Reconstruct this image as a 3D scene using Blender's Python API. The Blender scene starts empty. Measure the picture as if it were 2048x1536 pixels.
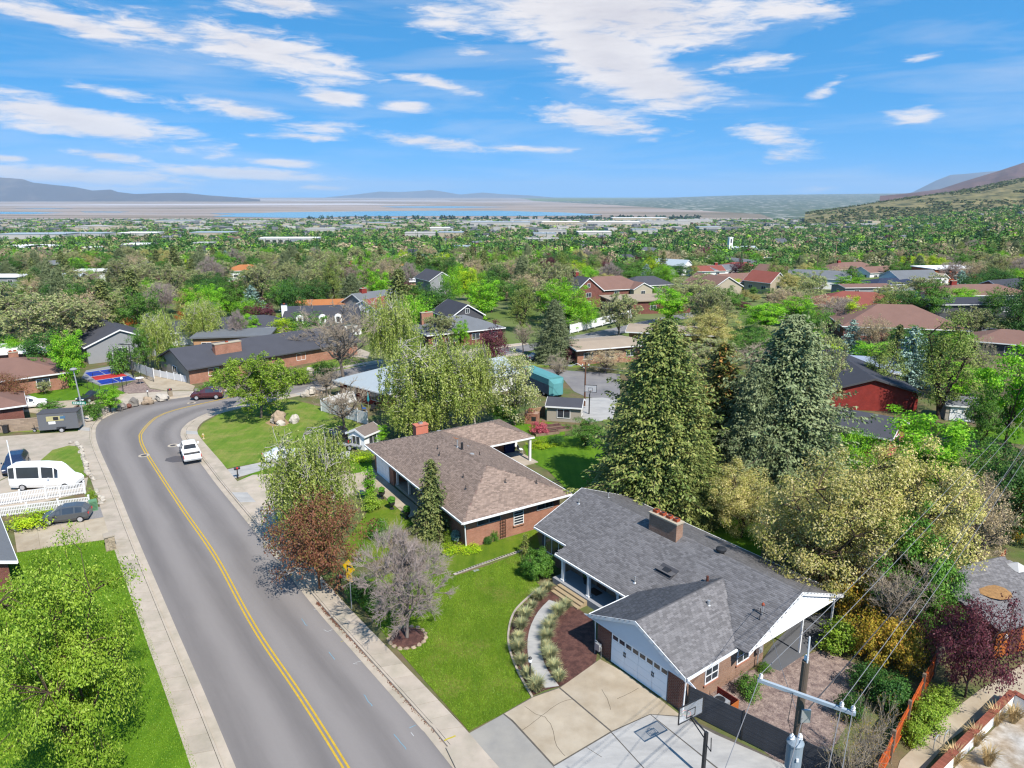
import bpy, math, random
import numpy as np
from mathutils import Vector, Matrix, noise as mnoise
# ------------------------------------------------------------------ camera, sky, sun, exposure
SC = bpy.context.scene
COL = SC.collection
FPX, PITCH, CAMH = 1420.0, math.radians(14.9), 30.0
cam = bpy.data.cameras.new('camera')
cam.sensor_width = 36.0
cam.lens = 36.0 * FPX / 2048.0
cam.clip_start = 0.5
cam.clip_end = 120000.0
camo = bpy.data.objects.new('camera', cam)
COL.objects.link(camo)
camo.location = (0, 0, CAMH)
camo.rotation_euler = (math.radians(90) - PITCH, 0, 0)
SC.camera = camo
SUN_EL = math.radians(50)
SUN_XY = Vector((0.53, -0.85)).normalized()
EXPOSURE = 1.05
SUN_STRENGTH = 4.2
SKY_STRENGTH = 0.148
HAZE = 2.4e-5
SC.view_settings.view_transform = 'Standard'
SC.view_settings.look = 'None'
SC.view_settings.exposure = EXPOSURE
SC.view_settings.gamma = 1.0
SC.view_settings.use_curve_mapping = False
SC.render.engine = 'CYCLES'
SC.cycles.max_bounces = 6
SC.cycles.transparent_max_bounces = 12
SC.cycles.volume_bounces = 0
SC.cycles.caustics_reflective = False
SC.cycles.caustics_refractive = False
SC.cycles.use_denoising = True
SC.cycles.denoiser = 'OPENIMAGEDENOISE'
SC.cycles.pixel_filter_type = 'BLACKMAN_HARRIS'
SC.cycles.filter_width = 1.25
sun = bpy.data.lights.new('sun', 'SUN')
sun.energy = SUN_STRENGTH
sun.angle = math.radians(0.5)
sun.color = (1.0, 0.945, 0.85)
suno = bpy.data.objects.new('sun', sun)
COL.objects.link(suno)
sdir = Vector((SUN_XY.x * math.cos(SUN_EL), SUN_XY.y * math.cos(SUN_EL), math.sin(SUN_EL)))
suno.rotation_euler = sdir.to_track_quat('Z', 'Y').to_euler()
suno.location = (20, -30, 80)
def pix_dir(px, py):
 u = (px - 1024) / FPX
 v = (768 - py) / FPX
 f = math.cos(PITCH) + v * math.sin(PITCH)
 z = -math.sin(PITCH) + v * math.cos(PITCH)
 return Vector((u, f, z))
class NT:
 """small helper round a node tree"""
 def __init__(s, tree):
  s.t = tree
  s.n = tree.nodes
  s.l = tree.links
 def node(s, kind, **kw):
  n = s.n.new(kind)
  for k, v in kw.items():
   setattr(n, k, v)
  return n
 def link(s, a, b):
  s.l.new(a, b)
 def math(s, op, a, b=None, clamp=False, c=None):
  n = s.n.new('ShaderNodeMath')
  n.operation = op
  n.use_clamp = clamp
  for i, x in enumerate((a, b, c)):
   if x is None:
    continue
   if isinstance(x, (int, float)):
    n.inputs[i].default_value = x
   else:
    s.l.new(x, n.inputs[i])
  return n.outputs[0]
 def mix(s, fac, a, b, blend='MIX'):
  n = s.n.new('ShaderNodeMix')
  n.data_type = 'RGBA'
  n.blend_type = blend
  for i, x in ((0, fac), (6, a), (7, b)):
   if isinstance(x, (int, float)):
    n.inputs[i].default_value = x
   elif isinstance(x, (tuple, list)):
    n.inputs[i].default_value = (*x[:3], 1)
   else:
    s.l.new(x, n.inputs[i])
  return n.outputs[2]
 def ramp(s, fac, stops, interp='LINEAR'):
  n = s.n.new('ShaderNodeValToRGB')
  n.color_ramp.interpolation = interp
  e = n.color_ramp.elements
  while len(e) < len(stops):
   e.new(0.5)
  for k, (p, c) in enumerate(stops):
   e[k].position = p
   e[k].color = (*c[:3], 1) if isinstance(c, (tuple, list)) else (c, c, c, 1)
  s.l.new(fac, n.inputs[0])
  return n.outputs[0]
 def noise(s, vec, scale, detail=4, rough=0.55, dist=0.0):
  n = s.n.new('ShaderNodeTexNoise')
  n.inputs['Scale'].default_value = scale
  n.inputs['Detail'].default_value = detail
  n.inputs['Roughness'].default_value = rough
  n.inputs['Distortion'].default_value = dist
  if vec is not None:
   s.l.new(vec, n.inputs['Vector'])
  return n.outputs[0]
 def mapping(s, vec, loc=(0, 0, 0), rot=(0, 0, 0), scale=(1, 1, 1)):
  n = s.n.new('ShaderNodeMapping')
  n.inputs['Location'].default_value = loc
  n.inputs['Rotation'].default_value = rot
  n.inputs['Scale'].default_value = scale
  s.l.new(vec, n.inputs['Vector'])
  return n.outputs[0]
def build_world():
 w = bpy.data.worlds.new('World')
 SC.world = w
 w.use_nodes = True
 t = NT(w.node_tree)
 t.n.clear()
 out = t.node('ShaderNodeOutputWorld')
 bg = t.node('ShaderNodeBackground')
 bg.inputs['Strength'].default_value = SKY_STRENGTH
 sky = t.node('ShaderNodeTexSky', sky_type='NISHITA', sun_disc=False)
 sky.sun_elevation = SUN_EL
 sky.sun_rotation = math.atan2(SUN_XY.x, SUN_XY.y)
 sky.air_density = 1.0
 sky.dust_density = 0.3
 sky.ozone_density = 3.0
 sky.altitude = 1500
 hs = t.node('ShaderNodeHueSaturation')
 hs.inputs['Hue'].default_value = 0.486
 hs.inputs['Saturation'].default_value = 1.3
 t.link(sky.outputs[0], hs.inputs['Color'])
 tc = t.node('ShaderNodeTexCoord')
 sep = t.node('ShaderNodeSeparateXYZ')
 t.link(tc.outputs['Generated'], sep.inputs[0])
 X, Y, Z = sep.outputs
 wv = t.node('ShaderNodeCombineXYZ')
 t.link(X, wv.inputs[0])
 t.link(Y, wv.inputs[1])
 t.link(t.math('ADD', t.math('MULTIPLY', t.math('ABSOLUTE', Z), 1.45), .36), wv.inputs[2])
 nv = t.node('ShaderNodeVectorMath', operation='NORMALIZE')
 t.link(wv.outputs[0], nv.inputs[0])
 t.link(nv.outputs[0], sky.inputs['Vector'])
 az = t.math('ARCTAN2', X, Y)
 el = t.math('ARCSINE', Z)
 comb = t.node('ShaderNodeCombineXYZ')
 t.link(az, comb.inputs[0])
 t.link(el, comb.inputs[1])
 base = t.mapping(comb.outputs[0], rot=(0, 0, math.radians(9)), scale=(5.0, 26.0, 1))
 n1 = t.noise(base, 1.0, 9, 0.62, 0.35)
 fine = t.mapping(comb.outputs[0], rot=(0, 0, math.radians(6)), scale=(22.0, 110.0, 1))
 n2 = t.noise(fine, 1.0, 7, 0.65, 0.6)
 nn = t.math('ADD', t.math('MULTIPLY', n1, 0.62), t.math('MULTIPLY', n2, 0.38))
 clouds = [  # centre x, y, half width, half height, tilt down to the right, weight
  (130, 45, 230, 30, 10, 1.0), (520, 98, 240, 50, 9, 1.0), (560, 8, 150, 26, 4, 1.0), (300, 60, 140, 26, 12, .85),
  (150, 242, 290, 44, 12, 1.05), (490, 224, 140, 26, 11, .95), (670, 195, 74, 18, 5, 1.05), (815, 212, 60, 14, 3, 1.0),
  (870, 166, 110, 14, 12, .8), (1230, 25, 340, 85, 6, 1.35), (1210, 105, 195, 80, 24, 1.4), (1300, 165, 190, 58, 14, 1.3),
  (1490, 130, 120, 28, -5, .6), (1560, 18, 180, 34, 3, .62), (1205, 246, 190, 32, 9, .95), (1540, 278, 110, 30, 15, .64),
  (1560, 316, 64, 18, 6, .75), (1825, 240, 70, 26, -4, .66), (860, 285, 190, 18, 4, .9), (620, 275, 120, 11, 2, .75),
  (1010, 296, 240, 8, 2, .65), (100, 352, 280, 26, 3, 1.05), (480, 346, 220, 14, 3, 1.0), (210, 312, 86, 15, 4, 1.0),
  (560, 325, 90, 10, 3, .9), (250, 381, 220, 11, 1, .95), (15, 316, 60, 8, 2, .9), (640, 376, 60, 8, 0, .8),
  (690, 391, 110, 8, 0, .8), (960, 104, 80, 14, 3, .7), (1845, 118, 45, 12, -6, .5), (1655, 176, 36, 12, -30, .45),
  (1640, 380, 110, 14, -8, .6), (230, 185, 160, 14, 8, .62), (900, 45, 120, 40, 8, .62), (640, 255, 220, 22, 6, .55)]
 mx = None
 for cx, cy, rx, ry, tilt, wgt in clouds:
  d = pix_dir(cx, cy).normalized()
  a0, e0 = math.atan2(d.x, d.y), math.asin(d.z)
  k = 1.0 / (FPX * (1 + ((cx - 1024) / FPX) ** 2) ** .5)
  m = t.mapping(comb.outputs[0], loc=(-a0, -e0, 0))
  m = t.mapping(m, rot=(0, 0, math.radians(tilt)))
  m = t.mapping(m, scale=(1 / (rx * k), 1 / (ry * k * 1.0), 0))
  ln = t.node('ShaderNodeVectorMath', operation='LENGTH')
  t.link(m, ln.inputs[0])
  e = t.math('MULTIPLY', t.math('SUBTRACT', 1.0, ln.outputs['Value']), wgt)
  mx = e if mx is None else t.math('MAXIMUM', mx, e)
 msk = t.math('MAXIMUM', mx, -0.55)
 aa = t.math('ABSOLUTE', az)
 outm = t.math('MAXIMUM', t.math('SMOOTH_MIN', t.math('SUBTRACT', aa, 0.68), 0.3), t.math('SUBTRACT', el, 0.27))
 outm = t.math('MULTIPLY', outm, 3.0, clamp=True)
 plain = t.math('MULTIPLY', outm, 0.62)
 msk = t.math('ADD', msk, plain)
 dens = t.math('ADD', t.math('MULTIPLY', msk, 0.60), t.math('MULTIPLY', t.math('SUBTRACT', nn, 0.515), 2.1))
 mr = t.node('ShaderNodeMapRange', interpolation_type='SMOOTHSTEP')
 mr.inputs['From Min'].default_value = 0.02
 mr.inputs['From Max'].default_value = 0.43
 t.link(dens, mr.inputs['Value'])
 up = t.math('MULTIPLY', el, 90.0, clamp=True)
 alpha = t.math('MULTIPLY', t.math('MULTIPLY', mr.outputs[0], 0.95), up)
 k = 1.0 / SKY_STRENGTH
 e = 2 ** -EXPOSURE
 body = t.ramp(t.math('ADD', t.math('MULTIPLY', nn, 1.3), t.math('MULTIPLY', dens, -0.25)),
     [(0.2, (.60 * k * e, .585 * k * e, .655 * k * e)), (0.62, (.93 * k * e, .90 * k * e, .91 * k * e))])
 veil = t.noise(t.mapping(comb.outputs[0], rot=(0, 0, math.radians(8)), scale=(3.0, 24.0, 1)), 1.0, 5, 0.6, 0.5)
 veil = t.math('MULTIPLY', t.math('SUBTRACT', veil, 0.46, clamp=True), 1.1, clamp=True)
 col = t.mix(veil, hs.outputs[0], body)
 col = t.mix(alpha, col, body)
 t.link(col, bg.inputs['Color'])
 t.link(bg.outputs[0], out.inputs['Surface'])
build_world()
# ------------------------------------------------------------------ terrain and pixel lookup
YL = 0.10            # level of the yards
def T(x, y):
 z = np.interp(y, [-1e6, 145, 200, 320, 900, 2400, 4600, 7000, 1e7], [0, 0, -1.5, -7, -37, -80, -124, -128, -128])
 ex = np.maximum(0.0, np.asarray(x, float) - 0.42 * np.asarray(y, float) - 30.0)
 r = np.clip((np.asarray(y, float) - 150.0) / 200.0, 0, 1)
 z = z + r * np.minimum(ex * 0.10, 160.0) * np.clip((9000 - np.asarray(y, float)) / 3000, 0, 1)
 return z
def G(px, py, h=YL):
 """the point of the terrain (raised by h) seen at a pixel of the 2048 x 1536 photograph"""
 d = pix_dir(px, py)
 z = 0.0
 for _ in range(40):
  t_ = (z + h - CAMH) / d.z
  zn = float(T(d.x * t_, d.y * t_))
  if abs(zn - z) < 1e-3:
   break
  z = z * 0.4 + zn * 0.6
 return Vector((d.x * t_, d.y * t_, z + h))
def GL(pts, h=YL):
 return [G(x, y, h) for x, y in pts]
def height_at(py, x, y):
 """height above the terrain that shows at photo row py over the ground point x, y"""
 d = pix_dir(1024, py)
 return CAMH + y * d.z / d.y - float(T(x, y))
def P(p):
 z = p[2] - CAMH
 d = p[1] * math.cos(PITCH) - z * math.sin(PITCH)
 up = p[1] * math.sin(PITCH) + z * math.cos(PITCH)
 return 1024 + FPX * p[0] / d, 768 - FPX * up / d, d
# ------------------------------------------------------------------ object helpers
def tag(o, label=None, cat=None, group=None, kind=None):
 if label:
  o['label'] = label
 if cat:
  o['category'] = cat
 if group:
  o['group'] = group
 if kind:
  o['kind'] = kind
 return o
def thing(name, label, cat, loc=(0, 0, 0), rz=0.0, group=None):
 o = bpy.data.objects.new(name, None)
 o.empty_display_size = 0.3
 COL.objects.link(o)
 o.location = loc
 o.rotation_euler = (0, 0, rz)
 return tag(o, label, cat, group)
def link_mesh(name, me, parent=None):
 o = bpy.data.objects.new(name, me)
 COL.objects.link(o)
 if parent is not None:
  o.parent = parent
 return o
def clone(o, parent=None):
 c = o.copy()
 COL.objects.link(c)
 if parent is not None:
  c.parent = parent
 for ch in list(o.children):
  clone(ch, c)
 return c
class MB:
 """collects faces; build() links them as one mesh object"""
 def __init__(s):
  s.v, s.f, s.mi = [], [], []
  s.m = Matrix()
 def poly(s, pts, mi=0):
  k = len(s.v)
  for p in pts:
   s.v.append(tuple(s.m @ Vector(p)))
  s.f.append(tuple(range(k, k + len(pts))))
  s.mi.append(mi)
  return s
 def box(s, x0, x1, y0, y1, z0, z1, mi=0):
  k = len(s.v)
  for z in (z0, z1):
   for x, y in ((x0, y0), (x1, y0), (x1, y1), (x0, y1)):
    s.v.append(tuple(s.m @ Vector((x, y, z))))
  for q in ((3, 2, 1, 0), (4, 5, 6, 7), (0, 1, 5, 4), (1, 2, 6, 5), (2, 3, 7, 6), (3, 0, 4, 7)):
   s.f.append(tuple(k + i for i in q))
   s.mi.append(mi)
  return s
 def cbox(s, c, size, rz=0.0, mi=0, rx=0.0, ry=0.0):
  old = s.m
  s.m = old @ Matrix.Translation(Vector(c)) @ Matrix.Rotation(rz, 4, 'Z') @ Matrix.Rotation(ry, 4, 'Y') @ Matrix.Rotation(rx, 4, 'X')
  a, b, d = (q / 2 for q in size)
  s.box(-a, a, -b, b, -d, d, mi)
  s.m = old
  return s
 def prism(s, poly, z0, z1, mi=0, top=None):
  """upright prism over a counter-clockwise outline"""
  k = len(s.v)
  n = len(poly)
  for z in (z0, z1):
   for p in poly:
    s.v.append(tuple(s.m @ Vector((p[0], p[1], z))))
  s.f.append(tuple(k + n - 1 - i for i in range(n)))
  s.mi.append(mi)
  s.f.append(tuple(k + n + i for i in range(n)))
  s.mi.append(mi if top is None else top)
  for i in range(n):
   j = (i + 1) % n
   s.f.append((k + i, k + j, k + n + j, k + n + i))
   s.mi.append(mi)
  return s
 def extrude(s, prof, x0, x1, mi=0):
  """profile in y,z extruded along x"""
  k = len(s.v)
  n = len(prof)
  for x in (x0, x1):
   for y, z in prof:
    s.v.append(tuple(s.m @ Vector((x, y, z))))
  s.f.append(tuple(k + n - 1 - i for i in range(n)))
  s.f.append(tuple(k + n + i for i in range(n)))
  s.mi += [mi, mi]
  for i in range(n):
   j = (i + 1) % n
   s.f.append((k + i, k + j, k + n + j, k + n + i))
   s.mi.append(mi)
  return s
 def tube(s, pts, rad, n=8, mi=0, caps=True):
  pts = [Vector(p) for p in pts]
  if not isinstance(rad, (list, tuple)):
   rad = [rad] * len(pts)
  rings = []
  for i, p in enumerate(pts):
   d = (pts[min(i + 1, len(pts) - 1)] - pts[max(i - 1, 0)])
   d = d.normalized() if d.length > 1e-9 else Vector((0, 0, 1))
   a = d.orthogonal() if abs(d.z) > .99 else Vector((-d.y, d.x, 0))
   a.normalize()
   b = d.cross(a)
   k = len(s.v)
   for j in range(n):
    w = 2 * math.pi * j / n
    s.v.append(tuple(s.m @ (p + a * (rad[i] * math.cos(w)) + b * (rad[i] * math.sin(w)))))
   rings.append(k)
  for a, b in zip(rings, rings[1:]):
   for j in range(n):
    q = (j + 1) % n
    s.f.append((a + j, a + q, b + q, b + j))
    s.mi.append(mi)
  if caps:
   s.f.append(tuple(rings[0] + n - 1 - j for j in range(n)))
   s.f.append(tuple(rings[-1] + j for j in range(n)))
   s.mi += [mi, mi]
  return s
 def lathe(s, c, prof, n=14, mi=0):
  """profile of (radius, z) about the vertical through c"""
  k = len(s.v)
  for r, z in prof:
   for j in range(n):
    w = 2 * math.pi * j / n
    s.v.append(tuple(s.m @ Vector((c[0] + r * math.cos(w), c[1] + r * math.sin(w), c[2] + z))))
  for i in range(len(prof) - 1):
   for j in range(n):
    q = (j + 1) % n
    s.f.append((k + i * n + j, k + i * n + q, k + (i + 1) * n + q, k + (i + 1) * n + j))
    s.mi.append(mi)
  s.f.append(tuple(k + n - 1 - j for j in range(n)))
  s.f.append(tuple(k + (len(prof) - 1) * n + j for j in range(n)))
  s.mi += [mi, mi]
  return s
 def rock(s, c, r, seed, mi=0, n=9, rows=5):
  rg = random.Random(seed)
  k = len(s.v)
  off = Vector((rg.random() * 50, rg.random() * 50, rg.random() * 50))
  for i in range(rows + 1):
   ph = math.pi * i / rows
   for j in range(n):
    w = 2 * math.pi * j / n
    d = Vector((math.sin(ph) * math.cos(w), math.sin(ph) * math.sin(w), math.cos(ph)))
    q = 1 + 0.55 * mnoise.noise(d * 1.4 + off)
    s.v.append(tuple(s.m @ Vector((c[0] + d.x * r[0] * q, c[1] + d.y * r[1] * q, c[2] + d.z * r[2] * q))))
  for i in range(rows):
   for j in range(n):
    q = (j + 1) % n
    s.f.append((k + i * n + j, k + (i + 1) * n + j, k + (i + 1) * n + q, k + i * n + q))
    s.mi.append(mi)
  return s
 def mesh(s, name, mats, smooth=False):
  me = bpy.data.meshes.new(name)
  me.from_pydata(s.v, [], s.f)
  for m in (mats if isinstance(mats, (list, tuple)) else [mats]):
   me.materials.append(m)
  if any(s.mi):
   me.polygons.foreach_set('material_index', s.mi)
  if smooth:
   me.polygons.foreach_set('use_smooth', [True] * len(me.polygons))
  me.update()
  return me
 def build(s, name, mats, parent=None, smooth=False, **kw):
  o = link_mesh(name, s.mesh(name, mats, smooth), parent)
  return tag(o, **kw) if kw else o
def np_mesh(name, verts, quads, mats, mat_idx=None, smooth=False, col=None):
 """mesh from arrays of quads (or triangles)"""
 me = bpy.data.meshes.new(name)
 verts = np.ascontiguousarray(verts, dtype=np.float32)
 quads = np.ascontiguousarray(quads, dtype=np.int32)
 n, k = quads.shape
 me.vertices.add(len(verts))
 me.vertices.foreach_set('co', verts.ravel())
 me.loops.add(n * k)
 me.loops.foreach_set('vertex_index', quads.ravel())
 me.polygons.add(n)
 me.polygons.foreach_set('loop_start', np.arange(0, n * k, k, dtype=np.int32))
 me.polygons.foreach_set('loop_total', np.full(n, k, dtype=np.int32))
 for m in (mats if isinstance(mats, (list, tuple)) else [mats]):
  me.materials.append(m)
 if mat_idx is not None:
  me.polygons.foreach_set('material_index', np.ascontiguousarray(mat_idx, dtype=np.int32))
 if smooth:
  me.polygons.foreach_set('use_smooth', np.ones(n, dtype=bool))
 if col is not None:
  at = me.color_attributes.new('tone', 'FLOAT_COLOR', 'POINT')
  at.data.foreach_set('color', np.ascontiguousarray(col, dtype=np.float32).ravel())
 me.update(calc_edges=True)
 return me
def s2l(c):
 return tuple((x / 255 / 12.92) if x / 255 <= .04045 else ((x / 255 + .055) / 1.055) ** 2.4 for x in c)
# ------------------------------------------------------------------ materials
def A(r, g, b):
 """base colour of a surface that shows as this colour in full daylight"""
 return tuple(min(.86, q / 2.35) for q in s2l((r, g, b)))
MATS = {}
def M(name, col, rough=.85, var=.16, scale=2.0, detail=6, bump=0.0, bscale=30.0, island=0.0, metal=0.0, spec=.3,
  tint=None, tscale=.35, tamt=.5, stretch=(1, 1, 1), objr=0.0, coat=0.0):
 if name in MATS:
  return MATS[name]
 m = bpy.data.materials.new(name)
 m.use_nodes = True
 t = NT(m.node_tree)
 b = t.n['Principled BSDF']
 b.inputs['Roughness'].default_value = rough
 b.inputs['Metallic'].default_value = metal
 b.inputs['Specular IOR Level'].default_value = spec
 if coat:
  b.inputs['Coat Weight'].default_value = coat
 tc = t.node('ShaderNodeTexCoord')
 vec = tc.outputs['Object']
 if stretch != (1, 1, 1):
  vec = t.mapping(vec, scale=stretch)
 c = (*col, 1)
 out = None
 if var > 0:
  n = t.noise(vec, scale, detail, .6)
  n = t.math('MULTIPLY', t.math('SUBTRACT', n, 0.5), 3.0)
  n = t.math('MULTIPLY', n, var)
  n = t.math('ADD', n, 1.0)
  out = n
 if island > 0:
  g = t.node('ShaderNodeNewGeometry')
  i = t.math('MULTIPLY', t.math('SUBTRACT', g.outputs['Random Per Island'], .5), 2 * island)
  i = t.math('ADD', i, 1.0)
  out = i if out is None else t.math('MULTIPLY', out, i)
 if objr > 0:
  oi = t.node('ShaderNodeObjectInfo')
  i = t.math('ADD', t.math('MULTIPLY', t.math('SUBTRACT', oi.outputs['Random'], .5), 2 * objr), 1.0)
  out = i if out is None else t.math('MULTIPLY', out, i)
 cc = t.node('ShaderNodeRGB')
 cc.outputs[0].default_value = c
 colr = cc.outputs[0]
 if tint is not None:
  n2 = t.noise(vec, tscale, 5, .6)
  f = t.math('MULTIPLY', t.math('SUBTRACT', n2, .5), 4.0)
  f = t.math('ADD', f, tamt, clamp=True)
  colr = t.mix(f, colr, tint)
 if out is not None:
  v = t.node('ShaderNodeVectorMath', operation='SCALE')
  t.link(colr, v.inputs[0])
  t.link(out, v.inputs['Scale'])
  colr = v.outputs[0]
 t.link(colr, b.inputs['Base Color'])
 if bump > 0:
  bn = t.noise(vec, bscale, 4, .6)
  bp = t.node('ShaderNodeBump')
  bp.inputs['Strength'].default_value = 1.0
  bp.inputs['Distance'].default_value = bump
  t.link(bn, bp.inputs['Height'])
  t.link(bp.outputs[0], b.inputs['Normal'])
 MATS[name] = m
 return m
def lawn_mat(name, c1, c2, dry, ang, dryamt=.12):
 m = bpy.data.materials.new(name)
 m.use_nodes = True
 t = NT(m.node_tree)
 b = t.n['Principled BSDF']
 b.inputs['Roughness'].default_value = .9
 b.inputs['Specular IOR Level'].default_value = .15
 tc = t.node('ShaderNodeTexCoord')
 v = tc.outputs['Object']
 n1 = t.noise(v, .55, 6, .62)
 n2 = t.noise(v, 6.0, 5, .7)
 stripe = t.mapping(v, rot=(0, 0, ang), scale=(1.6, .10, 1))
 n3 = t.noise(stripe, 1.0, 3, .5)
 f = t.math('ADD', t.math('MULTIPLY', n1, 1.3), t.math('MULTIPLY', n3, 1.5))
 f = t.math('ADD', f, t.math('MULTIPLY', n2, .9))
 f = t.math('SUBTRACT', f, 1.35, clamp=True)
 col = t.mix(f, c1, c2)
 d = t.noise(v, .32, 6, .7)
 d = t.math('MULTIPLY', t.math('SUBTRACT', d, .62 - dryamt * .6), 5.0, clamp=True)
 d = t.math('MULTIPLY', d, t.math('MULTIPLY', n2, 1.2, clamp=True))
 col = t.mix(d, col, dry)
 g = t.noise(v, 22.0, 3, .7)
 g = t.math('ADD', t.math('MULTIPLY', g, 1.1), .45)
 vm = t.node('ShaderNodeVectorMath', operation='SCALE')
 t.link(col, vm.inputs[0])
 t.link(g, vm.inputs['Scale'])
 t.link(vm.outputs[0], b.inputs['Base Color'])
 bp = t.node('ShaderNodeBump')
 bp.inputs['Distance'].default_value = .05
 t.link(t.noise(v, 18.0, 4, .7), bp.inputs['Height'])
 t.link(bp.outputs[0], b.inputs['Normal'])
 MATS[name] = m
 return m
def road_mat(name, c1, c2, ang, freq, cracks=True, x0=0.0):
 """worn asphalt with wheel tracks running along the road"""
 m = bpy.data.materials.new(name)
 m.use_nodes = True
 t = NT(m.node_tree)
 b = t.n['Principled BSDF']
 b.inputs['Roughness'].default_value = .88
 b.inputs['Specular IOR Level'].default_value = .25
 uv = t.node('ShaderNodeUVMap')
 uv.uv_map = 'UVMap'
 sep = t.node('ShaderNodeSeparateXYZ')
 t.link(uv.outputs[0], sep.inputs[0])
 tc = t.node('ShaderNodeTexCoord')
 v = tc.outputs['Object']
 sv = t.mapping(uv.outputs[0], scale=(4.0, .5, 1))
 wob = t.math('MULTIPLY', t.math('SUBTRACT', t.noise(v, .12, 3, .5), .5), .10)
 uu = t.math('ADD', sep.outputs[0], wob)
 w = t.math('SINE', t.math('MULTIPLY', uu, freq))
 w = t.math('ADD', t.math('MULTIPLY', w, .5), .5)
 w = t.math('MULTIPLY', w, t.math('MULTIPLY', t.noise(sv, 1.0, 4, .6), 1.7), clamp=True)
 w2 = t.noise(sv, 2.2, 6, .65)
 f = t.math('ADD', t.math('MULTIPLY', w, .75), t.math('MULTIPLY', t.math('SUBTRACT', w2, .5), .7), clamp=True)
 col = t.mix(f, c1, c2)
 n = t.noise(v, 60.0, 3, .7)
 n = t.math('ADD', t.math('MULTIPLY', n, .7), .65)
 vm = t.node('ShaderNodeVectorMath', operation='SCALE')
 t.link(col, vm.inputs[0])
 t.link(n, vm.inputs['Scale'])
 t.link(vm.outputs[0], b.inputs['Base Color'])
 MATS[name] = m
 return m
ASPHALT = road_mat('asphalt', A(172, 165, 162), A(134, 128, 127), 0, 6 * math.pi)
ASPHALT2 = M('asphalt plain', A(150, 147, 150), var=.12, scale=.5, tint=A(172, 168, 165), tscale=.2)
CONC = M('concrete', A(226, 210, 192), var=.12, scale=1.3, bump=.004, bscale=40, objr=.07, tint=A(206, 194, 174), tscale=.6, tamt=.35)
CONC_W = M('concrete white', A(218, 215, 211), var=.08, scale=1.5, tint=A(198, 196, 194), tscale=.5, tamt=.35, stretch=(1, 2.5, 1))
CONC_T = M('concrete tan', A(224, 208, 184), var=.12, scale=.9, tint=A(202, 184, 158), tscale=.5, tamt=.4, objr=.04)
CONC_G = M('concrete grey', A(178, 174, 168), var=.10, scale=1.2, tint=A(196, 190, 180), tscale=.4)
YELLOW = M('road paint yellow', A(242, 200, 64), var=.22, scale=4, rough=.7)
WHITEP = M('road paint white', A(225, 225, 225), var=.3, scale=4, rough=.7)
LAWN = lawn_mat('lawn', A(96, 132, 26), A(138, 164, 44), A(178, 168, 92), math.radians(52), .2)
LAWN_B = lawn_mat('lawn mown', A(90, 138, 24), A(128, 172, 38), A(160, 168, 70), math.radians(-24), .05)
LAWN_Y = lawn_mat('lawn yellowing', A(104, 146, 42), A(146, 174, 66), A(186, 178, 104), math.radians(70), .3)
SOIL = M('soil', A(142, 122, 92), var=.3, scale=1.2, bump=.03, bscale=9, tint=A(104, 128, 56), tscale=.22, tamt=.45)
MULCH = M('bark mulch', A(134, 92, 82), var=.5, scale=9, bump=.05, bscale=25, tint=A(98, 64, 58), tscale=2.5)
GRAVEL = M('gravel', A(198, 174, 162), var=.55, scale=9, detail=3, bump=.05, bscale=16, tint=A(150, 128, 122), tscale=3)
GRAVEL_G = M('grey gravel', A(176, 172, 172), var=.4, scale=8, bump=.03, bscale=20)
WHITE = M('white paint', (.60, .60, .60), var=.05, scale=3, rough=.5)
VINYL = M('white vinyl', (.55, .55, .56), var=.04, scale=2, rough=.45)
GLASS = M('window glass', (.030, .036, .045), var=.3, scale=.8, rough=.08, spec=.8)
DARKM = M('dark metal', (.018, .018, .02), var=.1, rough=.5, spec=.4)
STEEL = M('galvanised steel', (.42, .43, .44), var=.12, scale=6, rough=.4, metal=.6)
# ------------------------------------------------------------------ ground
def catmull(pts, step=1.5):
 pts = [Vector((p[0], p[1], 0)) for p in pts]
 out = []
 for i in range(len(pts) - 1):
  p0, p1, p2, p3 = pts[max(i - 1, 0)], pts[i], pts[i + 1], pts[min(i + 2, len(pts) - 1)]
  n = max(1, int((p2 - p1).length / step))
  for k in range(n):
   t = k / n
   out.append(0.5 * ((2 * p1) + (p2 - p0) * t + (2 * p0 - 5 * p1 + 4 * p2 - p3) * t * t + (3 * p1 - p0 - 3 * p2 + p3) * t ** 3))
 out.append(pts[-1])
 return out
def resample(pts, n):
 d = [0.0]
 for a, b in zip(pts, pts[1:]):
  d.append(d[-1] + (b - a).length)
 q = np.linspace(0, d[-1], n)
 return [Vector((np.interp(s, d, [p.x for p in pts]), np.interp(s, d, [p.y for p in pts]), 0)) for s in q]
def offset(pts, d):
 """to the right of the running direction for d > 0"""
 out = []
 for i, p in enumerate(pts):
  t = (pts[min(i + 1, len(pts) - 1)] - pts[max(i - 1, 0)])
  t.normalize()
  out.append(p + Vector((t.y, -t.x, 0)) * d)
 return out
def zat(p, dz):
 return Vector((p.x, p.y, float(T(p.x, p.y)) + dz))
def sheet(name, pts, dz, mat, parent=None, thick=.0, kind='structure', label=None, drape=False):
 """a flat outlined surface with a skirt below its edge"""
 b = MB()
 base = 0 if not drape else None
 top = [(p.x, p.y, (float(T(p.x, p.y)) if drape else 0) + dz) for p in (Vector(q) for q in pts)]
 area = sum(a[0] * c[1] - c[0] * a[1] for a, c in zip(top, top[1:] + top[:1]))
 if area < 0:
  top = top[::-1]
 b.poly(top)
 n = len(top)
 th = thick or dz + .05
 for i in range(n):
  a, c = top[i], top[(i + 1) % n]
  b.poly([(a[0], a[1], a[2] - th), (c[0], c[1], c[2] - th), c, a])
 o = b.build(name, mat, parent)
 if parent is None:
  o['kind'] = kind
 if label:
  o['label'] = label
 return o
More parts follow.
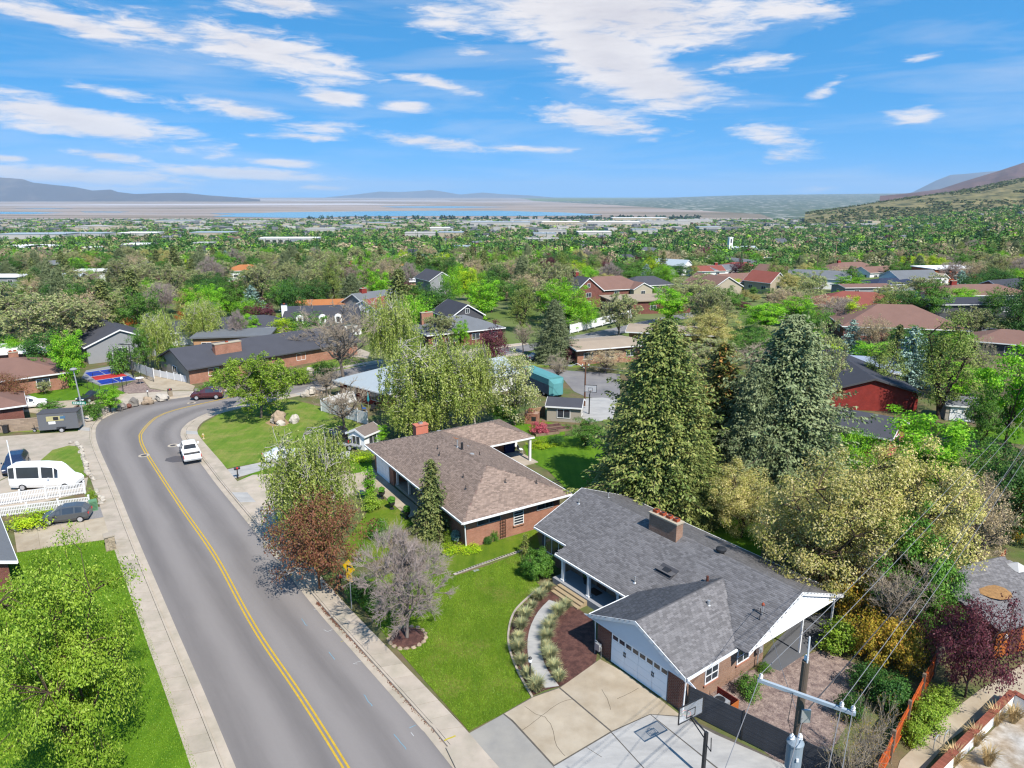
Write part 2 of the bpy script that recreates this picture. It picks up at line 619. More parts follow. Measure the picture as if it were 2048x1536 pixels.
def ribbon(name, left, right, dz, mat, uv=True, kind='structure'):
 v, f = [], []
 n = len(left)
 for a, b in zip(left, right):
  v += [tuple(zat(a, dz)), tuple(zat(b, dz))]
 for i in range(n - 1):
  f.append((2 * i, 2 * i + 1, 2 * i + 3, 2 * i + 2))
 me = bpy.data.meshes.new(name)
 me.from_pydata(v, [], f)
 me.materials.append(mat)
 if uv:
  l = me.uv_layers.new(name='UVMap')
  for p in me.polygons:
   for li in p.loop_indices:
    vi = me.loops[li].vertex_index
    l.data[li].uv = (vi % 2, vi // 2 / 10)
 o = link_mesh(name, me)
 if kind:
  o['kind'] = kind
 return o
def terrain_mat():
 m = bpy.data.materials.new('terrain')
 m.use_nodes = True
 t = NT(m.node_tree)
 b = t.n['Principled BSDF']
 b.inputs['Roughness'].default_value = .95
 b.inputs['Specular IOR Level'].default_value = .1
 tc = t.node('ShaderNodeTexCoord')
 v = tc.outputs['Object']
 n1 = t.noise(v, .03, 6, .6)
 n2 = t.noise(v, .006, 6, .65)
 c = t.mix(t.math('MULTIPLY', t.math('SUBTRACT', n1, .3), 2.2, clamp=True), A(118, 146, 62), A(168, 160, 128))
 c = t.mix(t.math('MULTIPLY', t.math('SUBTRACT', n2, .42), 4, clamp=True), c, A(104, 136, 62))
 t.link(c, b.inputs['Base Color'])
 return m
def build_terrain():
 ys = np.concatenate([np.linspace(-200, 140, 12), np.linspace(150, 420, 19), np.linspace(450, 1500, 24), np.linspace(1600, 5200, 26), np.linspace(5600, 9500, 12), [14000, 22000, 34000, 48000]])
 s = np.linspace(-1, 1, 97)
 xs = np.sign(s) * (np.abs(s) ** 2.6) * 30000
 X, Y = np.meshgrid(xs, ys)
 Z = T(X, Y) - .03
 v = np.stack([X, Y, Z], -1).reshape(-1, 3)
 ny, nx = X.shape
 i = np.arange((ny - 1) * (nx - 1))
 r, c = i // (nx - 1), i % (nx - 1)
 k = r * nx + c
 q = np.stack([k, k + 1, k + nx + 1, k + nx], -1)
 o = link_mesh('ground', np_mesh('ground', v, q, terrain_mat(), smooth=True))
 o['kind'] = 'structure'
build_terrain()
# ------------------------------------------------------------------ the street with its kerbs and pavements
def px_line(pts, near=None):
 return ([Vector(near)] if near else []) + [G(x, y, 0) for x, y in pts]
left_edge = catmull(px_line([(472, 1536), (347, 1244), (275, 1077), (232, 972), (197, 893), (191, 865), (196, 848), (217, 832), (275, 810), (325, 801), (390, 792),
        (470, 779), (577, 760), (700, 737), (790, 722), (930, 706), (1060, 689)], (8.5, -2, 0)))
right_edge = catmull(px_line([(905, 1536), (847, 1464), (687, 1282), (624, 1209), (512, 1067), (435, 972), (405, 932), (372, 890), (361, 872), (364, 857), (376, 845), (400, 832),
        (437, 820), (512, 803), (574, 790), (652, 773), (740, 752), (860, 731), (1040, 705)], (20.5, -2, 0)))
NR = 150
ribbon('road', resample(left_edge, NR), resample(right_edge, NR), .006, ASPHALT)
center = catmull(px_line([(692, 1536), (512, 1260), (430, 1112), (360, 1010), (295, 910), (281, 878), (285, 862), (312, 835), (350, 820), (392, 810), (450, 797),
       (540, 777), (650, 757)], (14.3, -2, 0)))
for d in (-.13, .13):
 o = ribbon('center_line', offset(center, d - .06), offset(center, d + .06), .012, YELLOW)
def kerb_and_walk(edge, side, w_walk, gut=.5):
 n = 240
 e = resample(edge, n)
 g = offset(e, side * gut)
 k = offset(e, side * (gut + .16))
 pairs = (e, g) if side > 0 else (g, e)
 ribbon('gutter', *pairs, .014, CONC, uv=False)
 v, f = [], []
 for a, b in zip(g, k):
  v += [tuple(zat(a, -.02)), tuple(zat(a + (b - a) * .15, .12)), tuple(zat(b, .13)), tuple(zat(b, -.02))]
 for i in range(n - 1):
  for j in range(3):
   q = (4 * i + j, 4 * i + 4 + j, 4 * i + 5 + j, 4 * i + 1 + j)
   f.append(q if side < 0 else q[::-1])
 me = bpy.data.meshes.new('kerb')
 me.from_pydata(v, [], f)
 me.materials.append(CONC)
 link_mesh('kerb', me)['kind'] = 'structure'
 tot = sum((b - a).length for a, b in zip(edge, edge[1:]))
 ns = int(tot / 1.52)
 kk = resample(offset(edge, side * (gut + .175)), ns + 1)
 oo = resample(offset(edge, side * (gut + .175 + w_walk)), ns + 1)
 bed = bpy.data.objects.new('pavement', None)
 COL.objects.link(bed)
 bed['kind'] = 'structure'
 rg = random.Random(5 + side)
 for i in range(ns):
  a, b, c, d = kk[i], kk[i + 1], oo[i + 1], oo[i]
  if P((a.x, a.y, 0))[2] < 14 or P((a.x, a.y, 0))[1] > 1640 or a.y > 150:
   continue
  m = (a + b + c + d) / 4
  pts = [m + (p - m) * .984 for p in (a, b, c, d)]
  if side < 0:
   pts = pts[::-1]
  z = float(T(m.x, m.y))
  bb = MB().prism([(p.x, p.y) for p in reversed(pts)], z - .02, z + .13 + rg.uniform(-.006, .006))
  bb.build('slab', CONC_W if rg.random() < .035 else CONC, bed)
 return oo
walk_out_r = kerb_and_walk(right_edge, 1, 1.35)
walk_out_l = kerb_and_walk(left_edge, -1, 1.35)
ro = resample(offset(right_edge, 2.05), 120)
lo = resample(offset(left_edge, -2.05), 120)
right_yard = [p for p in ro if p.y < 128 and p.x < 20] + [Vector((40, 128, 0)), Vector((150, 146, 0)), Vector((150, -5, 0))]
sheet('yard', right_yard, YL - .012, SOIL)
left_yard = [p for p in lo if p.y < 128] + [Vector((-30, 142, 0)), Vector((-170, 142, 0)), Vector((-140, -5, 0))]
sheet('yard', left_yard, YL - .012, SOIL)
def px_sheet(name, px, dz, mat, **kw):
 return sheet(name, GL(px), dz, mat, **kw)
def smooth_px(px, step=.6):
 p = GL(px)
 return catmull(p + [p[0]], step)[:-1]
px_sheet('lawn', [(703, 1190), (760, 1258), (850, 1362), (938, 1462), (1000, 1430), (1066, 1392), (1040, 1345), (1024, 1300), (1020, 1265), (1030, 1230), (1052, 1205), (1085, 1178),
     (1065, 1155), (1045, 1128), (1040, 1106), (985, 1128), (910, 1152), (860, 1140), (770, 1150), (720, 1165)], .112, LAWN)
px_sheet('lawn', [(880, 1112), (985, 1084), (1072, 1058), (1080, 1095), (1042, 1102), (985, 1124), (906, 1148), (860, 1136)], .114, LAWN)
px_sheet('lawn', [(690, 1085), (745, 1010), (768, 998), (800, 1020), (828, 1048), (798, 1062), (775, 1085), (780, 1110), (700, 1140)], .112, LAWN)
px_sheet('lawn', [(700, 922), (742, 906), (744, 930), (722, 945), (702, 948)], .112, LAWN_B)
px_sheet('lawn', [(391, 868), (393, 886), (405, 906), (447, 938), (512, 926), (560, 914), (640, 905), (690, 900), (722, 870), (722, 850), (690, 832), (636, 812), (590, 800), (545, 797),
     (490, 803), (440, 827), (405, 848)], .112, LAWN_Y)
px_sheet('lawn', [(478, 960), (500, 948), (545, 934), (610, 924), (612, 932), (545, 946)], .116, LAWN_B)
px_sheet('lawn', [(430, 1600), (395, 1536), (330, 1352), (258, 1160), (236, 1100), (210, 1080), (130, 1090), (0, 1112), (-260, 1180), (-400, 1500)], .112, LAWN_B)
px_sheet('lawn', [(80, 922), (105, 900), (138, 891), (157, 893), (166, 915), (176, 950), (150, 962), (110, 930)], .112, LAWN_Y)
px_sheet('lawn', [(68, 758), (105, 755), (165, 763), (200, 768), (235, 772), (253, 784), (200, 797), (110, 802), (50, 808), (60, 785)], .112, LAWN_B)
px_sheet('lawn', [(1046, 892), (1090, 876), (1130, 872), (1215, 876), (1215, 990), (1140, 985), (1095, 940), (1058, 922)], .112, LAWN_B)
px_sheet('lawn', [(1010, 850), (1060, 838), (1130, 850), (1130, 870), (1060, 882)], .112, LAWN_B)
px_sheet('lawn', [(1372, 1046), (1420, 1022), (1530, 1050), (1520, 1120), (1440, 1090)], .112, LAWN_B)
px_sheet('lawn', [(1740, 838), (1800, 838), (1880, 852), (2060, 858), (2060, 890), (1900, 876), (1760, 856)], .112, LAWN_B)
px_sheet('lawn', [(556, 752), (640, 724), (700, 713), (735, 728), (690, 737), (600, 755)], .112, LAWN_Y)
px_sheet('lawn', [(1040, 730), (1050, 722), (1090, 714), (1200, 718), (1230, 724), (1150, 735), (1090, 734)], .112, LAWN_Y)
px_sheet('lawn', [(20, 852), (80, 846), (165, 848), (172, 858), (120, 864), (26, 864)], .112, LAWN_Y)
# ------------------------------------------------------------------ drives, courts, beds
HA, HB = Vector((.6, -.8, 0)), Vector((-.8, -.6, 0))      # the grey house: along its ridge / towards the street
def hab(a, b, z=0):
 p = HA * a + HB * b
 return Vector((p.x, p.y, z))
def crack(pts, w, z, mat, name='crack', parent=None):
 c = catmull(pts, .25)
 rg = random.Random(len(pts) * 7 + int(pts[0][0] * 10))
 c = [p + Vector((rg.uniform(-.03, .03), rg.uniform(-.03, .03), 0)) for p in c]
 l, r = offset(c, -w), offset(c, w)
 v, f = [], []
 for a, b in zip(l, r):
  v += [(a.x, a.y, z), (b.x, b.y, z)]
 for i in range(len(l) - 1):
  f.append((2 * i, 2 * i + 1, 2 * i + 3, 2 * i + 2))
 me = bpy.data.meshes.new(name)
 me.from_pydata(v, [], f)
 me.materials.append(mat)
 return link_mesh(name, me, parent)
DARKJ = M('dark slab joint', (.075, .066, .056), var=.3, scale=5)  # own dark colour of the base sheet, seen in the joints between slabs
def slab_px(px, mat, parent, z=.122, shrink=.0):
 p = GL(px, .12)
 m = sum(p, Vector()) / len(p)
 p = [m + (q - m) * (1 - .02 / max(.5, (q - m).length)) for q in p]
 o = sheet('slab', p, z, mat, parent, thick=.06)
 return o
CRACKM = M('crack', A(112, 98, 82), var=.3, scale=5)
drive = bpy.data.objects.new('driveway', None)
COL.objects.link(drive)
drive['kind'] = 'structure'
px_sheet('driveway_base', [(985, 1545), (940, 1467), (1065, 1393), (1120, 1374), (1192, 1322), (1362, 1430), (1640, 1560), (1640, 1800), (1010, 1800)], .108, DARKJ)
slab_px([(936, 1467), (1006, 1428), (1024, 1443), (1110, 1536), (1200, 1660), (1075, 1700), (985, 1536)], CONC_G, drive)
slab_px([(1025, 1440), (1008, 1427), (1066, 1394), (1118, 1376), (1221, 1463), (1108, 1530)], CONC_T, drive)
slab_px([(1120, 1375), (1200, 1318), (1250, 1345), (1364, 1432), (1300, 1428), (1223, 1462)], CONC_T, drive)
slab_px([(1107, 1533), (1222, 1465), (1345, 1600), (1215, 1690)], CONC_W, drive)
slab_px([(1223, 1464), (1300, 1429), (1425, 1530), (1540, 1620), (1348, 1602)], CONC_W, drive)
slab_px([(1302, 1429), (1366, 1434), (1430, 1468), (1640, 1560), (1640, 1640), (1542, 1620), (1428, 1530)], CONC_W, drive)
px_sheet('apron', [(892, 1496), (938, 1466), (985, 1536), (1080, 1705), (1000, 1720)], .138, CONC)
CR = [[(1045, 1460), (1088, 1428), (1120, 1405), (1145, 1398)], [(1088, 1432), (1105, 1455), (1110, 1485), (1130, 1512)], [(1050, 1412), (1072, 1428), (1088, 1433)],
  [(1203, 1378), (1215, 1398), (1222, 1420)], [(1235, 1398), (1262, 1385), (1278, 1376)], [(1172, 1494), (1190, 1506), (1204, 1514)]]
for c in CR:
 crack(GL(c, .128), .013, .128, CRACKM, parent=drive)
pl = catmull(GL([(1098, 1200), (1075, 1225), (1058, 1262), (1055, 1305), (1066, 1345), (1090, 1376)], .12), .3)
pr = catmull(GL([(1128, 1210), (1103, 1236), (1085, 1268), (1082, 1302), (1095, 1340), (1118, 1372)], .12), .3)
gp = bpy.data.objects.new('garden_path', None)
COL.objects.link(gp)
gp['kind'] = 'structure'
N = 12
pa, pb = resample(pl, N + 1), resample(pr, N + 1)
for i in range(N):
 q = [pa[i], pa[i + 1], pb[i + 1], pb[i]]
 m = sum(q, Vector()) / 4
 sheet('slab', [m + (p - m) * .985 for p in q], .15 + .004 * (i % 3), CONC_W, gp, thick=.1)
px_sheet('planting_bed', [(1062, 1392), (1038, 1345), (1021, 1300), (1018, 1265), (1028, 1230), (1050, 1203), (1090, 1172), (1110, 1172), (1152, 1214), (1186, 1240), (1195, 1300), (1192, 1322),
       (1170, 1345), (1122, 1372), (1090, 1380)], .118, MULCH)
ed = catmull(GL([(1064, 1394), (1038, 1348), (1020, 1302), (1017, 1265), (1027, 1228), (1050, 1201), (1088, 1170)], .12), .4)
bd = MB()
for a, b in zip(ed, ed[1:]):
 m, d = (a + b) / 2, b - a
 bd.cbox((m.x, m.y, .14), (d.length * 1.03, .14, .14), math.atan2(d.y, d.x))
tag(bd.build('bed_edging', CONC), kind='structure')
px_sheet('driveway', [(470, 965), (505, 950), (545, 948), (640, 948), (640, 1010), (560, 1075), (524, 1050), (490, 1000)], .125, CONC)
px_sheet('driveway', [(446, 941), (512, 927), (560, 915), (700, 902), (700, 918), (600, 924), (545, 934), (498, 948), (470, 956)], .118, CONC_W)
px_sheet('driveway', [(612, 950), (702, 948), (722, 945), (744, 932), (758, 972), (742, 985), (700, 992), (640, 1010)], .120, CONC_T)
px_sheet('path', [(744, 934), (762, 952), (800, 985), (836, 1014), (832, 1030), (818, 1036), (790, 1012), (757, 982)], .121, CONC_T)
px_sheet('driveway', [(14, 872), (166, 862), (172, 890), (157, 893), (138, 891), (105, 900), (80, 922), (0, 960), (-80, 985), (-80, 880)], .120, CONC)
px_sheet('driveway', [(-60, 995), (0, 962), (80, 925), (112, 932), (150, 962), (176, 955), (170, 985), (60, 1010), (-60, 1030)], .117, CONC)
hd = bpy.data.objects.new('driveway', None)
COL.objects.link(hd)
hd['kind'] = 'structure'
for i in range(4):
 a, b = i / 4, (i + 1) / 4
 x = lambda t, y0, y1, x0, x1: (x0 + (x1 - x0) * t, y0 + (y1 - y0) * t)
 slab_px([x(a, 1064, 1033, 28, 214), x(b, 1064, 1033, 28, 214), x(b, 1104, 1078, 34, 222), x(a, 1104, 1078, 34, 222)], CONC_T, hd)
px_sheet('gravel_strip', [(20, 1052), (95, 1040), (206, 1012), (214, 1033), (30, 1063)], .119, GRAVEL_G)
px_sheet('driveway', [(50, 812), (110, 803), (200, 797), (255, 786), (262, 800), (200, 806), (170, 812), (130, 826), (80, 828), (40, 822)], .121, CONC_T)
px_sheet('driveway', [(282, 755), (330, 749), (390, 772), (386, 781), (330, 781), (300, 776)], .121, CONC_T)
px_sheet('gravel_yard', [(232, 778), (282, 756), (300, 777), (330, 782), (312, 784), (255, 787)], .117, GRAVEL)
px_sheet('driveway', [(250, 812), (240, 800), (256, 788), (326, 783), (390, 782), (402, 785), (330, 797), (292, 803)], .123, CONC)
def px_ribbon(name, L, R, dz, mat):
 n = 24
 ribbon(name, resample(catmull([G(x, y, 0) for x, y in L], 2), n), resample(catmull([G(x, y, 0) for x, y in R], 2), n), dz, mat, uv=False)
px_sheet('cul_de_sac', [(1040, 728), (1056, 730), (1090, 738), (1150, 742), (1200, 745), (1240, 748), (1240, 800), (1205, 800), (1170, 793), (1148, 783), (1128, 760), (1085, 748), (1040, 745)], .116, ASPHALT2)
px_sheet('driveway', [(1128, 800), (1205, 795), (1235, 800), (1225, 838), (1180, 845), (1120, 812)], .119, CONC_W)
px_ribbon('street', [(1000, 700), (1060, 688), (1200, 662), (1300, 640), (1400, 622)], [(1000, 712), (1060, 702), (1230, 670), (1320, 648), (1420, 628)], .06, ASPHALT2)
px_ribbon('street', [(1300, 598), (1400, 592), (1460, 590)], [(1300, 606), (1400, 600), (1460, 597)], .05, ASPHALT2)
px_ribbon('street', [(1880, 652), (1960, 655), (2080, 660)], [(1870, 668), (1960, 674), (2080, 680)], .05, ASPHALT2)
px_ribbon('pavement', [(1880, 670), (1960, 677), (2080, 683)], [(1880, 676), (1960, 683), (2080, 690)], .08, CONC)
px_sheet('driveway', [(660, 705), (700, 690), (740, 705), (735, 716), (690, 712)], .118, CONC)
px_sheet('court_pad', [(163, 756), (172, 741), (227, 731), (276, 757), (200, 772)], .114, M('court grey', A(176, 178, 184), var=.06))
C0, C1, C2, C3 = [G(*p) for p in ((169, 745), (224, 737), (273, 760), (205, 770))]
BLUE, RED = M('court blue', A(24, 70, 190), var=.08), M('court red', A(226, 62, 62), var=.08)
def court(u0, u1, v0, v1):
 f = lambda u, v: (C0 + (C1 - C0) * v) * (1 - u) + (C3 + (C2 - C3) * v) * u
 return [f(u0, v0), f(u1, v0), f(u1, v1), f(u0, v1)]
for u0, u1, m in ((.0, .36, BLUE), (.36, .66, RED), (.66, 1, BLUE)):
 sheet('court_field', court(u0, u1, 0, 1), .120, m, thick=.01)
for u0, u1, v0, v1 in ((.35, .37, 0, 1), (.65, .67, 0, 1), (.0, .35, .49, .51), (.67, 1, .49, .51), (0, .02, 0, 1), (.98, 1, 0, 1)):
 sheet('court_line', court(u0, u1, v0, v1), .126, WHITEP, thick=.01)
px_sheet('gravel_yard', [(1400, 1400), (1478, 1345), (1560, 1330), (1640, 1300), (1720, 1330), (1700, 1440), (1640, 1540), (1600, 1560)], .112, GRAVEL)
px_sheet('patio', [(1520, 1330), (1545, 1290), (1600, 1235), (1660, 1225), (1668, 1268), (1600, 1315), (1560, 1342)], .120, M('patio grey', A(120, 122, 128), var=.12, scale=.8))
px_sheet('path', [(1775, 1600), (1800, 1522), (1900, 1425), (1960, 1380), (2060, 1320), (2100, 1400), (2010, 1400), (1900, 1480), (1830, 1560), (1800, 1620)], .122, CONC_T)
IRON = M('cast iron', A(118, 112, 110), var=.2, scale=8, rough=.6, metal=.3)
for x, y, lab in ((288, 911, 'round manhole cover touching the yellow line before the bend'), (346, 891, 'round manhole cover in front of the white pickup lane'), (383, 806, 'round manhole cover near the dark red car at the bend')):
 p = G(x, y, 0)
 mh = thing('manhole', lab, 'manhole cover', (p.x, p.y, .008))
 MB().lathe((0, 0, 0), [(.62, 0), (.62, .006)], 20).build('collar', CONC, mh)
 MB().lathe((0, 0, .006), [(.34, 0), (.34, .006)], 20).build('cover', IRON, mh)
pp = [(332, 917), (350, 912), (385, 912), (385, 922), (345, 925), (330, 922)]
sheet('road_patch', [G(x, y, 0) for x, y in pp], .010, M('asphalt patch', A(112, 108, 112), var=.1), thick=.008)
UT = {'w': WHITEP, 'b': M('utility paint blue', A(140, 190, 215), var=.3), 'y': M('utility paint yellow', A(228, 208, 70), var=.3)}
for k, pts in (('b', [(603, 1237), (614, 1252)]), ('b', [(657, 1304), (670, 1319)]), ('b', [(727, 1389), (745, 1413)]), ('b', [(787, 1468), (813, 1500)]), ('b', [(818, 1456), (831, 1451)]),
    ('w', [(648, 1260), (655, 1263), (665, 1259)]), ('w', [(706, 1327), (715, 1329), (712, 1325), (724, 1322)]), ('w', [(822, 1465), (827, 1472)]), ('w', [(628, 1220), (634, 1219), (636, 1217)]),
    ('y', [(682, 1284), (688, 1282), (692, 1287)])):
 crack(GL(pts, 0), .022, .0125, UT[k], 'paint_mark')['kind'] = 'structure'
crack(GL([(888, 1482), (912, 1472)], .13), .05, .143, UT['y'], 'paint_mark')['kind'] = 'structure'
# ------------------------------------------------------------------ houses
def roof_mat(name, col, var=.2, tw=.33, th=.15, island=.0):
 """laid shingles: courses and tabs with their own tones"""
 m = bpy.data.materials.new(name)
 m.use_nodes = True
 t = NT(m.node_tree)
 b = t.n['Principled BSDF']
 b.inputs['Roughness'].default_value = .9
 b.inputs['Specular IOR Level'].default_value = .2
 tc = t.node('ShaderNodeTexCoord')
 v = tc.outputs['Object']
 n = t.noise(v, .45, 5, .6)
 n3 = t.noise(v, 30, 2, .6)
 n2 = t.noise(v, 5, 3, .8)
 f = t.math('ADD', t.math('MULTIPLY', t.math('SUBTRACT', n, .5), .34), 1.0)
 f = t.math('ADD', f, t.math('MULTIPLY', t.math('SUBTRACT', n2, .5), var * 1.6))
 f = t.math('ADD', f, t.math('MULTIPLY', t.math('SUBTRACT', n3, .5), .5))
 if island:
  g = t.node('ShaderNodeNewGeometry')
  r = t.math('MULTIPLY', t.math('SUBTRACT', g.outputs['Random Per Island'], .5), 2 * island)
  f = t.math('ADD', f, r)
 vm = t.node('ShaderNodeVectorMath', operation='SCALE')
 vm.inputs[0].default_value = col
 t.link(f, vm.inputs['Scale'])
 t.link(vm.outputs[0], b.inputs['Base Color'])
 MATS[name] = m
 return m
def brick_mat(name, c1, c2, mortar, along='x', bw=.22, bh=.075, rough_face=False):
 m = bpy.data.materials.new(name)
 m.use_nodes = True
 t = NT(m.node_tree)
 b = t.n['Principled BSDF']
 b.inputs['Roughness'].default_value = .9
 b.inputs['Specular IOR Level'].default_value = .2
 tc = t.node('ShaderNodeTexCoord')
 s = t.node('ShaderNodeSeparateXYZ')
 t.link(tc.outputs['Object'], s.inputs[0])
 c = t.node('ShaderNodeCombineXYZ')
 t.link(t.math('ADD', s.outputs[0], s.outputs[1]), c.inputs[0])
 t.link(s.outputs[2], c.inputs[1])
 br = t.node('ShaderNodeTexBrick')
 br.inputs['Scale'].default_value = 1.0
 br.inputs['Brick Width'].default_value = bw
 br.inputs['Row Height'].default_value = bh
 br.inputs['Mortar Size'].default_value = .012
 br.inputs['Color1'].default_value = (*c1, 1)
 br.inputs['Color2'].default_value = (*c2, 1)
 br.inputs['Mortar'].default_value = (*mortar, 1)
 t.link(c.outputs[0], br.inputs['Vector'])
 n = t.noise(tc.outputs['Object'], 1.1, 5, .6)
 n = t.math('ADD', t.math('MULTIPLY', t.math('SUBTRACT', n, .5), .8), 1.0)
 vm = t.node('ShaderNodeVectorMath', operation='SCALE')
 t.link(br.outputs[0], vm.inputs[0])
 t.link(n, vm.inputs['Scale'])
 t.link(vm.outputs[0], b.inputs['Base Color'])
 bp = t.node('ShaderNodeBump')
 bp.inputs['Distance'].default_value = .03 if rough_face else .008
 bp.invert = True
 t.link(br.outputs['Fac'], bp.inputs['Height'])
 t.link(bp.outputs[0], b.inputs['Normal'])
 MATS[name] = m
 return m
R_GREY = roof_mat('shingle grey', A(146, 143, 145), island=.24)
R_GREYB = roof_mat('shingle grey base', A(120, 118, 121))
R_BROWN = roof_mat('shingle brown', A(176, 154, 141), island=.26)
R_BROWNB = roof_mat('shingle brown base', A(160, 132, 122))
R_DARK = roof_mat('roof charcoal', A(96, 97, 106))
R_MID = roof_mat('roof grey', A(140, 144, 150))
R_TAN = roof_mat('roof tan', A(206, 186, 164), var=.08)
R_ROSE = roof_mat('roof rose brown', A(160, 124, 112))
R_RED = roof_mat('roof red', A(172, 100, 88))
R_NAVY = roof_mat('roof navy', A(66, 76, 104), var=.1)
R_BLACK = roof_mat('roof black', A(82, 84, 94), var=.15)
R_ORANGE = roof_mat('roof orange tile', A(214, 140, 88))
R_METAL = M('roof white metal', A(208, 220, 228), var=.05, scale=1, rough=.45, spec=.5)
R_METALB = M('roof pale blue metal', A(186, 198, 220), var=.07, scale=1, rough=.4, spec=.5)
BR_TAN = brick_mat('brick tan', A(206, 158, 132), A(190, 136, 110), A(196, 178, 160))
BR_ROUGH = brick_mat('brick rough red', A(176, 104, 84), A(140, 76, 64), A(206, 184, 164), bw=.3, bh=.10, rough_face=True)
BR_ORANGE = brick_mat('brick orange', A(222, 150, 122), A(206, 128, 100), A(206, 172, 150))
BR_RED = brick_mat('brick red', A(196, 70, 62), A(176, 58, 52), A(172, 90, 82))
BR_DARK = brick_mat('brick dark red', A(164, 92, 80), A(140, 74, 66), A(168, 130, 118))
W_WHITE = M('wall white', (.62, .62, .62), var=.05)
W_CREAM = M('wall cream', A(222, 208, 184), var=.06)
W_TAUPE = M('wall taupe', A(206, 196, 180), var=.06)
W_GREY = M('wall grey', A(184, 186, 190), var=.06)
W_DARK = M('wall dark', A(100, 100, 106), var=.1)
W_ORANGE = M('wall orange stain', A(216, 122, 52), var=.16, scale=3, stretch=(1, 1, .2))
CLAY = M('terracotta', A(204, 96, 60), var=.15, scale=5)
PLANK = M('white siding', (.58, .58, .60), var=.05, scale=2, rough=.55)
WOOD = M('red stained wood', A(196, 96, 54), var=.35, scale=3, stretch=(1, 1, .25), objr=.18)
WOODG = M('weathered wood', A(164, 140, 118), var=.3, scale=4, stretch=(1, 1, .2), objr=.15)
def plane_z(z0, gx, gy):
 return lambda x, y: z0 + gx * x + gy * y
def roof_solid(planes, mat, parent, thick=.16, name='roof'):
 b = MB()
 for poly, (z0, gx, gy) in planes:
  f = plane_z(z0, gx, gy)
  ar = sum(p[0] * q[1] - q[0] * p[1] for p, q in zip(poly, poly[1:] + poly[:1]))
  if ar < 0:
   poly = poly[::-1]
  top = [(x, y, f(x, y)) for x, y in poly]
  bot = [(x, y, z - thick) for x, y, z in top]
  b.poly(top)
  b.poly(bot[::-1])
  for i in range(len(top)):
   j = (i + 1) % len(top)
   b.poly([bot[i], bot[j], top[j], top[i]])
 return b.build(name, mat, parent)
def shingles(planes, mat, parent, row=.15, tab=.31, seed=3):
 rg = np.random.default_rng(seed)
 V = []
 for poly, (z0, gx, gy) in planes:
  m = math.hypot(gx, gy)
  u = np.array([gx, gy]) / m
  e = np.array([u[1], -u[0]])
  p = np.array(poly)
  s, t = p @ e, p @ u
  dt = row / math.sqrt(1 + m * m)
  rows = np.arange(t.min(), t.max(), dt)
  for k, t0 in enumerate(rows):
   ss = np.arange(s.min() - tab, s.max(), tab) + (k % 3) * tab / 3 + rg.uniform(0, .03)
   sc, tcn = ss + tab / 2, t0 + dt / 2
   c = np.outer(sc, e) + tcn * u
   ins = np.zeros(len(c), bool)
   for i in range(len(p)):
    a, q = p[i], p[(i + 1) % len(p)]
    cond = (a[1] > c[:, 1]) != (q[1] > c[:, 1])
    with np.errstate(divide='ignore', invalid='ignore'):
     xi = (q[0] - a[0]) * (c[:, 1] - a[1]) / (q[1] - a[1]) + a[0]
    ins ^= cond & (c[:, 0] < xi)
   ss = ss[ins]
   if not len(ss):
    continue
   w = tab - .012
   lift = rg.uniform(.012, .026, len(ss))
   def pt(sv, tv, dz):
    xy = np.outer(sv, e) + tv * u
    return np.column_stack([xy, z0 + xy @ np.array([gx, gy]) + dz])
   a0, a1 = pt(ss, t0 - .004, lift), pt(ss + w, t0 - .004, lift)
   b1, b0 = pt(ss + w, t0 + dt, .004), pt(ss, t0 + dt, .004)
   d0, d1 = pt(ss, t0 - .004, 0 * lift), pt(ss + w, t0 - .004, 0 * lift)
   V.append(np.stack([a0, a1, b1, b0, d0, d1], 1))
 V = np.concatenate(V)
 n = len(V)
 i = np.arange(n)[:, None] * 6
 q = np.concatenate([i + np.array([[0, 1, 2, 3]]), i + np.array([[4, 5, 1, 0]])])
 o = link_mesh('shingles', np_mesh('shingles', V.reshape(-1, 3), q, mat), parent)
 o['kind'] = 'stuff'
 return o
def window(parent, c, w, h, face, mat=None, sash=2, rows=1, frame=None, sill=True):
 """window in a wall; face = angle of its outward normal in the thing's own axes"""
 f = MB()
 f.m = Matrix.Translation(Vector(c)) @ Matrix.Rotation(face + math.pi / 2, 4, 'Z')
 t = .07
 f.box(-w / 2 - t, w / 2 + t, -.05, .02, -h / 2 - t, -h / 2)
 f.box(-w / 2 - t, w / 2 + t, -.05, .02, h / 2, h / 2 + t)
 f.box(-w / 2 - t, -w / 2, -.048, .018, -h / 2, h / 2)
 f.box(w / 2, w / 2 + t, -.048, .018, -h / 2, h / 2)
 for k in range(1, sash):
  x = -w / 2 + w * k / sash
  f.box(x - .025, x + .025, -.046, .016, -h / 2, h / 2)
 for k in range(1, rows):
  z = -h / 2 + h * k / rows
  f.box(-w / 2, w / 2, -.044, .014, z - .022, z + .022)
 o = f.build('window', frame or WHITE, parent)
 p = MB()
 p.m = f.m
 p.box(-w / 2, w / 2, -.015, .005, -h / 2, h / 2)
 p.build('pane', GLASS, o)
 return o
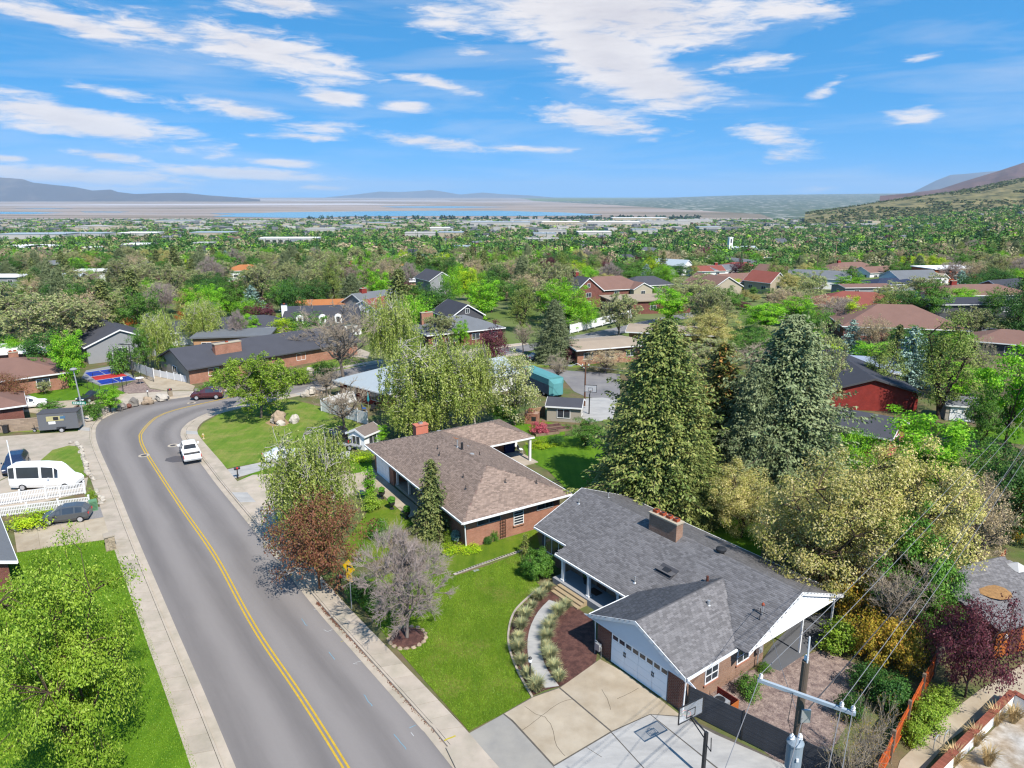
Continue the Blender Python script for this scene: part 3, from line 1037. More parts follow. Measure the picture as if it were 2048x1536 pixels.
def chimney(parent, x, y, lx, ly, z0, z1, mat, pots=2, capm=None, potm=None):
 c = MB().box(x - lx / 2, x + lx / 2, y - ly / 2, y + ly / 2, z0, z1).build('chimney', mat, parent)
 MB().box(x - lx / 2 - .07, x + lx / 2 + .07, y - ly / 2 - .07, y + ly / 2 + .07, z1 + .002, z1 + .12).build('chimney_cap', capm or W_CREAM, c)
 for k in range(pots):
  px = x + (k - (pots - 1) / 2) * lx / max(1, pots) * .98
  b = MB()
  r = min(.2, ly * .36)
  for q0, q1, z2, z3 in ((r, r, .12, .34),):
   b.box(px - r, px + r, y - r, y + r, z1 + z2, z1 + z3)
  b.box(px - r + .06, px + r - .06, y - r + .06, y + r - .06, z1 + .341, z1 + .343, 1)
  b.build('chimney_pot', [potm or CLAY, DARKM], c)
 return c
def vent(parent, x, y, z, h=.45, r=.05, mat=None):
 MB().tube([(x, y, z - .1), (x, y, z + h)], r, 8).lathe((x, y, z - .02), [(.16, 0), (.06, .07)], 8).build('roof_vent', mat or DARKM, parent)
def gable_planes(L, D, hw, s, oh, og):
 hd = D / 2 + oh
 hr = hw + s * D / 2
 l = L / 2 + og
 return [([(-l, -hd), (l, -hd), (l, 0), (-l, 0)], (hr, 0, s)), ([(-l, 0), (l, 0), (l, hd), (-l, hd)], (hr, 0, -s))], hr
def hip_planes(L, D, hw, s, oh):
 hd, l = D / 2 + oh, L / 2 + oh
 z = hw - s * oh
 r = l - hd
 return [([(-l, -hd), (l, -hd), (r, 0), (-r, 0)], (z + s * hd, 0, s)), ([(l, hd), (-l, hd), (-r, 0), (r, 0)], (z + s * hd, 0, -s)),
   ([(l, -hd), (l, hd), (r, 0)], (z + s * l, -s, 0)), ([(-l, hd), (-l, -hd), (-r, 0)], (z + s * l, s, 0))], z + s * hd
PROTECT = []      # parts of the view kept free of the scattered trees: px box, distance
def house(label, c, rz, L, D, hw=2.7, s=.36, kind='hip', wall=None, roof=None, win=(3, 2, 1, 1), chim=None, garage=None, name='house', oh=.5, trim=None, top=None, cat='house', flatz=None, gablewall=None, storeys=1, door=None, protect=True, gwin=False):
 """c = centre on the ground, rz = ridge direction in degrees; win = windows on the -y, +y, -x, +x walls"""
 z = float(T(c[0], c[1]))
 if z > -1:
  z = YL
 t = thing(name, label, cat, (c[0], c[1], z), math.radians(rz))
 w = MB()
 if kind == 'gable':
  planes, hr = gable_planes(L, D, hw, s, oh, oh * .7)
  hp = hr - .17
  w.extrude([(-D / 2, -3), (D / 2, -3), (D / 2, hw - .17), (0, hp), (-D / 2, hw - .17)], -L / 2, L / 2)
 elif kind == 'hip':
  planes, hr = hip_planes(L, D, hw, s, oh)
  w.box(-L / 2, L / 2, -D / 2, D / 2, -3, hw - .16)
 else:
  hr = hw
  planes = None
  w.box(-L / 2, L / 2, -D / 2, D / 2, -3, hw - .02)
 w.build('wall', wall, t)
 tr = trim or WHITE
 if planes:
  ro = roof_solid(planes, roof, t)
  f = MB()
  if kind == 'gable':
   for sx in (-1, 1):
    x = sx * (L / 2 + oh * .7)
    for sy in (-1, 1):
     hd = D / 2 + oh
     pts = [(0, hr), (sy * hd, hr - s * hd), (sy * hd, hr - s * hd - .26), (0, hr - .26)]
     f.extrude(pts if sy > 0 else pts[::-1], min(x, x + sx * .04), max(x, x + sx * .04))
   for sy in (-1, 1):
    y = sy * (D / 2 + oh)
    zz = hr - s * (D / 2 + oh)
    f.box(-L / 2 - oh * .7, L / 2 + oh * .7, min(y, y + sy * .05), max(y, y + sy * .05), zz - .2, zz + .0)
  else:
   zz = hw - s * oh
   l, hd = L / 2 + oh, D / 2 + oh
   f.box(-l - .05, l + .05, -hd - .05, -hd, zz - .2, zz)
   f.box(-l - .05, l + .05, hd, hd + .05, zz - .2, zz)
   f.box(-l - .05, -l, -hd, hd, zz - .2, zz)
   f.box(l, l + .05, -hd, hd, zz - .2, zz)
  f.build('fascia', tr, t)
 else:
  ro = MB().box(-L / 2 - oh, L / 2 + oh, -D / 2 - oh, D / 2 + oh, hw, hw + .28).build('roof', roof, t)
 for side, n in enumerate(win):
  ln = (L, L, D, D)[side]
  face = (-math.pi / 2, math.pi / 2, math.pi, 0)[side]
  for st in range(storeys):
   for k in range(n):
    u = -ln / 2 + ln * (k + .5) / n
    if side == 0 and garage is not None and abs(u - garage) < 3.6 and st == 0:
     continue
    zc = (hw - .17) * (st + .5) / storeys + .1
    p = {0: (u, -D / 2 - .02, zc), 1: (u, D / 2 + .02, zc), 2: (-L / 2 - .02, u, zc), 3: (L / 2 + .02, u, zc)}[side]
    window(t, p, min(1.7, ln / n * .45), 1.15, face)
 if gwin and kind == 'gable':
  for sx in (-1, 1):
   window(t, (sx * (L / 2 + .02), 0, hw + (hr - hw) * .38), .9, 1.0, 0 if sx > 0 else math.pi)
 if garage is not None:
  g = MB()
  for k in range(4):
   g.box(garage - 2.4, garage + 2.4, -D / 2 - .06, -D / 2 + .02, .05 + k * .53, .05 + k * .53 + .515)
  g.build('garage_door', WHITE, t)
 if door is not None:
  d = MB().box(door - .5, door + .5, -D / 2 - .05, -D / 2 + .02, .1, 2.15).build('door', W_DARK, t)
  MB().box(door + .34, door + .42, -D / 2 - .09, -D / 2 - .052, 1.0, 1.1).build('handle', STEEL, d)
 if chim:
  chimney(ro, *chim[:4], hr - 1.6, hr + chim[4], chim[5], pots=chim[6] if len(chim) > 6 else 2)
 if protect:
  q = P((c[0], c[1], z + hr * .7))
  r = (L + D) / 4 * FPX / q[2]
  PROTECT.append((q[0] - r, q[0] + r, P((c[0], c[1], z + hr))[1] - 3, P((c[0], c[1], z))[1], c[1]))
 LANDMARKS.append((P((c[0], c[1], z))[0], c[1], label))
 return t
LANDMARKS = []
# ---- the grey ranch house in front
gh = thing('house', 'grey shingled ranch house with white gable ends and a double garage', 'house', hab(-32, -39.7, YL), math.atan2(-.8, .6))
S = .396
g_planes = [([(-10.7, 0), (-10.7, -5.3), (-6.6, -5.3), (-6.6, -6.4), (1.5, -6.4), (1.5, -5.68), (5.6, -1.59), (9.7, -5.68), (9.7, -5.5), (10.5, -5.5), (10.5, 0)], (5.0, 0, S)),
   ([(-10.7, 0), (10.5, 0), (10.5, 5.5), (-10.7, 5.5)], (5.0, 0, -S)),
   ([(1.5, -10.35), (5.6, -10.35), (5.6, -1.59), (1.5, -5.68)], (2.75 - S * 1.5, S, 0)),
   ([(5.6, -10.35), (9.7, -10.35), (9.7, -5.68), (5.6, -1.59)], (2.75 + S * 9.7, -S, 0))]
g_roof = roof_solid(g_planes, R_GREYB, gh)
shingles(g_planes, R_GREY, g_roof, seed=4)
w = MB()
w.extrude([(-4.8, -.1), (5.0, -.1), (5.0, 2.83), (0, 4.82), (-4.8, 2.92)], -10.2, 4.3)
w.build('wall', BR_TAN, gh)
MB().box(2.0, 9.3, -9.9, -4.85, -.1, 2.70).build('wall', BR_TAN, gh)
MB().box(4.35, 9.3, -4.84, -1.9, -.1, 2.92).build('wall', BR_TAN, gh)
for x0, x1 in ((1.96, 3.22), (8.12, 9.34)):
 MB().box(x0, x1, -9.97, -9.905, -.1, 2.45).build('brick_pier', BR_ROUGH, gh)
MB().box(3.22, 8.12, -9.96, -9.905, 2.26, 2.45).build('lintel', BR_ROUGH, gh)
gd = MB().box(3.26, 8.08, -9.94, -9.902, 0, 2.24).build('garage_door', W_GREY, gh)
GD = M('garage door white', (.78, .78, .78), var=.04, rough=.5)
for r in range(4):
 for k in range(4):
  x0 = 3.3 + k * 1.19
  MB().box(x0, x0 + 1.17, -9.975, -9.945, .02 + r * .555, .02 + r * .555 + .54).build('panel', GD, gd)
for k in range(8):
 x0 = 3.36 + k * .595
 MB().box(x0 + .06, x0 + .5, -9.992, -9.978, 1.80, 2.08).build('pane', GLASS, gd)
for x in (4.5, 6.9):
 b = MB()
 for sg in (-1, 1):
  b.cbox((x + sg * .06, -9.99, 1.2), (.03, .025, .34), mi=0, ry=sg * .25)
  b.cbox((x - sg * .06, -9.992, 1.2), (.03, .025, .34), mi=0, ry=sg * .25)
 b.build('handle', DARKM, gd)
for k in range(9):
 z0 = 2.42 + k * .2
 hw_ = max(.0, (4.32 - z0) / S - .05)
 h2 = max(.0, (4.32 - z0 - .19) / S - .05)
 if hw_ > .15:
  zt = z0 + .19
  MB().extrude([(0, z0), (-.03, z0), (-.012, zt), (0, zt)], 0, 1)
  b = MB()
  a = [(5.6 - hw_, -10.24, z0), (5.6 + hw_, -10.24, z0), (5.6 + h2, -10.215, zt), (5.6 - h2, -10.215, zt)]
  c_ = [(p[0], -10.19, p[2]) for p in a]
  b.poly(a).poly(c_[::-1])
  for i in range(4):
   j = (i + 1) % 4
   b.poly([a[j], a[i], c_[i], c_[j]])
  b.build('plank', PLANK, gh)
for k in range(12):
 z0 = 2.72 + k * .18
 hw_ = max(.0, (4.80 - z0) / S)
 h2 = max(.0, (4.80 - z0 - .17) / S)
 if hw_ > .2:
  zt = z0 + .17
  b = MB()
  a = [(10.43, -hw_, z0), (10.43, hw_, z0), (10.37, h2, zt), (10.37, -h2, zt)]
  c_ = [(10.34, p[1], p[2]) for p in a]
  b.poly(a).poly(c_[::-1])
  for i in range(4):
   j = (i + 1) % 4
   b.poly([a[j], a[i], c_[i], c_[j]])
  b.build('plank', PLANK, gh)
MB().box(2.0, 9.3, -10.2, -9.99, 2.455, 2.5).build('soffit', WHITE, gh)
MB().box(9.32, 10.36, -5.2, 5.2, 2.68, 2.715).box(4.33, 9.28, -1.85, 5.0, 2.67, 2.705).build('soffit', WHITE, gh)
def rake(parent, x, y0, z0, y1, z1, axis, d=.04, h=.24):
 b = MB()
 if axis == 'x':
  b.extrude([(y0, z0 - h), (y1, z1 - h), (y1, z1 + .03), (y0, z0 + .03)], x, x + d)
 else:
  k = MB()
  p = [(y0, x, z0 - h), (y1, x, z1 - h), (y1, x, z1 + .03), (y0, x, z0 + .03)]
  q = [(a, x - d, c) for a, _b, c in p]
  b.poly(q).poly(p[::-1])
  for i in range(4):
   j = (i + 1) % 4
   b.poly([q[j], q[i], p[i], p[j]])
 return b.build('fascia', WHITE, parent)
rake(gh, 10.5, 0, 5, -5.5, 5 - S * 5.5, 'x')
rake(gh, 10.5, 0, 5, 5.5, 5 - S * 5.5, 'x')
rake(gh, -10.74, 0, 5, -5.3, 5 - S * 5.3, 'x')
rake(gh, -10.74, 0, 5, 5.5, 5 - S * 5.5, 'x')
rake(gh, -10.352, 5.6, 4.374, 1.5, 2.75, 'y')
rake(gh, -10.352, 5.6, 4.374, 9.7, 2.75, 'y')
gu = MB()
gu.box(-10.7, -6.62, -5.42, -5.305, 2.72, 2.86).box(-6.66, 1.48, -6.52, -6.405, 2.3, 2.44).box(-6.73, -6.61, -6.4, -5.43, 2.32, 2.46)
gu.box(9.705, 9.82, -10.3, -5.6, 2.6, 2.74).box(1.38, 1.495, -10.3, -6.53, 2.6, 2.74)
gu.box(-10.7, 10.5, 5.505, 5.62, 2.66, 2.80)
gu.build('gutter', WHITE, gh)
MB().tube([(9.76, -10.2, 2.6), (9.5, -10.06, 2.3), (9.42, -10.05, .1)], .05, 6).build('downspout', WHITE, gh)
MB().tube([(1.44, -10.2, 2.6), (1.8, -10.06, 2.35), (1.86, -10.05, .1)], .05, 6).build('downspout', WHITE, gh)
ps = MB().box(-6.6, 1.95, -6.7, -4.82, -.1, .5).build('porch_floor', M('porch slab', A(186, 188, 194), var=.08), gh)
STEPM = M('step tan', A(206, 182, 146), var=.1)
for k in range(3):
 MB().box(-5.65, -2.55, -7.05 - .33 * k, -6.72 - .33 * k, -.1, .40 - .14 * k).build('step', STEPM, gh)
for x in (-5.75, -2.8, .3):
 c = MB().box(x - .11, x + .11, -6.46, -6.24, .62, 2.2).build('column', WHITE, gh)
 MB().box(x - .17, x + .17, -6.52, -6.18, .505, .62).build('column_base', WHITE, c)
 MB().box(x - .16, x + .16, -6.51, -6.19, 2.2, 2.29).build('column_cap', WHITE, c)
window(gh, (-8.5, -4.83, 1.65), 2.6, 1.45, -math.pi / 2, sash=3, frame=WHITE)
window(gh, (-.9, -4.83, 1.75), 1.7, 1.2, -math.pi / 2, sash=2)
d = MB().box(-3.5, -2.5, -4.86, -4.78, .52, 2.55).build('door', M('door brown', A(120, 84, 66)), gh)
MB().box(-2.66, -2.6, -4.92, -4.865, 1.45, 1.6).build('handle', STEEL, d)
for x in (-10.05, -7.05):
 MB().box(x - .17, x + .17, -4.86, -4.8, .9, 2.4).build('shutter', W_DARK, gh)
for y in (-7.4, -4.22):
 window(gh, (9.32, y, 1.55), 1.15, .95, 0, sash=2, rows=2)
 MB().box(9.31, 9.42, y - .72, y + .72, .90, .99).build('sill', BR_ORANGE, gh)
chimney(g_roof, -.72, -.45, 2.7, .75, 4.2, 6.1, BR_TAN, pots=4)
for x, y, h, r in ((-9.4, -1.5, .42, .05), (-8.6, 1.2, .4, .05), (.74, -5.2, .5, .05)):
 vent(g_roof, x, y, 5 - S * abs(y), h, r, STEEL)
vent(g_roof, 5.0, -2.6, 3.99, .55, .09, M('rusty pipe', A(120, 70, 56)))
vent(g_roof, 6.7, -4.6, 3.93, .30, .10, STEEL)
MB().box(1.2, 2.7, -3.65, -2.75, 3.80, 3.82).build('patch', R_GREYB, g_roof)
pv = MB()
pv.m = Matrix.Translation((1.95, -3.25, 5 - S * 3.25 + .05)) @ Matrix.Rotation(math.atan(S), 4, 'X')
pv.box(-.75, .75, -.5, .5, -.02, 0, 1)
pv.box(-.28, .28, -.22, .22, 0, .14)
pv.build('roof_vent', [DARKM, M('roof patch', A(88, 88, 94))], g_roof)
vb = MB().lathe((3.9, .25, 4.85), [(.25, 0), (.25, .25), (.38, .27), (.38, .42), (.2, .5)], 12)
vb.build('roof_vent', DARKM, g_roof)
for y in (.85, 4.7):
 MB().box(10.2, 10.32, y - .06, y + .06, 0, 2.68).build('post', WHITE, gh)
LANDMARKS.append((1300, 47, 'the grey ranch house'))
gm = Matrix.Translation(gh.location) @ Matrix.Rotation(gh.rotation_euler.z, 4, 'Z')
def ghp(x, y, z=0):
 return gm @ Vector((x, y, z))
m = thing('gas_meter', 'grey gas meter beside the garage door at the mulch bed', 'gas meter', ghp(2.35, -10.25, 0), gh.rotation_euler.z)
MB().box(-.2, .2, -.12, .12, .45, .95).build('meter_box', STEEL, m)
MB().tube([(-.3, 0, 0), (-.3, 0, 1.05), (-.1, 0, 1.05), (-.1, 0, .9)], .03, 6).tube([(.3, 0, 0), (.3, 0, .8), (.1, 0, .8)], .03, 6).build('pipe', STEEL, m)
m = thing('air_conditioner', 'round fanned air conditioner boxed in orange planks beside the brick wall', 'air conditioner', ghp(10.6, -8.15, 0), gh.rotation_euler.z)
MB().box(-.42, .42, -.42, .42, .08, .82).build('casing', W_GREY, m)
MB().lathe((0, 0, .82), [(.36, 0), (.36, .05)], 18).build('grille', STEEL, m)
MB().lathe((0, 0, .872), [(.31, 0), (.31, .004)], 18).build('fan', DARKM, m)
s = thing('screen_fence', 'low orange plank screen round the air conditioner', 'screen', ghp(10.6, -8.15, 0), gh.rotation_euler.z)
for k in range(5):
 MB().box(-.75, .78, -.82, -.78, .05 + k * .19, .05 + k * .19 + .17).build('plank', W_ORANGE, s)
 MB().box(.78, .82, -.8, .7, .05 + k * .19, .05 + k * .19 + .17).build('plank', W_ORANGE, s)
 MB().box(-.75, .78, .7, .74, .05 + k * .19, .05 + k * .19 + .17).build('plank', BR_RED, s)
m = thing('utility_mast', 'electric service mast with meter on the brick wall by the white gable', 'service mast', ghp(9.5, -2.8, 0), gh.rotation_euler.z)
MB().tube([(0, 0, .3), (0, 0, 4.6)], .045, 8).build('pipe', STEEL, m)
MB().box(-.05, .18, -.2, .2, 1.2, 1.75).lathe((.19, 0, 1.35), [(.1, 0), (.1, .18)], 10).build('meter', STEEL, m)
MB().lathe((0, 0, 4.6), [(.09, 0), (.1, .1), (.03, .2)], 8).build('weather_head', CLAY, m)
m = thing('antenna', 'black antenna on a thin pole standing on the white gable', 'antenna', ghp(9.6, -3.2, 3.3), gh.rotation_euler.z)
MB().tube([(0, 0, -.6), (0, 0, 1.3)], .025, 6).build('pole', DARKM, m)
MB().tube([(-.5, 0, 1.0), (.5, 0, 1.1)], .02, 5).tube([(-.3, -.3, 1.05), (-.3, .3, 1.05)], .015, 5).tube([(.3, -.3, 1.08), (.3, .3, 1.08)], .015, 5).build('arms', DARKM, m)
m = thing('doormat', 'dark brown doormat on the grey porch floor', 'doormat', ghp(-3.0, -5.5, .505), gh.rotation_euler.z)
MB().box(-.5, .5, -.35, .35, 0, .02).build('mat', M('mat brown', A(96, 70, 56)), m)
m = thing('flower_pot', 'dark planter with green shrub beside the porch door', 'planter', ghp(-4.3, -5.2, .505), gh.rotation_euler.z)
MB().lathe((0, 0, 0), [(.2, 0), (.28, .5), (.24, .5)], 12).build('pot', DARKM, m)
MB().rock((0, 0, .75), (.3, .3, .35), 4).build('foliage', M('leaf plain', A(70, 100, 40), var=.3, scale=6), m)
# ---- the brown roofed brick house next door
bz = math.atan2(-.85, .53)
bh = thing('house', 'orange brick ranch house with brown hipped roof and recessed porch', 'house', (-4.2, 55.3, YL), bz)
s = .36
b_planes = [([(-23, 0), (0, 0), (-5.75, 5.75), (-17.25, 5.75)], (3.0, 0, s)),
   ([(0, 0), (0, 11.5), (-5.75, 5.75)], (3.0, -s, 0)),
   ([(-5.75, 5.75), (0, 11.5), (-15.3, 11.5), (-19.15, 7.65), (-17.25, 5.75)], (3.0 + s * 11.5, 0, -s)),
   ([(-23, 0), (-17.25, 5.75), (-19.15, 7.65), (-19.15, 13.65), (-23, 17.5)], (3.0 + s * 23, s, 0)),
   ([(-15.3, 11.5), (-15.3, 17.5), (-19.15, 13.65), (-19.15, 7.65)], (3.0 - s * 15.3, -s, 0)),
   ([(-23, 17.5), (-19.15, 13.65), (-15.3, 17.5)], (3.0 + s * 17.5, 0, -s))]
b_roof = roof_solid(b_planes, R_BROWNB, bh)
shingles(b_planes, R_BROWN, b_roof, seed=8)
MB().box(-6.3, -.75, .75, 10.7, -.1, 2.82).build('wall', BR_ORANGE, bh)
MB().box(-22.2, -17.0, .75, 10.7, -.1, 2.82).build('wall', BR_ORANGE, bh)
MB().box(-16.99, -6.31, 3.2, 10.68, -.1, 2.82).build('wall', BR_ORANGE, bh)
MB().box(-22.18, -19.2, 10.71, 16.5, -.1, 2.82).build('wall', BR_ORANGE, bh)
MB().box(-16.99, -6.31, .9, 3.19, -.1, .28).build('porch_floor', CONC, bh)
b = MB().box(-23.05, .05, -.13, -.005, 2.82, 2.98).box(.005, .13, 0, 11.5, 2.82, 2.98).box(-15.28, 0, 11.505, 11.63, 2.82, 2.98).box(-15.295, -15.17, 11.64, 17.5, 2.82, 2.98).box(-23.13, -23.005, 0, 17.5, 2.82, 2.98)
b.build('gutter', WHITE, bh)
MB().box(-22.9, -.1, .1, .74, 2.78, 2.80).box(-.74, -.1, .75, 11.4, 2.78, 2.80).build('soffit', WHITE, bh)
gd = MB().box(-21.6, -18.0, .70, .74, .0, 2.35).build('garage_door', W_WHITE, bh)
for r in range(4):
 for k in range(4):
  MB().box(-21.56 + k * .89, -21.56 + k * .89 + .87, .665, .698, .02 + r * .58, .02 + r * .58 + .565).build('panel', GD, gd)
for x in (-16.6, -13.6, -10.2, -6.9):
 MB().box(x - .1, x + .1, .95, 1.15, .28, 2.8).build('column', WHITE, bh)
for x in (-15.2, -11.5, -8.2):
 window(bh, (x, 3.17, 1.6), 1.5, 1.4, -math.pi / 2)
MB().box(-13.9, -12.9, 3.12, 3.19, .3, 2.4).build('door', W_DARK, bh)
window(bh, (-.73, 3.0, 2.25), 2.3, .62, 0, sash=2, frame=W_GREY)
window(bh, (-.73, 6.1, 1.75), .95, 1.5, 0, sash=1, rows=6)
window(bh, (-.73, 9.0, 2.2), 1.7, .7, 0, sash=2, frame=W_GREY)
MB().box(-.72, -.6, 5.5, 6.7, .86, .98).build('sill', BR_ORANGE, bh)
MB().tube([(-.02, .05, 2.8), (-.45, .45, 2.4), (-.6, .62, .1)], .055, 6).build('downspout', WHITE, bh)
ch = chimney(b_roof, -21.3, 6.0, .85, 1.5, 2.9, 4.75, M('chimney salmon', A(244, 150, 124), var=.1), pots=1, capm=M('chimney salmon', (0, 0, 0)), potm=STEEL)
MB().lathe((-19.6, 7.5, 4.15), [(.3, 0), (.26, .12), (.1, .16)], 12).lathe((-13.2, 7.6, 4.25), [(.28, 0), (.24, .12), (.1, .16)], 12).lathe((-9.6, 6.2, 4.85), [(.28, 0), (.24, .12), (.1, .16)], 12).build('roof_vent', W_GREY, b_roof)
for x, y in ((-13.6, 4.4), (-12.2, 3.9), (-6.2, 3.4), (-4.2, 2.6), (-3.2, 6.2), (-2.2, 9.0), (-9.8, 7.2)):
 z = min(3 + s * y, 3 - s * x, 3 + s * (11.5 - y))
 vent(b_roof, x, y, z, .36, .04)
vent(b_roof, -11.8, 5.75, 5.07, .75, .07, STEEL)
vent(b_roof, -10.9, 5.8, 5.05, .75, .13, DARKM)
pv = MB()
bmi = (Matrix.Translation(bh.location) @ Matrix.Rotation(bz, 4, 'Z')).inverted()
pq = [bmi @ G(x, y, 4.45) for x, y in ((893, 897), (918, 876), (868, 871))]
pv.poly([(q.x, q.y, min(3 + s * (11.5 - q.y), 3 + s * q.y, 3 + s * (q.x + 23)) + .06) for q in pq])
pv.build('patch', M('roof underlay orange', A(196, 132, 92), var=.1), b_roof)
MB().box(-15.6, -15.35, 16.9, 17.15, .1, 2.8).build('column', WHITE, bh)
MB().box(-19.1, -14.6, 10.75, 17.6, -.05, .12).build('patio', CONC, bh)
LANDMARKS.append((930, 65, 'the brown roofed house'))
def bhp(x, y, z=0):
 return Matrix.Translation(bh.location) @ Matrix.Rotation(bz, 4, 'Z') @ Vector((x, y, z))
tr = thing('trellis', 'dark wooden trellis leaning on the orange brick wall', 'trellis', bhp(-.62, 4.4, 0), bz)
b = MB()
for y in (-.25, 0, .25):
 b.box(-.02, .02, y - .02, y + .02, .1, 1.9)
for k in range(6):
 b.box(.022, .05, -.3, .3, .3 + k * .28, .34 + k * .28)
b.build('lattice', M('dark wood', A(96, 66, 50)), tr)
for i, (px, py) in enumerate(((1010, 857), (1022, 900), (1035, 903))):
 pass
# ---- houses of the street and beyond
house('tan gabled ranch with charcoal roof and wide orange brick chimney by the court', (-45.6, 127.8), 45, 32, 12.2, 2.9, .36, 'gable', W_TAUPE, R_DARK, (4, 2, 1, 1), chim=(-8.2, -3.4, 4.6, 1.1, .3, BR_ORANGE, 1), trim=W_DARK, oh=.7)
MB().box(-16.02, 15.9, -6.16, -6.105, -.1, 2.2).build('brick_facing', BR_ORANGE, bpy.data.objects['house.002'])
house('pale grey gabled house with dark roof behind the white court fence', (-77.5, 135.5), 130, 14, 11.5, 3.4, .42, 'gable', W_GREY, R_DARK, (2, 2, 1, 1))
house('long low house with charcoal roof among the birches behind the court', (-62, 152), 20, 26, 10, 2.8, .34, 'hip', W_WHITE, R_DARK, (4, 2, 1, 1))
c = G(470, 668, 3)
house('small flat roofed house with orange tan walls behind the charcoal ranch', (c.x, c.y), 10, 14, 8, 3.0, .3, 'flat', M('wall apricot', A(226, 176, 132)), R_MID, (3, 1, 1, 1))
mz = thing('house', 'dark mansard roofed house with three white arched dormers', 'house', (-43.2, 160.5, float(T(-43, 160))), math.radians(12))
MB().box(-8.5, 8.5, -5, 5, -2, 2.8).build('wall', W_WHITE, mz)
b = MB()
for (x0, y0, z0), (x1, y1, z1) in (((9, 5.5, 2.8), (7.9, 4.4, 5.6)),):
 lo = [(-x0, -y0, z0), (x0, -y0, z0), (x0, y0, z0), (-x0, y0, z0)]
 hi = [(-x1, -y1, z1), (x1, -y1, z1), (x1, y1, z1), (-x1, y1, z1)]
 for i in range(4):
  j = (i + 1) % 4
  b.poly([lo[i], lo[j], hi[j], hi[i]])
 b.poly(hi).poly(lo[::-1])
b.build('roof', R_DARK, mz)
for x in (-4.6, 0.2, 3.6):
 dm = MB().box(x - .75, x + .75, -5.6, -4.6, 2.95, 4.5).lathe((x, -5.1, 4.48), [(.74, 0), (.6, .32), (.1, .5)], 10).build('dormer', W_WHITE, mz)
 window(dm, (x, -5.62, 3.75), .75, 1.2, -math.pi / 2, sash=1)
for x in (-6, -2, 2, 6):
 window(mz, (x, -5.02, 1.4), 1.2, 1.5, -math.pi / 2)
chimney(mz, -8.0, -2, 1.2, 1.2, 2, 6.9, W_WHITE, 1, capm=DARKM)
PROTECT.append((585, 712, 612, 668, 150))
LANDMARKS.append((645, 160, 'the dark mansard house'))
c = G(660, 606, 4)
house('low house with orange tile roof behind the dark mansard house', (c.x, c.y + 4), 12, 26, 9, 3, .36, 'hip', W_CREAM, R_ORANGE, (3, 1, 1, 1), chim=(-9, 0, 1.5, 1, .5, BR_ORANGE))
c = G(752, 612, 4)
house('white timbered house with red gable behind the weeping birch', (c.x, c.y), 60, 9, 7, 3.4, .5, 'gable', W_WHITE, R_RED, (2, 1, 1, 1))
house('red brick house with blue grey hipped roof and broad brick chimney', (-12.4, 149.5), 30, 17, 12, 3.0, .36, 'hip', BR_DARK, R_MID, (4, 2, 2, 2), chim=(-5.6, 1.5, 2.6, 1, .9, BR_ORANGE, 1))
PROTECT.append((845, 965, 618, 672, 120))
house('low house with white metal hipped roof and orange brick terrace wall', (-16.0, 108.8), 50, 19, 11, 2.9, .33, 'hip', BR_RED, R_METAL, (3, 2, 2, 2), oh=.8)
c = G(935, 735, 4)
house('white house with white metal gabled roof behind the twin birches', (c.x, c.y + 1), 35, 13, 8, 3.0, .4, 'gable', W_WHITE, R_METAL, (3, 2, 1, 1))
PROTECT.append((1150, 1240, 672, 720, 118))
house('low brick house with flat tan roof facing the cul de sac', (16.6, 131.5), 20, 13, 8, 3.1, .1, 'gable', BR_ORANGE, R_TAN, (3, 1, 1, 2), oh=.9)
c = G(1345, 655, 3.6)
house('orange walled house with flat tan roof behind the golden spruce', (c.x, c.y), -14, 17, 8, 3.2, .08, 'gable', M('wall orange tan', A(214, 150, 104)), R_TAN, (3, 1, 1, 1), oh=1.0)
house('red brick house with charcoal roof and bare brick gable beneath a tall pine', (52.6, 107.4), 83, 20, 12.5, 3.0, .30, 'gable', BR_RED, R_BLACK, (2, 2, 0, 0), oh=.6, trim=W_DARK)
house('coral brick house with grey roof and cream gable below the red house', (41.2, 84.8), -40, 13, 7.5, 2.9, .36, 'gable', M('brick coral', A(230, 116, 106), var=.1), R_DARK, (2, 1, 1, 1), gwin=False)
c = G(1700, 712, 4)
house('low house with pale blue metal roof beside the blue spruces', (c.x, c.y), -15, 13, 9, 2.7, .3, 'gable', BR_DARK, R_METALB, (2, 1, 1, 1))
house('orange brick house with rose brown hipped roof beside the putting lawn', (-82.5, 108.0), 40, 20, 12, 2.9, .34, 'hip', BR_ORANGE, R_ROSE, (3, 2, 2, 3), chim=(4, 1, 1.3, .9, .6, BR_ORANGE))
house('low garage with weathered brown roof behind the white sport utility car', (-72.2, 93.5), 36, 8, 7.5, 2.5, .36, 'hip', BR_DARK, R_ROSE, (1, 1, 1, 1))
house('flat roofed brick house with white parapet among trees beside the court', (-90, 122), 20, 16, 9, 3.6, .3, 'flat', BR_ORANGE, W_WHITE, (2, 1, 1, 1))
house('house with mottled grey shingle roof beside the big leafy tree', (-46.5, 49.6), -49, 9.6, 11.2, 2.7, .36, 'gable', BR_DARK, R_MID, (2, 1, 1, 1), oh=.6, protect=False)
t = house('beige garden shed with grey gabled roof by the wooden pole', (7.4, 94.1), -12, 4.6, 3.6, 2.3, .36, 'gable', W_TAUPE, R_DARK, (1, 0, 0, 1), name='garden_shed', cat='shed', oh=.3)
t = house('small white play shed with brown roof at the end of the lawn', (-18.2, 83.0), 60, 3.0, 2.6, 2.0, .45, 'gable', W_WHITE, M('shed roof brown', A(150, 136, 128), var=.2, scale=4), (1, 0, 1, 1), name='garden_shed', cat='shed', oh=.25)
c = G(1930, 845)
t = house('pale shed with cross braced white doors under the tall pine', (c.x, c.y + 2), -18, 3.6, 3.2, 2.4, .5, 'gable', W_TAUPE, R_MID, (0, 0, 0, 0), name='garden_shed', cat='shed', oh=.25)
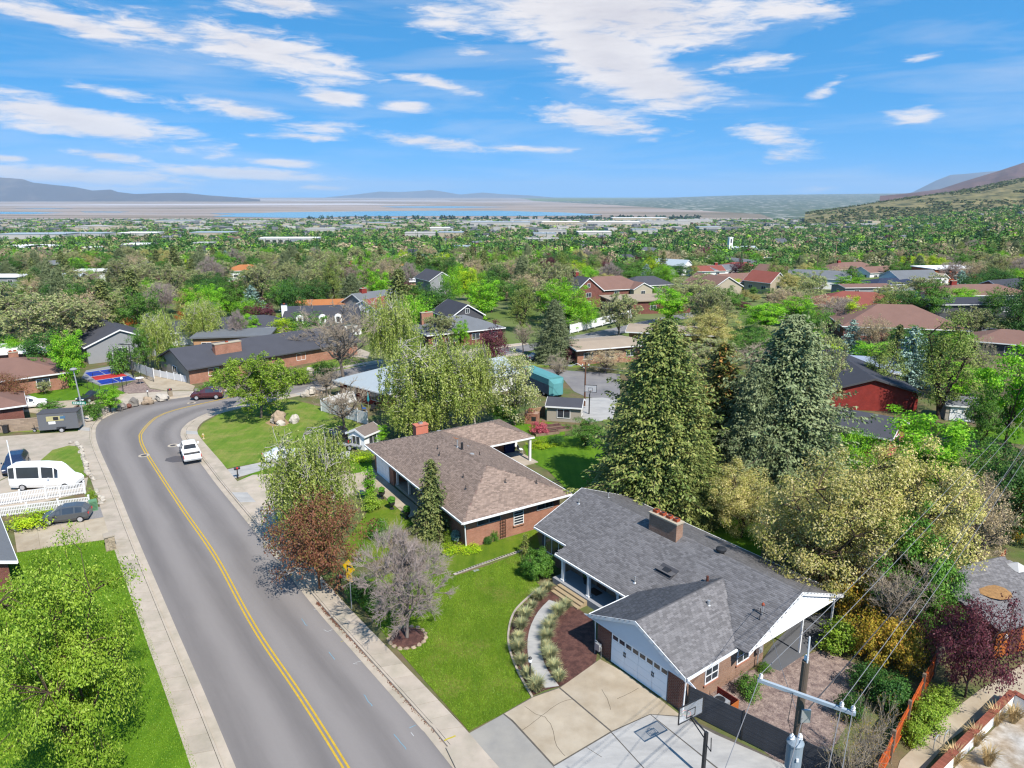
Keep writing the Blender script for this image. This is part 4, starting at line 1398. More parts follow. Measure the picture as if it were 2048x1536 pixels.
dd = MB().box(-1.3, 1.3, -1.66, -1.6, .1, 2.1).build('door', W_WHITE, t)
b = MB()
for x0 in (-.65, .65):
 for sg in (-1, 1):
  b.cbox((x0, -1.68, 1.1), (.1, .03, 2.2), ry=sg * .52)
b.build('brace', WHITE, dd)
NB = [
 ('tall red brick house with steep white trimmed gable and grey roof', 1160, 552, 9, 10, -60, 5.2, .75, 'gable', BR_DARK, R_DARK, 1, 1),
 ('wide house with brown hipped roof beside the steep red gable', 1215, 552, 24, 14, 20, 3.2, .5, 'hip', BR_DARK, R_ROSE, 3, 0),
 ('small house with white porch gable across from the grey boulevard', 1268, 562, 10, 8, -60, 3.2, .45, 'gable', W_CREAM, R_ROSE, 2, 0),
 ('grey roofed house half hidden behind the small porch gable house', 1290, 552, 18, 11, 15, 3, .45, 'hip', W_GREY, R_DARK, 2, 0),
 ('low tan roofed building with red brick front on the far street', 1290, 596, 22, 12, 12, 3.6, .1, 'flat', BR_DARK, R_TAN, 3, 0),
 ('big tan house with several cream gables above the yellow lawn', 1425, 549, 15, 13, -62, 4.0, .5, 'gable', W_CREAM, R_ROSE, 2, 0),
 ('cream gabled wing with brown roof beside the big tan house', 1475, 546, 18, 11, 20, 4.0, .45, 'gable', W_CREAM, R_ROSE, 2, 0),
 ('white two storey house with pale roof over blue awnings', 1345, 518, 17, 12, -35, 5.4, .4, 'gable', W_WHITE, R_METAL, 3, 0),
 ('low house with pink red roof and white walls by the yellow willow', 1412, 531, 16, 10, 10, 3.2, .4, 'gable', W_WHITE, R_RED, 2, 0),
 ('white house with red chimney and grey roof beside the pink roof', 1447, 529, 18, 11, 20, 3.6, .35, 'gable', W_WHITE, R_MID, 3, 1),
 ('white house with dark red hipped roof below the church tower', 1478, 524, 20, 12, 15, 4.2, .35, 'hip', W_WHITE, R_RED, 3, 0),
 ('cottage with red roof and twin cream gables by the leafless tree', 1532, 542, 11, 9, -55, 4.6, .7, 'gable', W_CREAM, R_RED, 2, 0),
 ('long grey roofed house with white walls beside the thin pole', 1640, 540, 22, 12, -25, 4.5, .4, 'gable', W_WHITE, R_MID, 3, 0),
 ('white walled house with rose brown roof and arched gables', 1700, 524, 26, 13, 15, 4.2, .4, 'hip', W_WHITE, R_ROSE, 4, 1),
 ('house with pale brown roof and white gable by the dark round trees', 1758, 532, 20, 11, 18, 3.8, .38, 'gable', W_WHITE, R_ROSE, 3, 0),
 ('white house with green grey roof and front dormer', 1822, 540, 18, 11, 12, 4.4, .45, 'gable', W_WHITE, R_MID, 4, 0),
 ('orange brick hall with flat white roof on the right hillside', 1895, 535, 22, 13, 10, 5.6, .1, 'flat', M('brick bright orange', A(226, 124, 84), var=.08), W_WHITE, 2, 0),
 ('small white garage with tan roof in front of the orange brick hall', 1868, 545, 8, 7, -60, 3.4, .5, 'gable', W_WHITE, R_TAN, 1, 0),
 ('house with navy blue hipped roof and open carport', 1785, 556, 20, 11, 8, 3.2, .28, 'hip', W_GREY, R_NAVY, 3, 0),
 ('house with dark red hipped roof and low brick gable', 1718, 583, 22, 14, -20, 3.2, .4, 'hip', BR_DARK, R_RED, 3, 0),
 ('flat rose roofed bungalow with rooftop cooler above the red roof', 1724, 567, 17, 9, 5, 3.2, .15, 'gable', W_GREY, R_ROSE, 2, 0),
 ('large house with rose brown cross hipped roof and white skylight', 1790, 612, 24, 17, -12, 3.0, .42, 'hip', BR_DARK, R_ROSE, 3, 0),
 ('long dark roofed carport house behind the light green tree', 1925, 602, 24, 10, 3, 3.0, .2, 'gable', W_DARK, R_BLACK, 3, 0),
 ('wide tan roofed ranch with brick chimney above the black carport', 1950, 568, 28, 14, 4, 3.2, .32, 'hip', W_WHITE, R_ROSE, 4, 1),
 ('brown roofed house at the edge of the view below the hill street', 2022, 660, 12, 9, -30, 2.8, .4, 'hip', W_DARK, R_ROSE, 1, 0),
 ('house with red brown roof behind the navy roofed house', 2010, 558, 16, 10, 25, 3.4, .45, 'gable', BR_DARK, R_BLACK, 2, 0),
 ('orange brick cottage in front of the hillside trees', 1768, 504, 14, 9, 10, 4.2, .3, 'hip', BR_ORANGE, R_ORANGE, 2, 0),
 ('small orange walled house beside the tall thin pole', 1675, 511, 12, 9, 10, 4.2, .3, 'hip', BR_ORANGE, R_ORANGE, 2, 0),
 ('white flat roofed house on the slope beneath the dark trees', 1700, 494, 20, 10, 8, 5.0, .2, 'flat', W_WHITE, W_WHITE, 3, 0),
 ('white bungalow roof among trees beyond the grey roofed house', 1610, 500, 20, 10, 8, 4.0, .2, 'gable', W_WHITE, R_METAL, 2, 0),
 ('white flat building behind the leafless brown tree', 1555, 516, 18, 9, 5, 4.2, .2, 'flat', W_WHITE, W_WHITE, 2, 0),
 ('grey gabled house with white chimney left of the dark conifer', 746, 582, 13, 9, 50, 4.4, .5, 'gable', W_GREY, R_MID, 2, 1),
 ('house with pink walls and white roof among the far trees', 865, 560, 17, 10, 10, 3.6, .2, 'flat', M('wall salmon', A(226, 176, 156)), W_WHITE, 2, 0),
 ('dark gabled house peeking out behind the bright maples', 915, 608, 10, 8, -60, 3.8, .6, 'gable', W_DARK, R_BLACK, 1, 0),
 ('dark steep gabled house with white trim in the valley trees', 868, 540, 13, 9, -60, 5.5, .6, 'gable', W_GREY, R_DARK, 1, 0),
 ('tan long roofed house with two chimneys in the valley trees', 757, 522, 30, 10, 5, 4.0, .4, 'gable', W_CREAM, R_ORANGE, 3, 1),
 ('white long building with strip windows on the near valley floor', 205, 541, 21, 10, 4, 6.0, .2, 'flat', W_WHITE, W_WHITE, 5, 0),
 ('cream gabled hall among the conifers on the valley edge', 125, 546, 13, 9, 10, 5.5, .35, 'gable', W_CREAM, R_METAL, 2, 0),
 ('white villa with red roof in the trees below the lawns', 490, 529, 15, 10, 15, 5.0, .4, 'hip', W_WHITE, R_ORANGE, 2, 0),
 ('pale block with flat roof at the valley edge by the poplars', 10, 552, 14, 9, 0, 6, .2, 'flat', W_GREY, W_WHITE, 3, 0),
]
for lab, px, py, L, D, rz, hw, s_, kd, wl, rf, nw, chm in NB:
 hr = hw + (s_ * D / 2 if kd != 'flat' else 0)
 c = G(px, py, hr)
 house(lab, (c.x, c.y), rz, L, D, hw, s_, kd, wl, rf, (nw, 1, max(1, nw - 1), 1), chim=(-L * .25, 0, 1.6, 1.0, 1.0, BR_RED, 1) if chm else None, storeys=2 if hw > 5 else 1, gwin=(kd == 'gable' and s_ > .5))
c = G(1468, 513, 0)
ct = thing('church', 'pale church with tall square bell tower above the red roofs', 'church', (c.x, c.y, float(T(c.x, c.y))), math.radians(10))
MB().box(-3, 20, -6, 6, -3, 6).build('wall', W_CREAM, ct)
MB().extrude([(-7, 5.9), (7, 5.9), (0, 9.5)], -3.5, 20.5).build('roof', R_METAL, ct)
tw = MB().box(-6.6, -3.05, -1.8, 1.8, -3, 17).box(-6.8, -2.9, -2, 2, 17, 17.6).build('tower', W_WHITE, ct)
for sx in (0,):
 MB().box(-5.5, -4.1, -1.86, -1.81, 12.5, 16).build('belfry_opening', W_DARK, tw)
window(ct, (2, -6.05, 3.2), 1.5, 3, -math.pi / 2)
window(ct, (8, -6.05, 3.2), 1.5, 3, -math.pi / 2)
PROTECT.append((1445, 1485, 486, 512, c.y))
cz = math.atan2(.55, .84)
cab = thing('cabin', 'orange stained cabin with grey shingled lean-to roof behind the purple bush', 'cabin', (32.0, 41.0, YL), math.radians(20))
MB().box(0, 7, 0, 5, -.1, 2.5).build('wall', W_ORANGE, cab)
cp = [([(-.45, -.45), (7.4, -.45), (7.4, 5.4), (-.45, 5.4)], (2.62, 0, .16))]
cr = roof_solid(cp, R_GREYB, cab, .14)
shingles(cp, R_GREY, cr, seed=12)
dr = MB().box(1.3, 2.25, -.07, .0, .02, 2.1).build('door', M('door brown dark', A(120, 74, 46), var=.2), cab)
MB().box(1.2, 1.3, -.09, .0, .02, 2.2).box(2.25, 2.35, -.09, .0, .02, 2.2).box(1.2, 2.35, -.092, .0, 2.2, 2.3).build('frame', WOOD, dr)
MB().lathe((.75, -.12, 1.5), [(.08, 0), (.12, .12), (.05, .3)], 8).build('wall_lamp', WHITE, cab)
MB().lathe((2.8, 2.6, 2.62 + .16 * 2.6 + .03), [(1.15, 0), (.95, .05), (.2, .09)], 12).build('needle_litter', M('pine needles', A(196, 150, 98), var=.5, scale=6), cab)
# ------------------------------------------------------------------ vehicles
PAINT = {}
def paint(name, col, rough=.25):
 return M('paint ' + name, col, rough=rough, var=.03, scale=2, spec=.5, coat=.6)
RUBBER = M('tyre rubber', (.016, .016, .017), rough=.85, var=.2)
RIM = M('wheel rim', (.45, .45, .47), rough=.35, metal=.5, var=.05)
REDL = M('red lamp glass', (.45, .02, .02), rough=.2, var=0)
CLEARL = M('clear lamp glass', (.75, .76, .78), rough=.15, var=0)
BLACKP = M('black plastic', (.02, .02, .022), rough=.6, var=.1)
CARS = {  # stations: x, bottom, shoulder, top, half width, top half width ; wheels x ; wheel radius
 'hatch': ([(-2.02, .45, .75, .80, .72, .62), (-1.95, .28, .95, 1.10, .84, .66), (-1.55, .24, .98, 1.50, .88, .60), (-.9, .22, .96, 1.60, .88, .62), (.2, .22, .92, 1.56, .88, .62), (.75, .22, .90, 1.32, .88, .64),
    (1.25, .24, .88, .98, .88, .72), (1.85, .28, .80, .84, .84, .66), (2.04, .38, .62, .66, .70, .60)], (-1.3, 1.32), .33),
 'suv': ([(-2.3, .5, .85, .90, .80, .70), (-2.24, .34, 1.05, 1.3, .90, .74), (-1.95, .3, 1.08, 1.62, .95, .66), (-1.2, .28, 1.06, 1.72, .96, .68), (.2, .28, 1.04, 1.70, .96, .68), (.85, .28, 1.02, 1.40, .96, .7),
    (1.25, .3, 1.0, 1.08, .95, .78), (2.1, .34, .92, .98, .92, .74), (2.34, .45, .72, .76, .80, .68)], (-1.4, 1.42), .37),
 'sedan': ([(-2.35, .45, .75, .80, .76, .68), (-2.25, .28, .92, .98, .86, .7), (-1.6, .24, .94, 1.04, .9, .72), (-1.0, .22, .92, 1.40, .9, .62), (.1, .22, .90, 1.44, .9, .62), (.9, .22, .88, .98, .9, .72),
    (1.9, .26, .78, .84, .88, .7), (2.35, .38, .6, .64, .76, .64)], (-1.4, 1.42), .33),
 'van': ([(-3.3, .5, 1.2, 2.3, .92, .78), (-3.25, .36, 1.3, 2.62, 1.0, .84), (-2.6, .32, 1.3, 2.70, 1.02, .84), (0, .3, 1.3, 2.70, 1.02, .84), (1.35, .3, 1.3, 2.58, 1.02, .82), (1.75, .3, 1.3, 2.30, 1.02, .8),
    (2.45, .3, 1.24, 1.40, 1.0, .82), (3.1, .34, 1.05, 1.12, .96, .8), (3.35, .45, .8, .84, .84, .74)], (-2.0, 2.3), .38),
}
def wheel(parent, x, y, r, side, w=.24):
 t = MB()
 t.m = Matrix.Translation((x, y, r)) @ Matrix.Rotation(math.pi / 2, 4, 'X')
 t.lathe((0, 0, 0), [(r * .7, -w / 2), (r * .95, -w / 2), (r, -w * .3), (r, w * .3), (r * .95, w / 2), (r * .7, w / 2)], 16)
 o = t.build('wheel', RUBBER, parent)
 q = MB()
 q.m = Matrix.Translation((x, y + side * (w / 2), r)) @ Matrix.Rotation(math.pi / 2, 4, 'X')
 q.lathe((0, 0, 0), [(r * .66, -.012), (r * .62, .012), (r * .2, .006)], 14)
 q.build('rim', RIM, o)
def loft(st):
 b = MB()
 rings = []
 for x, zb, zs, zt, hw, tw in st:
  pts = [(-hw * .88, zb), (-hw, zb + (zs - zb) * .35), (-hw * .985, zs), (-tw, zt - .05), (-tw * .82, zt)]
  pts = pts + [(-y, z) for y, z in reversed(pts)]
  rings.append([(x, y, z) for y, z in pts])
 n = 10
 for a, c in zip(rings, rings[1:]):
  for j in range(n - 1):
   b.poly([a[j], a[j + 1], c[j + 1], c[j]])
  b.poly([a[n - 1], a[0], c[0], c[n - 1]])
 b.poly(rings[0][::-1]).poly(rings[-1])
 return b, rings
def quad_pane(parent, q, off=.012, shrink=.88, mat=None, name='window'):
 q = [Vector(p) for p in q]
 m = sum(q, Vector()) / 4
 nrm = (q[1] - q[0]).cross(q[3] - q[0])
 if nrm.length < 1e-6:
  return
 nrm.normalize()
 if nrm.dot(m - Vector((m.x, 0, .8))) < 0:
  nrm = -nrm
 pts = [m + (p - m) * shrink + nrm * off for p in q]
 back = [p - nrm * (off + .02) for p in pts]
 b = MB().poly(pts)
 for i in range(4):
  j = (i + 1) % 4
  b.poly([back[i], back[j], pts[j], pts[i]])
 b.build(name, mat or GLASS, parent)
def place(px_rear, px_front):
 a, b = G(*px_rear), G(*px_front)
 m = (a + b) / 2
 return m, math.atan2(b.y - a.y, b.x - a.x)
def car(kind, label, cat, rear, front, mat, name='parked_car', group=None, scale=1.0):
 m, yaw = place(rear, front)
 st, wx, wr = CARS[kind]
 t = thing(name, label, cat, (m.x, m.y, m.z if m.y < 140 else m.z), yaw, group)
 t.scale = (scale,) * 3
 b, R = loft(st)
 b.build('body', mat, t)
 for i in range(len(st) - 1):
  a, c = st[i], st[i + 1]
  if min(a[3] - a[2], c[3] - c[2]) > .22:
   if kind == 'van' and i == 3:
    pass
   for s in (0, 1):
    j = (2, 3) if s == 0 else (7, 6)
    quad_pane(t, [R[i][j[0]], R[i + 1][j[0]], R[i + 1][j[1]], R[i][j[1]]], shrink=.86)
 hi = [i for i in range(len(st)) if st[i][3] - st[i][2] > .3]
 f, r = hi[-1], hi[0]
 quad_pane(t, [R[f][3], R[f][6], R[f + 1][6], R[f + 1][3]], name='windshield', shrink=.9) if f + 1 < len(st) else None
 quad_pane(t, [R[r][3], R[r][6], R[r - 1][6], R[r - 1][3]], name='rear_window', shrink=.86) if r > 0 else None
 for x in wx:
  for s in (-1, 1):
   wheel(t, x, s * (st[3][4] - .1), wr, s)
 x0, x1 = st[0][0], st[-1][0]
 for s in (-1, 1):
  y = s * st[1][4] * .72
  MB().box(x1 - .26, x1 - .02, y - .16, y + .16, st[-1][2] - .05, st[-1][2] + .1).build('headlight', CLEARL, t)
  MB().box(x0 - .02, x0 + .16, y - .13, y + .13, st[0][2] - .02, st[0][2] + .14).build('tail_light', REDL, t)
  MB().box(.72, .9, s * (st[4][4]) - .06 + s * .1, s * (st[4][4]) + .06 + s * .1, st[4][2], st[4][2] + .14).build('mirror', mat, t)
 MB().box(x1 - .06, x1 + .01, -st[-1][4] * .8, st[-1][4] * .8, .36, .5).build('bumper', BLACKP, t)
 return t
def pickup(label, rear, front, mat, **kw):
 m, yaw = place(rear, front)
 t = thing('pickup_truck', label, 'pickup truck', (m.x, m.y, m.z), yaw, **kw)
 st = [(-.55, .45, 1.1, 1.16, .92, .8), (-.5, .42, 1.12, 1.78, .95, .70), (.5, .42, 1.1, 1.84, .95, .72), (.95, .42, 1.1, 1.80, .95, .7), (1.55, .42, 1.08, 1.18, .95, .8), (2.4, .45, 1.0, 1.08, .93, .78), (2.68, .5, .8, .85, .86, .74)]
 b, R = loft(st)
 b.box(-2.62, -.56, -.90, .90, .5, .72).box(-2.62, -.56, -.95, -.87, .52, 1.14).box(-2.62, -.56, .87, .95, .52, 1.14).box(-.66, -.57, -.868, .868, .73, 1.12)
 b.build('body', mat, t)
 MB().box(-2.68, -2.60, -.86, .86, .56, 1.13).build('tailgate', mat, t)
 MB().box(-2.58, -.68, -.86, .86, .722, .74).build('bed_liner', BLACKP, t)
 MB().box(-2.78, -2.69, -.93, .93, .42, .58).build('bumper', STEEL, t)
 MB().box(2.66, 2.76, -.9, .9, .42, .6).build('bumper', BLACKP, t)
 for i in (1, 2):
  for s in (0, 1):
   j = (2, 3) if s == 0 else (7, 6)
   quad_pane(t, [R[i][j[0]], R[i + 1][j[0]], R[i + 1][j[1]], R[i][j[1]]], shrink=.84)
 quad_pane(t, [R[3][3], R[3][6], R[4][6], R[4][3]], name='windshield', shrink=.9)
 quad_pane(t, [R[0][3], R[0][6], R[1][6], R[1][3]], name='rear_window', shrink=.84)
 for x in (-1.75, 1.75):
  for s in (-1, 1):
   wheel(t, x, s * .84, .39, s, .27)
 for s in (-1, 1):
  MB().box(-2.70, -2.6, s * .91 - .04, s * .91 + .04, .72, 1.08).build('tail_light', REDL, t)
  MB().box(2.5, 2.7, s * .7 - .16, s * .7 + .16, .78, .92).build('headlight', CLEARL, t)
  MB().box(1.15, 1.3, s * 1.08 - .1, s * 1.08 + .1, 1.1, 1.3).build('mirror', mat, t)
 MB().lathe((0, 0, 0), [(.001, 0), (.001, .001)], 3)
 return t
WHITEC, NAVYC, GREYC, BLACKC, MAROONC = paint('white', (.74, .74, .74)), paint('navy', (.012, .02, .05)), paint('graphite', (.055, .06, .066)), paint('black', (.012, .012, .014)), paint('maroon', (.06, .014, .018))
pickup('white four door pickup with open black bed driving up the street', (388, 930), (375, 897), WHITEC)
pickup('black pickup with empty bed parked beyond the birch on the lawn edge', (706, 892), (660, 876), BLACKC)
car('hatch', 'graphite hatchback parked on the tan drive below the white picket fence', 'car', (184, 1035), (86, 1046), GREYC)
car('suv', 'dark maroon sport utility car rounding the bend under the round tree', 'car', (437, 795), (395, 797), MAROONC)
car('suv', 'white sport utility car on the drive beside the brown garage roof', 'car', (36, 818), (79, 813), WHITEC)
car('sedan', 'black car half hidden by a round green shrub on the drive', 'car', (206, 794), (168, 805), BLACKC)
car('van', 'white high roofed camper van parked behind the picket fences', 'van', (30, 975), (163, 972), WHITEC, name='camper_van')
car('suv', 'navy sport utility car nosed towards the white camper van', 'car', (44, 920), (22, 958), NAVYC, scale=1.05)
car('sedan', 'pale silver car behind the drooping birch on the white drive', 'car', (545, 922), (592, 914), paint('silver', (.5, .52, .55)))
car('sedan', 'slate blue car parked at the edge of the cul de sac lawn', 'car', (1056, 722), (1096, 716), paint('slate', (.09, .12, .17)))
car('suv', 'black car waiting beneath the conifer near the maroon shrub', 'car', (1120, 712), (1148, 709), BLACKC)
car('sedan', 'dark car parked on the hill street by the black carport', 'car', (1945, 657), (1910, 655), BLACKC)
m, yaw = place((153, 858), (97, 862))
t = thing('cargo_trailer', 'dark grey enclosed trailer with printed sticker beside the block wall', 'trailer', (m.x, m.y, m.z), yaw)
GT = paint('trailer grey', A(126, 130, 138))
b = MB().box(-2.3, 2.3, -1.05, 1.05, .45, 2.6)
b.build('body', GT, t)
MB().box(-2.33, 2.33, -1.08, 1.08, 2.601, 2.68).box(-2.33, 2.33, -1.08, -1.051, .4, .52).build('trim', W_DARK, t)
MB().box(2.301, 2.34, -1.0, 1.0, .5, 1.0).build('stone_guard', STEEL, t)
b = MB().tube([(2.3, -.6, .5), (3.5, 0, .5)], .05, 6).tube([(2.3, .6, .5), (3.5, 0, .5)], .05, 6).tube([(3.2, 0, .5), (3.2, 0, .95)], .05, 6)
b.build('hitch', DARKM, t)
wheel(t, 3.2, 0, .22, 1, .14)
for s in (-1, 1):
 wheel(t, -.3, s * 1.1, .34, s, .22)
 MB().box(-.85, .25, s * 1.12 - .16, s * 1.12 + .16, .70, .74).build('mudguard', DARKM, t)
for y in (-1.062, 1.062):
 st = MB().box(-.7, 1.3, y - .006, y + .006, 1.6, 2.25)
 st.build('sticker', M('sticker cream', A(226, 216, 160)), t)
 MB().box(-.1, .5, y - .012, y + .012, 1.7, 2.15).build('sticker_picture', DARKM, t)
 MB().box(-.9, -.3, y - .010, y + .010, 1.85, 2.2).build('sticker_picture', M('sticker blue', A(90, 140, 180)), t)
 MB().box(.3, 1.1, y - .010, y + .010, 1.2, 1.55).build('sticker_text', WHITE, t)
m, yaw = place((1062, 772), (1112, 794))
t = thing('covered_motorhome', 'long motorhome wrapped in teal tarpaulin at the cul de sac', 'motorhome', (m.x, m.y, m.z), yaw)
TEAL, TEALD = M('tarp teal', A(112, 186, 190), var=.12, scale=1.2, bump=.05, bscale=1.5), M('tarp grey blue', A(104, 120, 140), var=.15, scale=1, bump=.04, bscale=2)
b = MB().extrude([(-1.3, .5), (1.3, .5), (1.32, 2.4), (-1.32, 2.4)], -4.4, 3.6)
b.build('body', TEALD, t)
b = MB().extrude([(-1.36, 2.05), (-1.30, 2.0), (1.30, 2.0), (1.36, 2.05), (1.32, 2.95), (.9, 3.15), (-.9, 3.15), (-1.32, 2.95)], -4.5, 3.7)
b.poly([(3.72, -1.3, .4), (4.2, -.9, .4), (4.1, -.7, 2.2), (3.72, -1.25, 2.9)]).poly([(4.2, -.9, .4), (4.2, .9, .4), (4.1, .7, 2.2), (4.1, -.7, 2.2)]).poly([(4.2, .9, .4), (3.72, 1.3, .4), (3.72, 1.25, 2.9), (4.1, .7, 2.2)]).poly([(3.72, -1.25, 2.9), (4.1, -.7, 2.2), (4.1, .7, 2.2), (3.72, 1.25, 2.9)])
b.build('tarpaulin', TEAL, t)
for x in (-2.6, 2.2):
 for s in (-1, 1):
  wheel(t, x, s * 1.15, .42, s)
m, yaw = place((720, 897), (690, 893))
t = thing('flat_trailer', 'low flat trailer with wheels beside the black pickup', 'trailer', (m.x, m.y, m.z), yaw)
MB().box(-1.6, 1.6, -.9, .9, .5, .62).build('deck', W_GREY, t)
for s in (-1, 1):
 wheel(t, -.3, s * 1.0, .34, s)
# ------------------------------------------------------------------ fences, walls
def slat_fence(label, a, b, h, nslat, mat, npost, postm, name='fence', gap=.012, vertical=False, board=.14, base=YL, postw=.09, posth=.06, back=False, cat='fence', shared=True):
 a, b = Vector((a[0], a[1], 0)), Vector((b[0], b[1], 0))
 L = (b - a).length
 t = thing(name, label, cat, (a.x, a.y, float(T(a.x, a.y)) + base), math.atan2(b.y - a.y, b.x - a.x))
 for k in range(npost):
  x = L * k / (npost - 1)
  MB().box(x - postw / 2, x + postw / 2, -postw / 2, postw / 2, -.2, h + posth).build('post', postm, t)
 rg = random.Random(int(L * 100))
 if vertical:
  n = int(L / board)
  w = L / n
  me = MB().box(0, w - gap, -.03, -.008, .05, h).mesh('plank', mat)
  for k in range(n):
   o = link_mesh('plank', me, t)
   o.location = (k * w, rg.uniform(-.008, .008), rg.uniform(-.03, .03))
   o.rotation_euler = (0, rg.uniform(-.008, .008), 0)
  MB().box(0, L, -.005, .035, h * .2, h * .2 + .09).box(0, L, -.005, .035, h * .8, h * .8 + .09).build('rail', mat, t)
 else:
  for p in range(npost - 1):
   x0, x1 = L * p / (npost - 1) + postw / 2, L * (p + 1) / (npost - 1) - postw / 2
   sh = (h - .08) / nslat
   me = MB().box(x0, x1, -.02, .02, 0, sh - gap).mesh('slat', mat)
   for k in range(nslat):
    o = link_mesh('slat', me, t)
    o.location = (0, rg.uniform(-.004, .004), .06 + k * sh)
 return t
def picket_fence(label, a, b, h, n, posts, name='picket_fence'):
 L = (b - a).length
 t = thing(name, label, 'fence', (a.x, a.y, a.z), math.atan2(b.y - a.y, b.x - a.x))
 pm = MB().box(-.038, .038, -.035, -.01, .06, h).mesh('picket', VINYL)
 for k in range(n):
  o = link_mesh('picket', pm, t)
  o.location = (L * (k + .5) / n, 0, 0)
 for z in (.15, h * .55, h - .1):
  MB().box(0, L, -.008, .03, z, z + .09).build('rail', VINYL, t)
 for u in posts:
  x = L * u
  q = MB().box(x - .07, x + .07, -.07, .07, -.1, h + .14).build('post', VINYL, t)
  MB().extrude([(-.09, h + .142), (.09, h + .142), (0, h + .22)], x - .09, x + .09).build('post_cap', VINYL, q)
 return t
picket_fence('white picket fence closest to the camper van', G(-30, 1016), G(173, 987), 1.25, 64, (0, .35, .6, .73, .99))
picket_fence('white picket fence running just above the graphite hatchback', G(-30, 1038), G(180, 1012), 1.0, 64, (0, .4, .7, 1))
p0, p1 = Vector((10.5, 35.95, 0)), Vector((20.6, 27.3, 0))
DKSL = M('dark stained slat', A(84, 86, 92), var=.25, scale=3, stretch=(.4, 1, 1))
slat_fence('dark grey horizontal slat fence beside the white concrete pad', p0, p1, 1.9, 12, DKSL, 5, DARKM)
OR0, OR1 = G(1752, 1536, 1.9), G(1874, 1306, 1.9)
OR0 = OR0 + (OR0 - OR1) * .25
WOODO = M('orange wood fence', A(224, 104, 40), var=.3, scale=3, stretch=(1, 1, .25), objr=.2)
slat_fence('bright orange board fence above the sandy path', OR1, OR0, 1.8, 0, WOODO, 6, WOODG, vertical=True, board=.17, postw=.18, posth=.25)
W0, W1 = G(1876, 1300, 1.7), G(1945, 1190, 1.8)
slat_fence('weathered board fence hidden behind the purple leaved bush', W1, W0, 1.7, 0, WOODG, 4, WOODG, vertical=True, board=.17, postw=.14)
W0, W1 = G(1952, 1178, 1.9), G(2012, 1098, 1.9)
slat_fence('red brown board fence at the foot of the hedge trees', W1, W0, 1.8, 0, WOOD, 4, WOODG, vertical=True, board=.17, postw=.14)
slat_fence('white vinyl panel fence along the far side of the court', G(204, 716), G(308, 757), 1.7, 1, VINYL, 9, VINYL, postw=.14, posth=.12)
slat_fence('low white vinyl fence climbing to the tan gabled ranch', G(308, 752), G(377, 766), 1.2, 1, VINYL, 6, VINYL, postw=.14, posth=.1)
slat_fence('white vinyl fence closing off the terrace of the metal roofed house', G(643, 822), G(735, 850), 1.8, 1, VINYL, 6, VINYL, postw=.14, posth=.2)
slat_fence('white vinyl fence between the street walk and the terrace', G(712, 803), G(643, 822), 1.8, 1, VINYL, 5, VINYL, postw=.14, posth=.2)
c0, c1 = G(1140, 667), G(1262, 640)
slat_fence('long white board fence beyond the tall dark conifer', c0, c1, 2.0, 1, W_WHITE, 9, W_WHITE, postw=.16, posth=.1)
for lab, a, b in (('black wire fence on the street side of the court', G(163, 772), G(201, 788)), ('black wire fence between the court and the pink gravel', G(201, 788), G(278, 764)), ('tall black wire fence in front of the white vinyl panels', G(222, 730), G(308, 764))):
 h = 3.0 if 'tall' in lab else 1.5
 L = (b - a).length
 t = thing('wire_fence', lab, 'fence', a, math.atan2(b.y - a.y, b.x - a.x))
 n = max(3, int(L / 2.6))
 for k in range(n + 1):
  MB().tube([(L * k / n, 0, -.1), (L * k / n, 0, h)], .035, 6).build('post', DARKM, t)
 MB().tube([(0, 0, h), (L, 0, h)], .025, 5).tube([(0, 0, .08), (L, 0, .08)], .02, 5).build('rail', DARKM, t)
 w = MB()
 k = .0
 while k < L:
  w.tube([(k, 0, .08), (k, 0, h)], .004, 3, caps=False)
  k += .22
 z = .3
 while z < h:
  w.tube([(0, 0, z), (L, 0, z)], .004, 3, caps=False)
  z += .22
 w.build('mesh', DARKM, t)
BLOCK = M('split block', A(196, 172, 150), var=.16, scale=2, objr=.12, bump=.02, bscale=8)
def block_wall(label, a, b, h, rows, bw, mat, name='block_wall', th=.2):
 L = (b - a).length
 t = thing(name, label, 'wall', a, math.atan2(b.y - a.y, b.x - a.x))
 rh = h / rows
 rg = random.Random(9)
 n = max(1, int(L / bw))
 w = L / n
 me = MB().box(.008, w - .008, -th / 2, th / 2, .006, rh - .006).mesh('block', mat)
 for r in range(rows):
  for k in range(n):
   o = link_mesh('block', me, t)
   o.location = (k * w + (w / 2 if r % 2 and k < n - 1 else 0), rg.uniform(-.012, .012), r * rh)
 MB().box(0, L, -th * .38, th * .38, -.1, h - .01).build('core', mat, t)
 MB().box(-.02, L + .02, -th * .65, th * .65, h + .002, h + .07).build('coping', mat, t)
 return t
block_wall('beige block wall behind the dark grey trailer', G(-40, 868), G(97, 858), 1.6, 8, .8, BLOCK)
block_wall('beige block wall stepping down from trailer to the bend', G(134, 850), G(160, 826), 1.3, 6, .7, M('split block brown', A(168, 138, 116), var=.16, objr=.12))
block_wall('brown block wall below the beige garden shed', G(1050, 838), G(1090, 830), 1.2, 6, .7, M('split block tan', A(196, 160, 126), var=.2, objr=.15))
pp = G(222, 1098)
t = thing('stone_pillar', 'square stone pillar with pale cap beside the pavement', 'pillar', pp, math.radians(35))
rg = random.Random(3)
z = 0
STONE = M('ledge stone', A(206, 188, 162), var=.25, scale=5, objr=.25, bump=.01)
while z < 1.25:
 hh = rg.uniform(.09, .16)
 for face in range(4):
  x = -.36
  while x < .34:
   w = min(rg.uniform(.16, .34), .36 - x)
   b = MB()
   b.m = Matrix.Rotation(face * math.pi / 2, 4, 'Z')
   b.box(x + .008, x + w - .008, -.36 - rg.uniform(0, .035), -.2, z + .006, z + hh - .006)
   b.build('stone', STONE, t)
   x += w
 z += hh
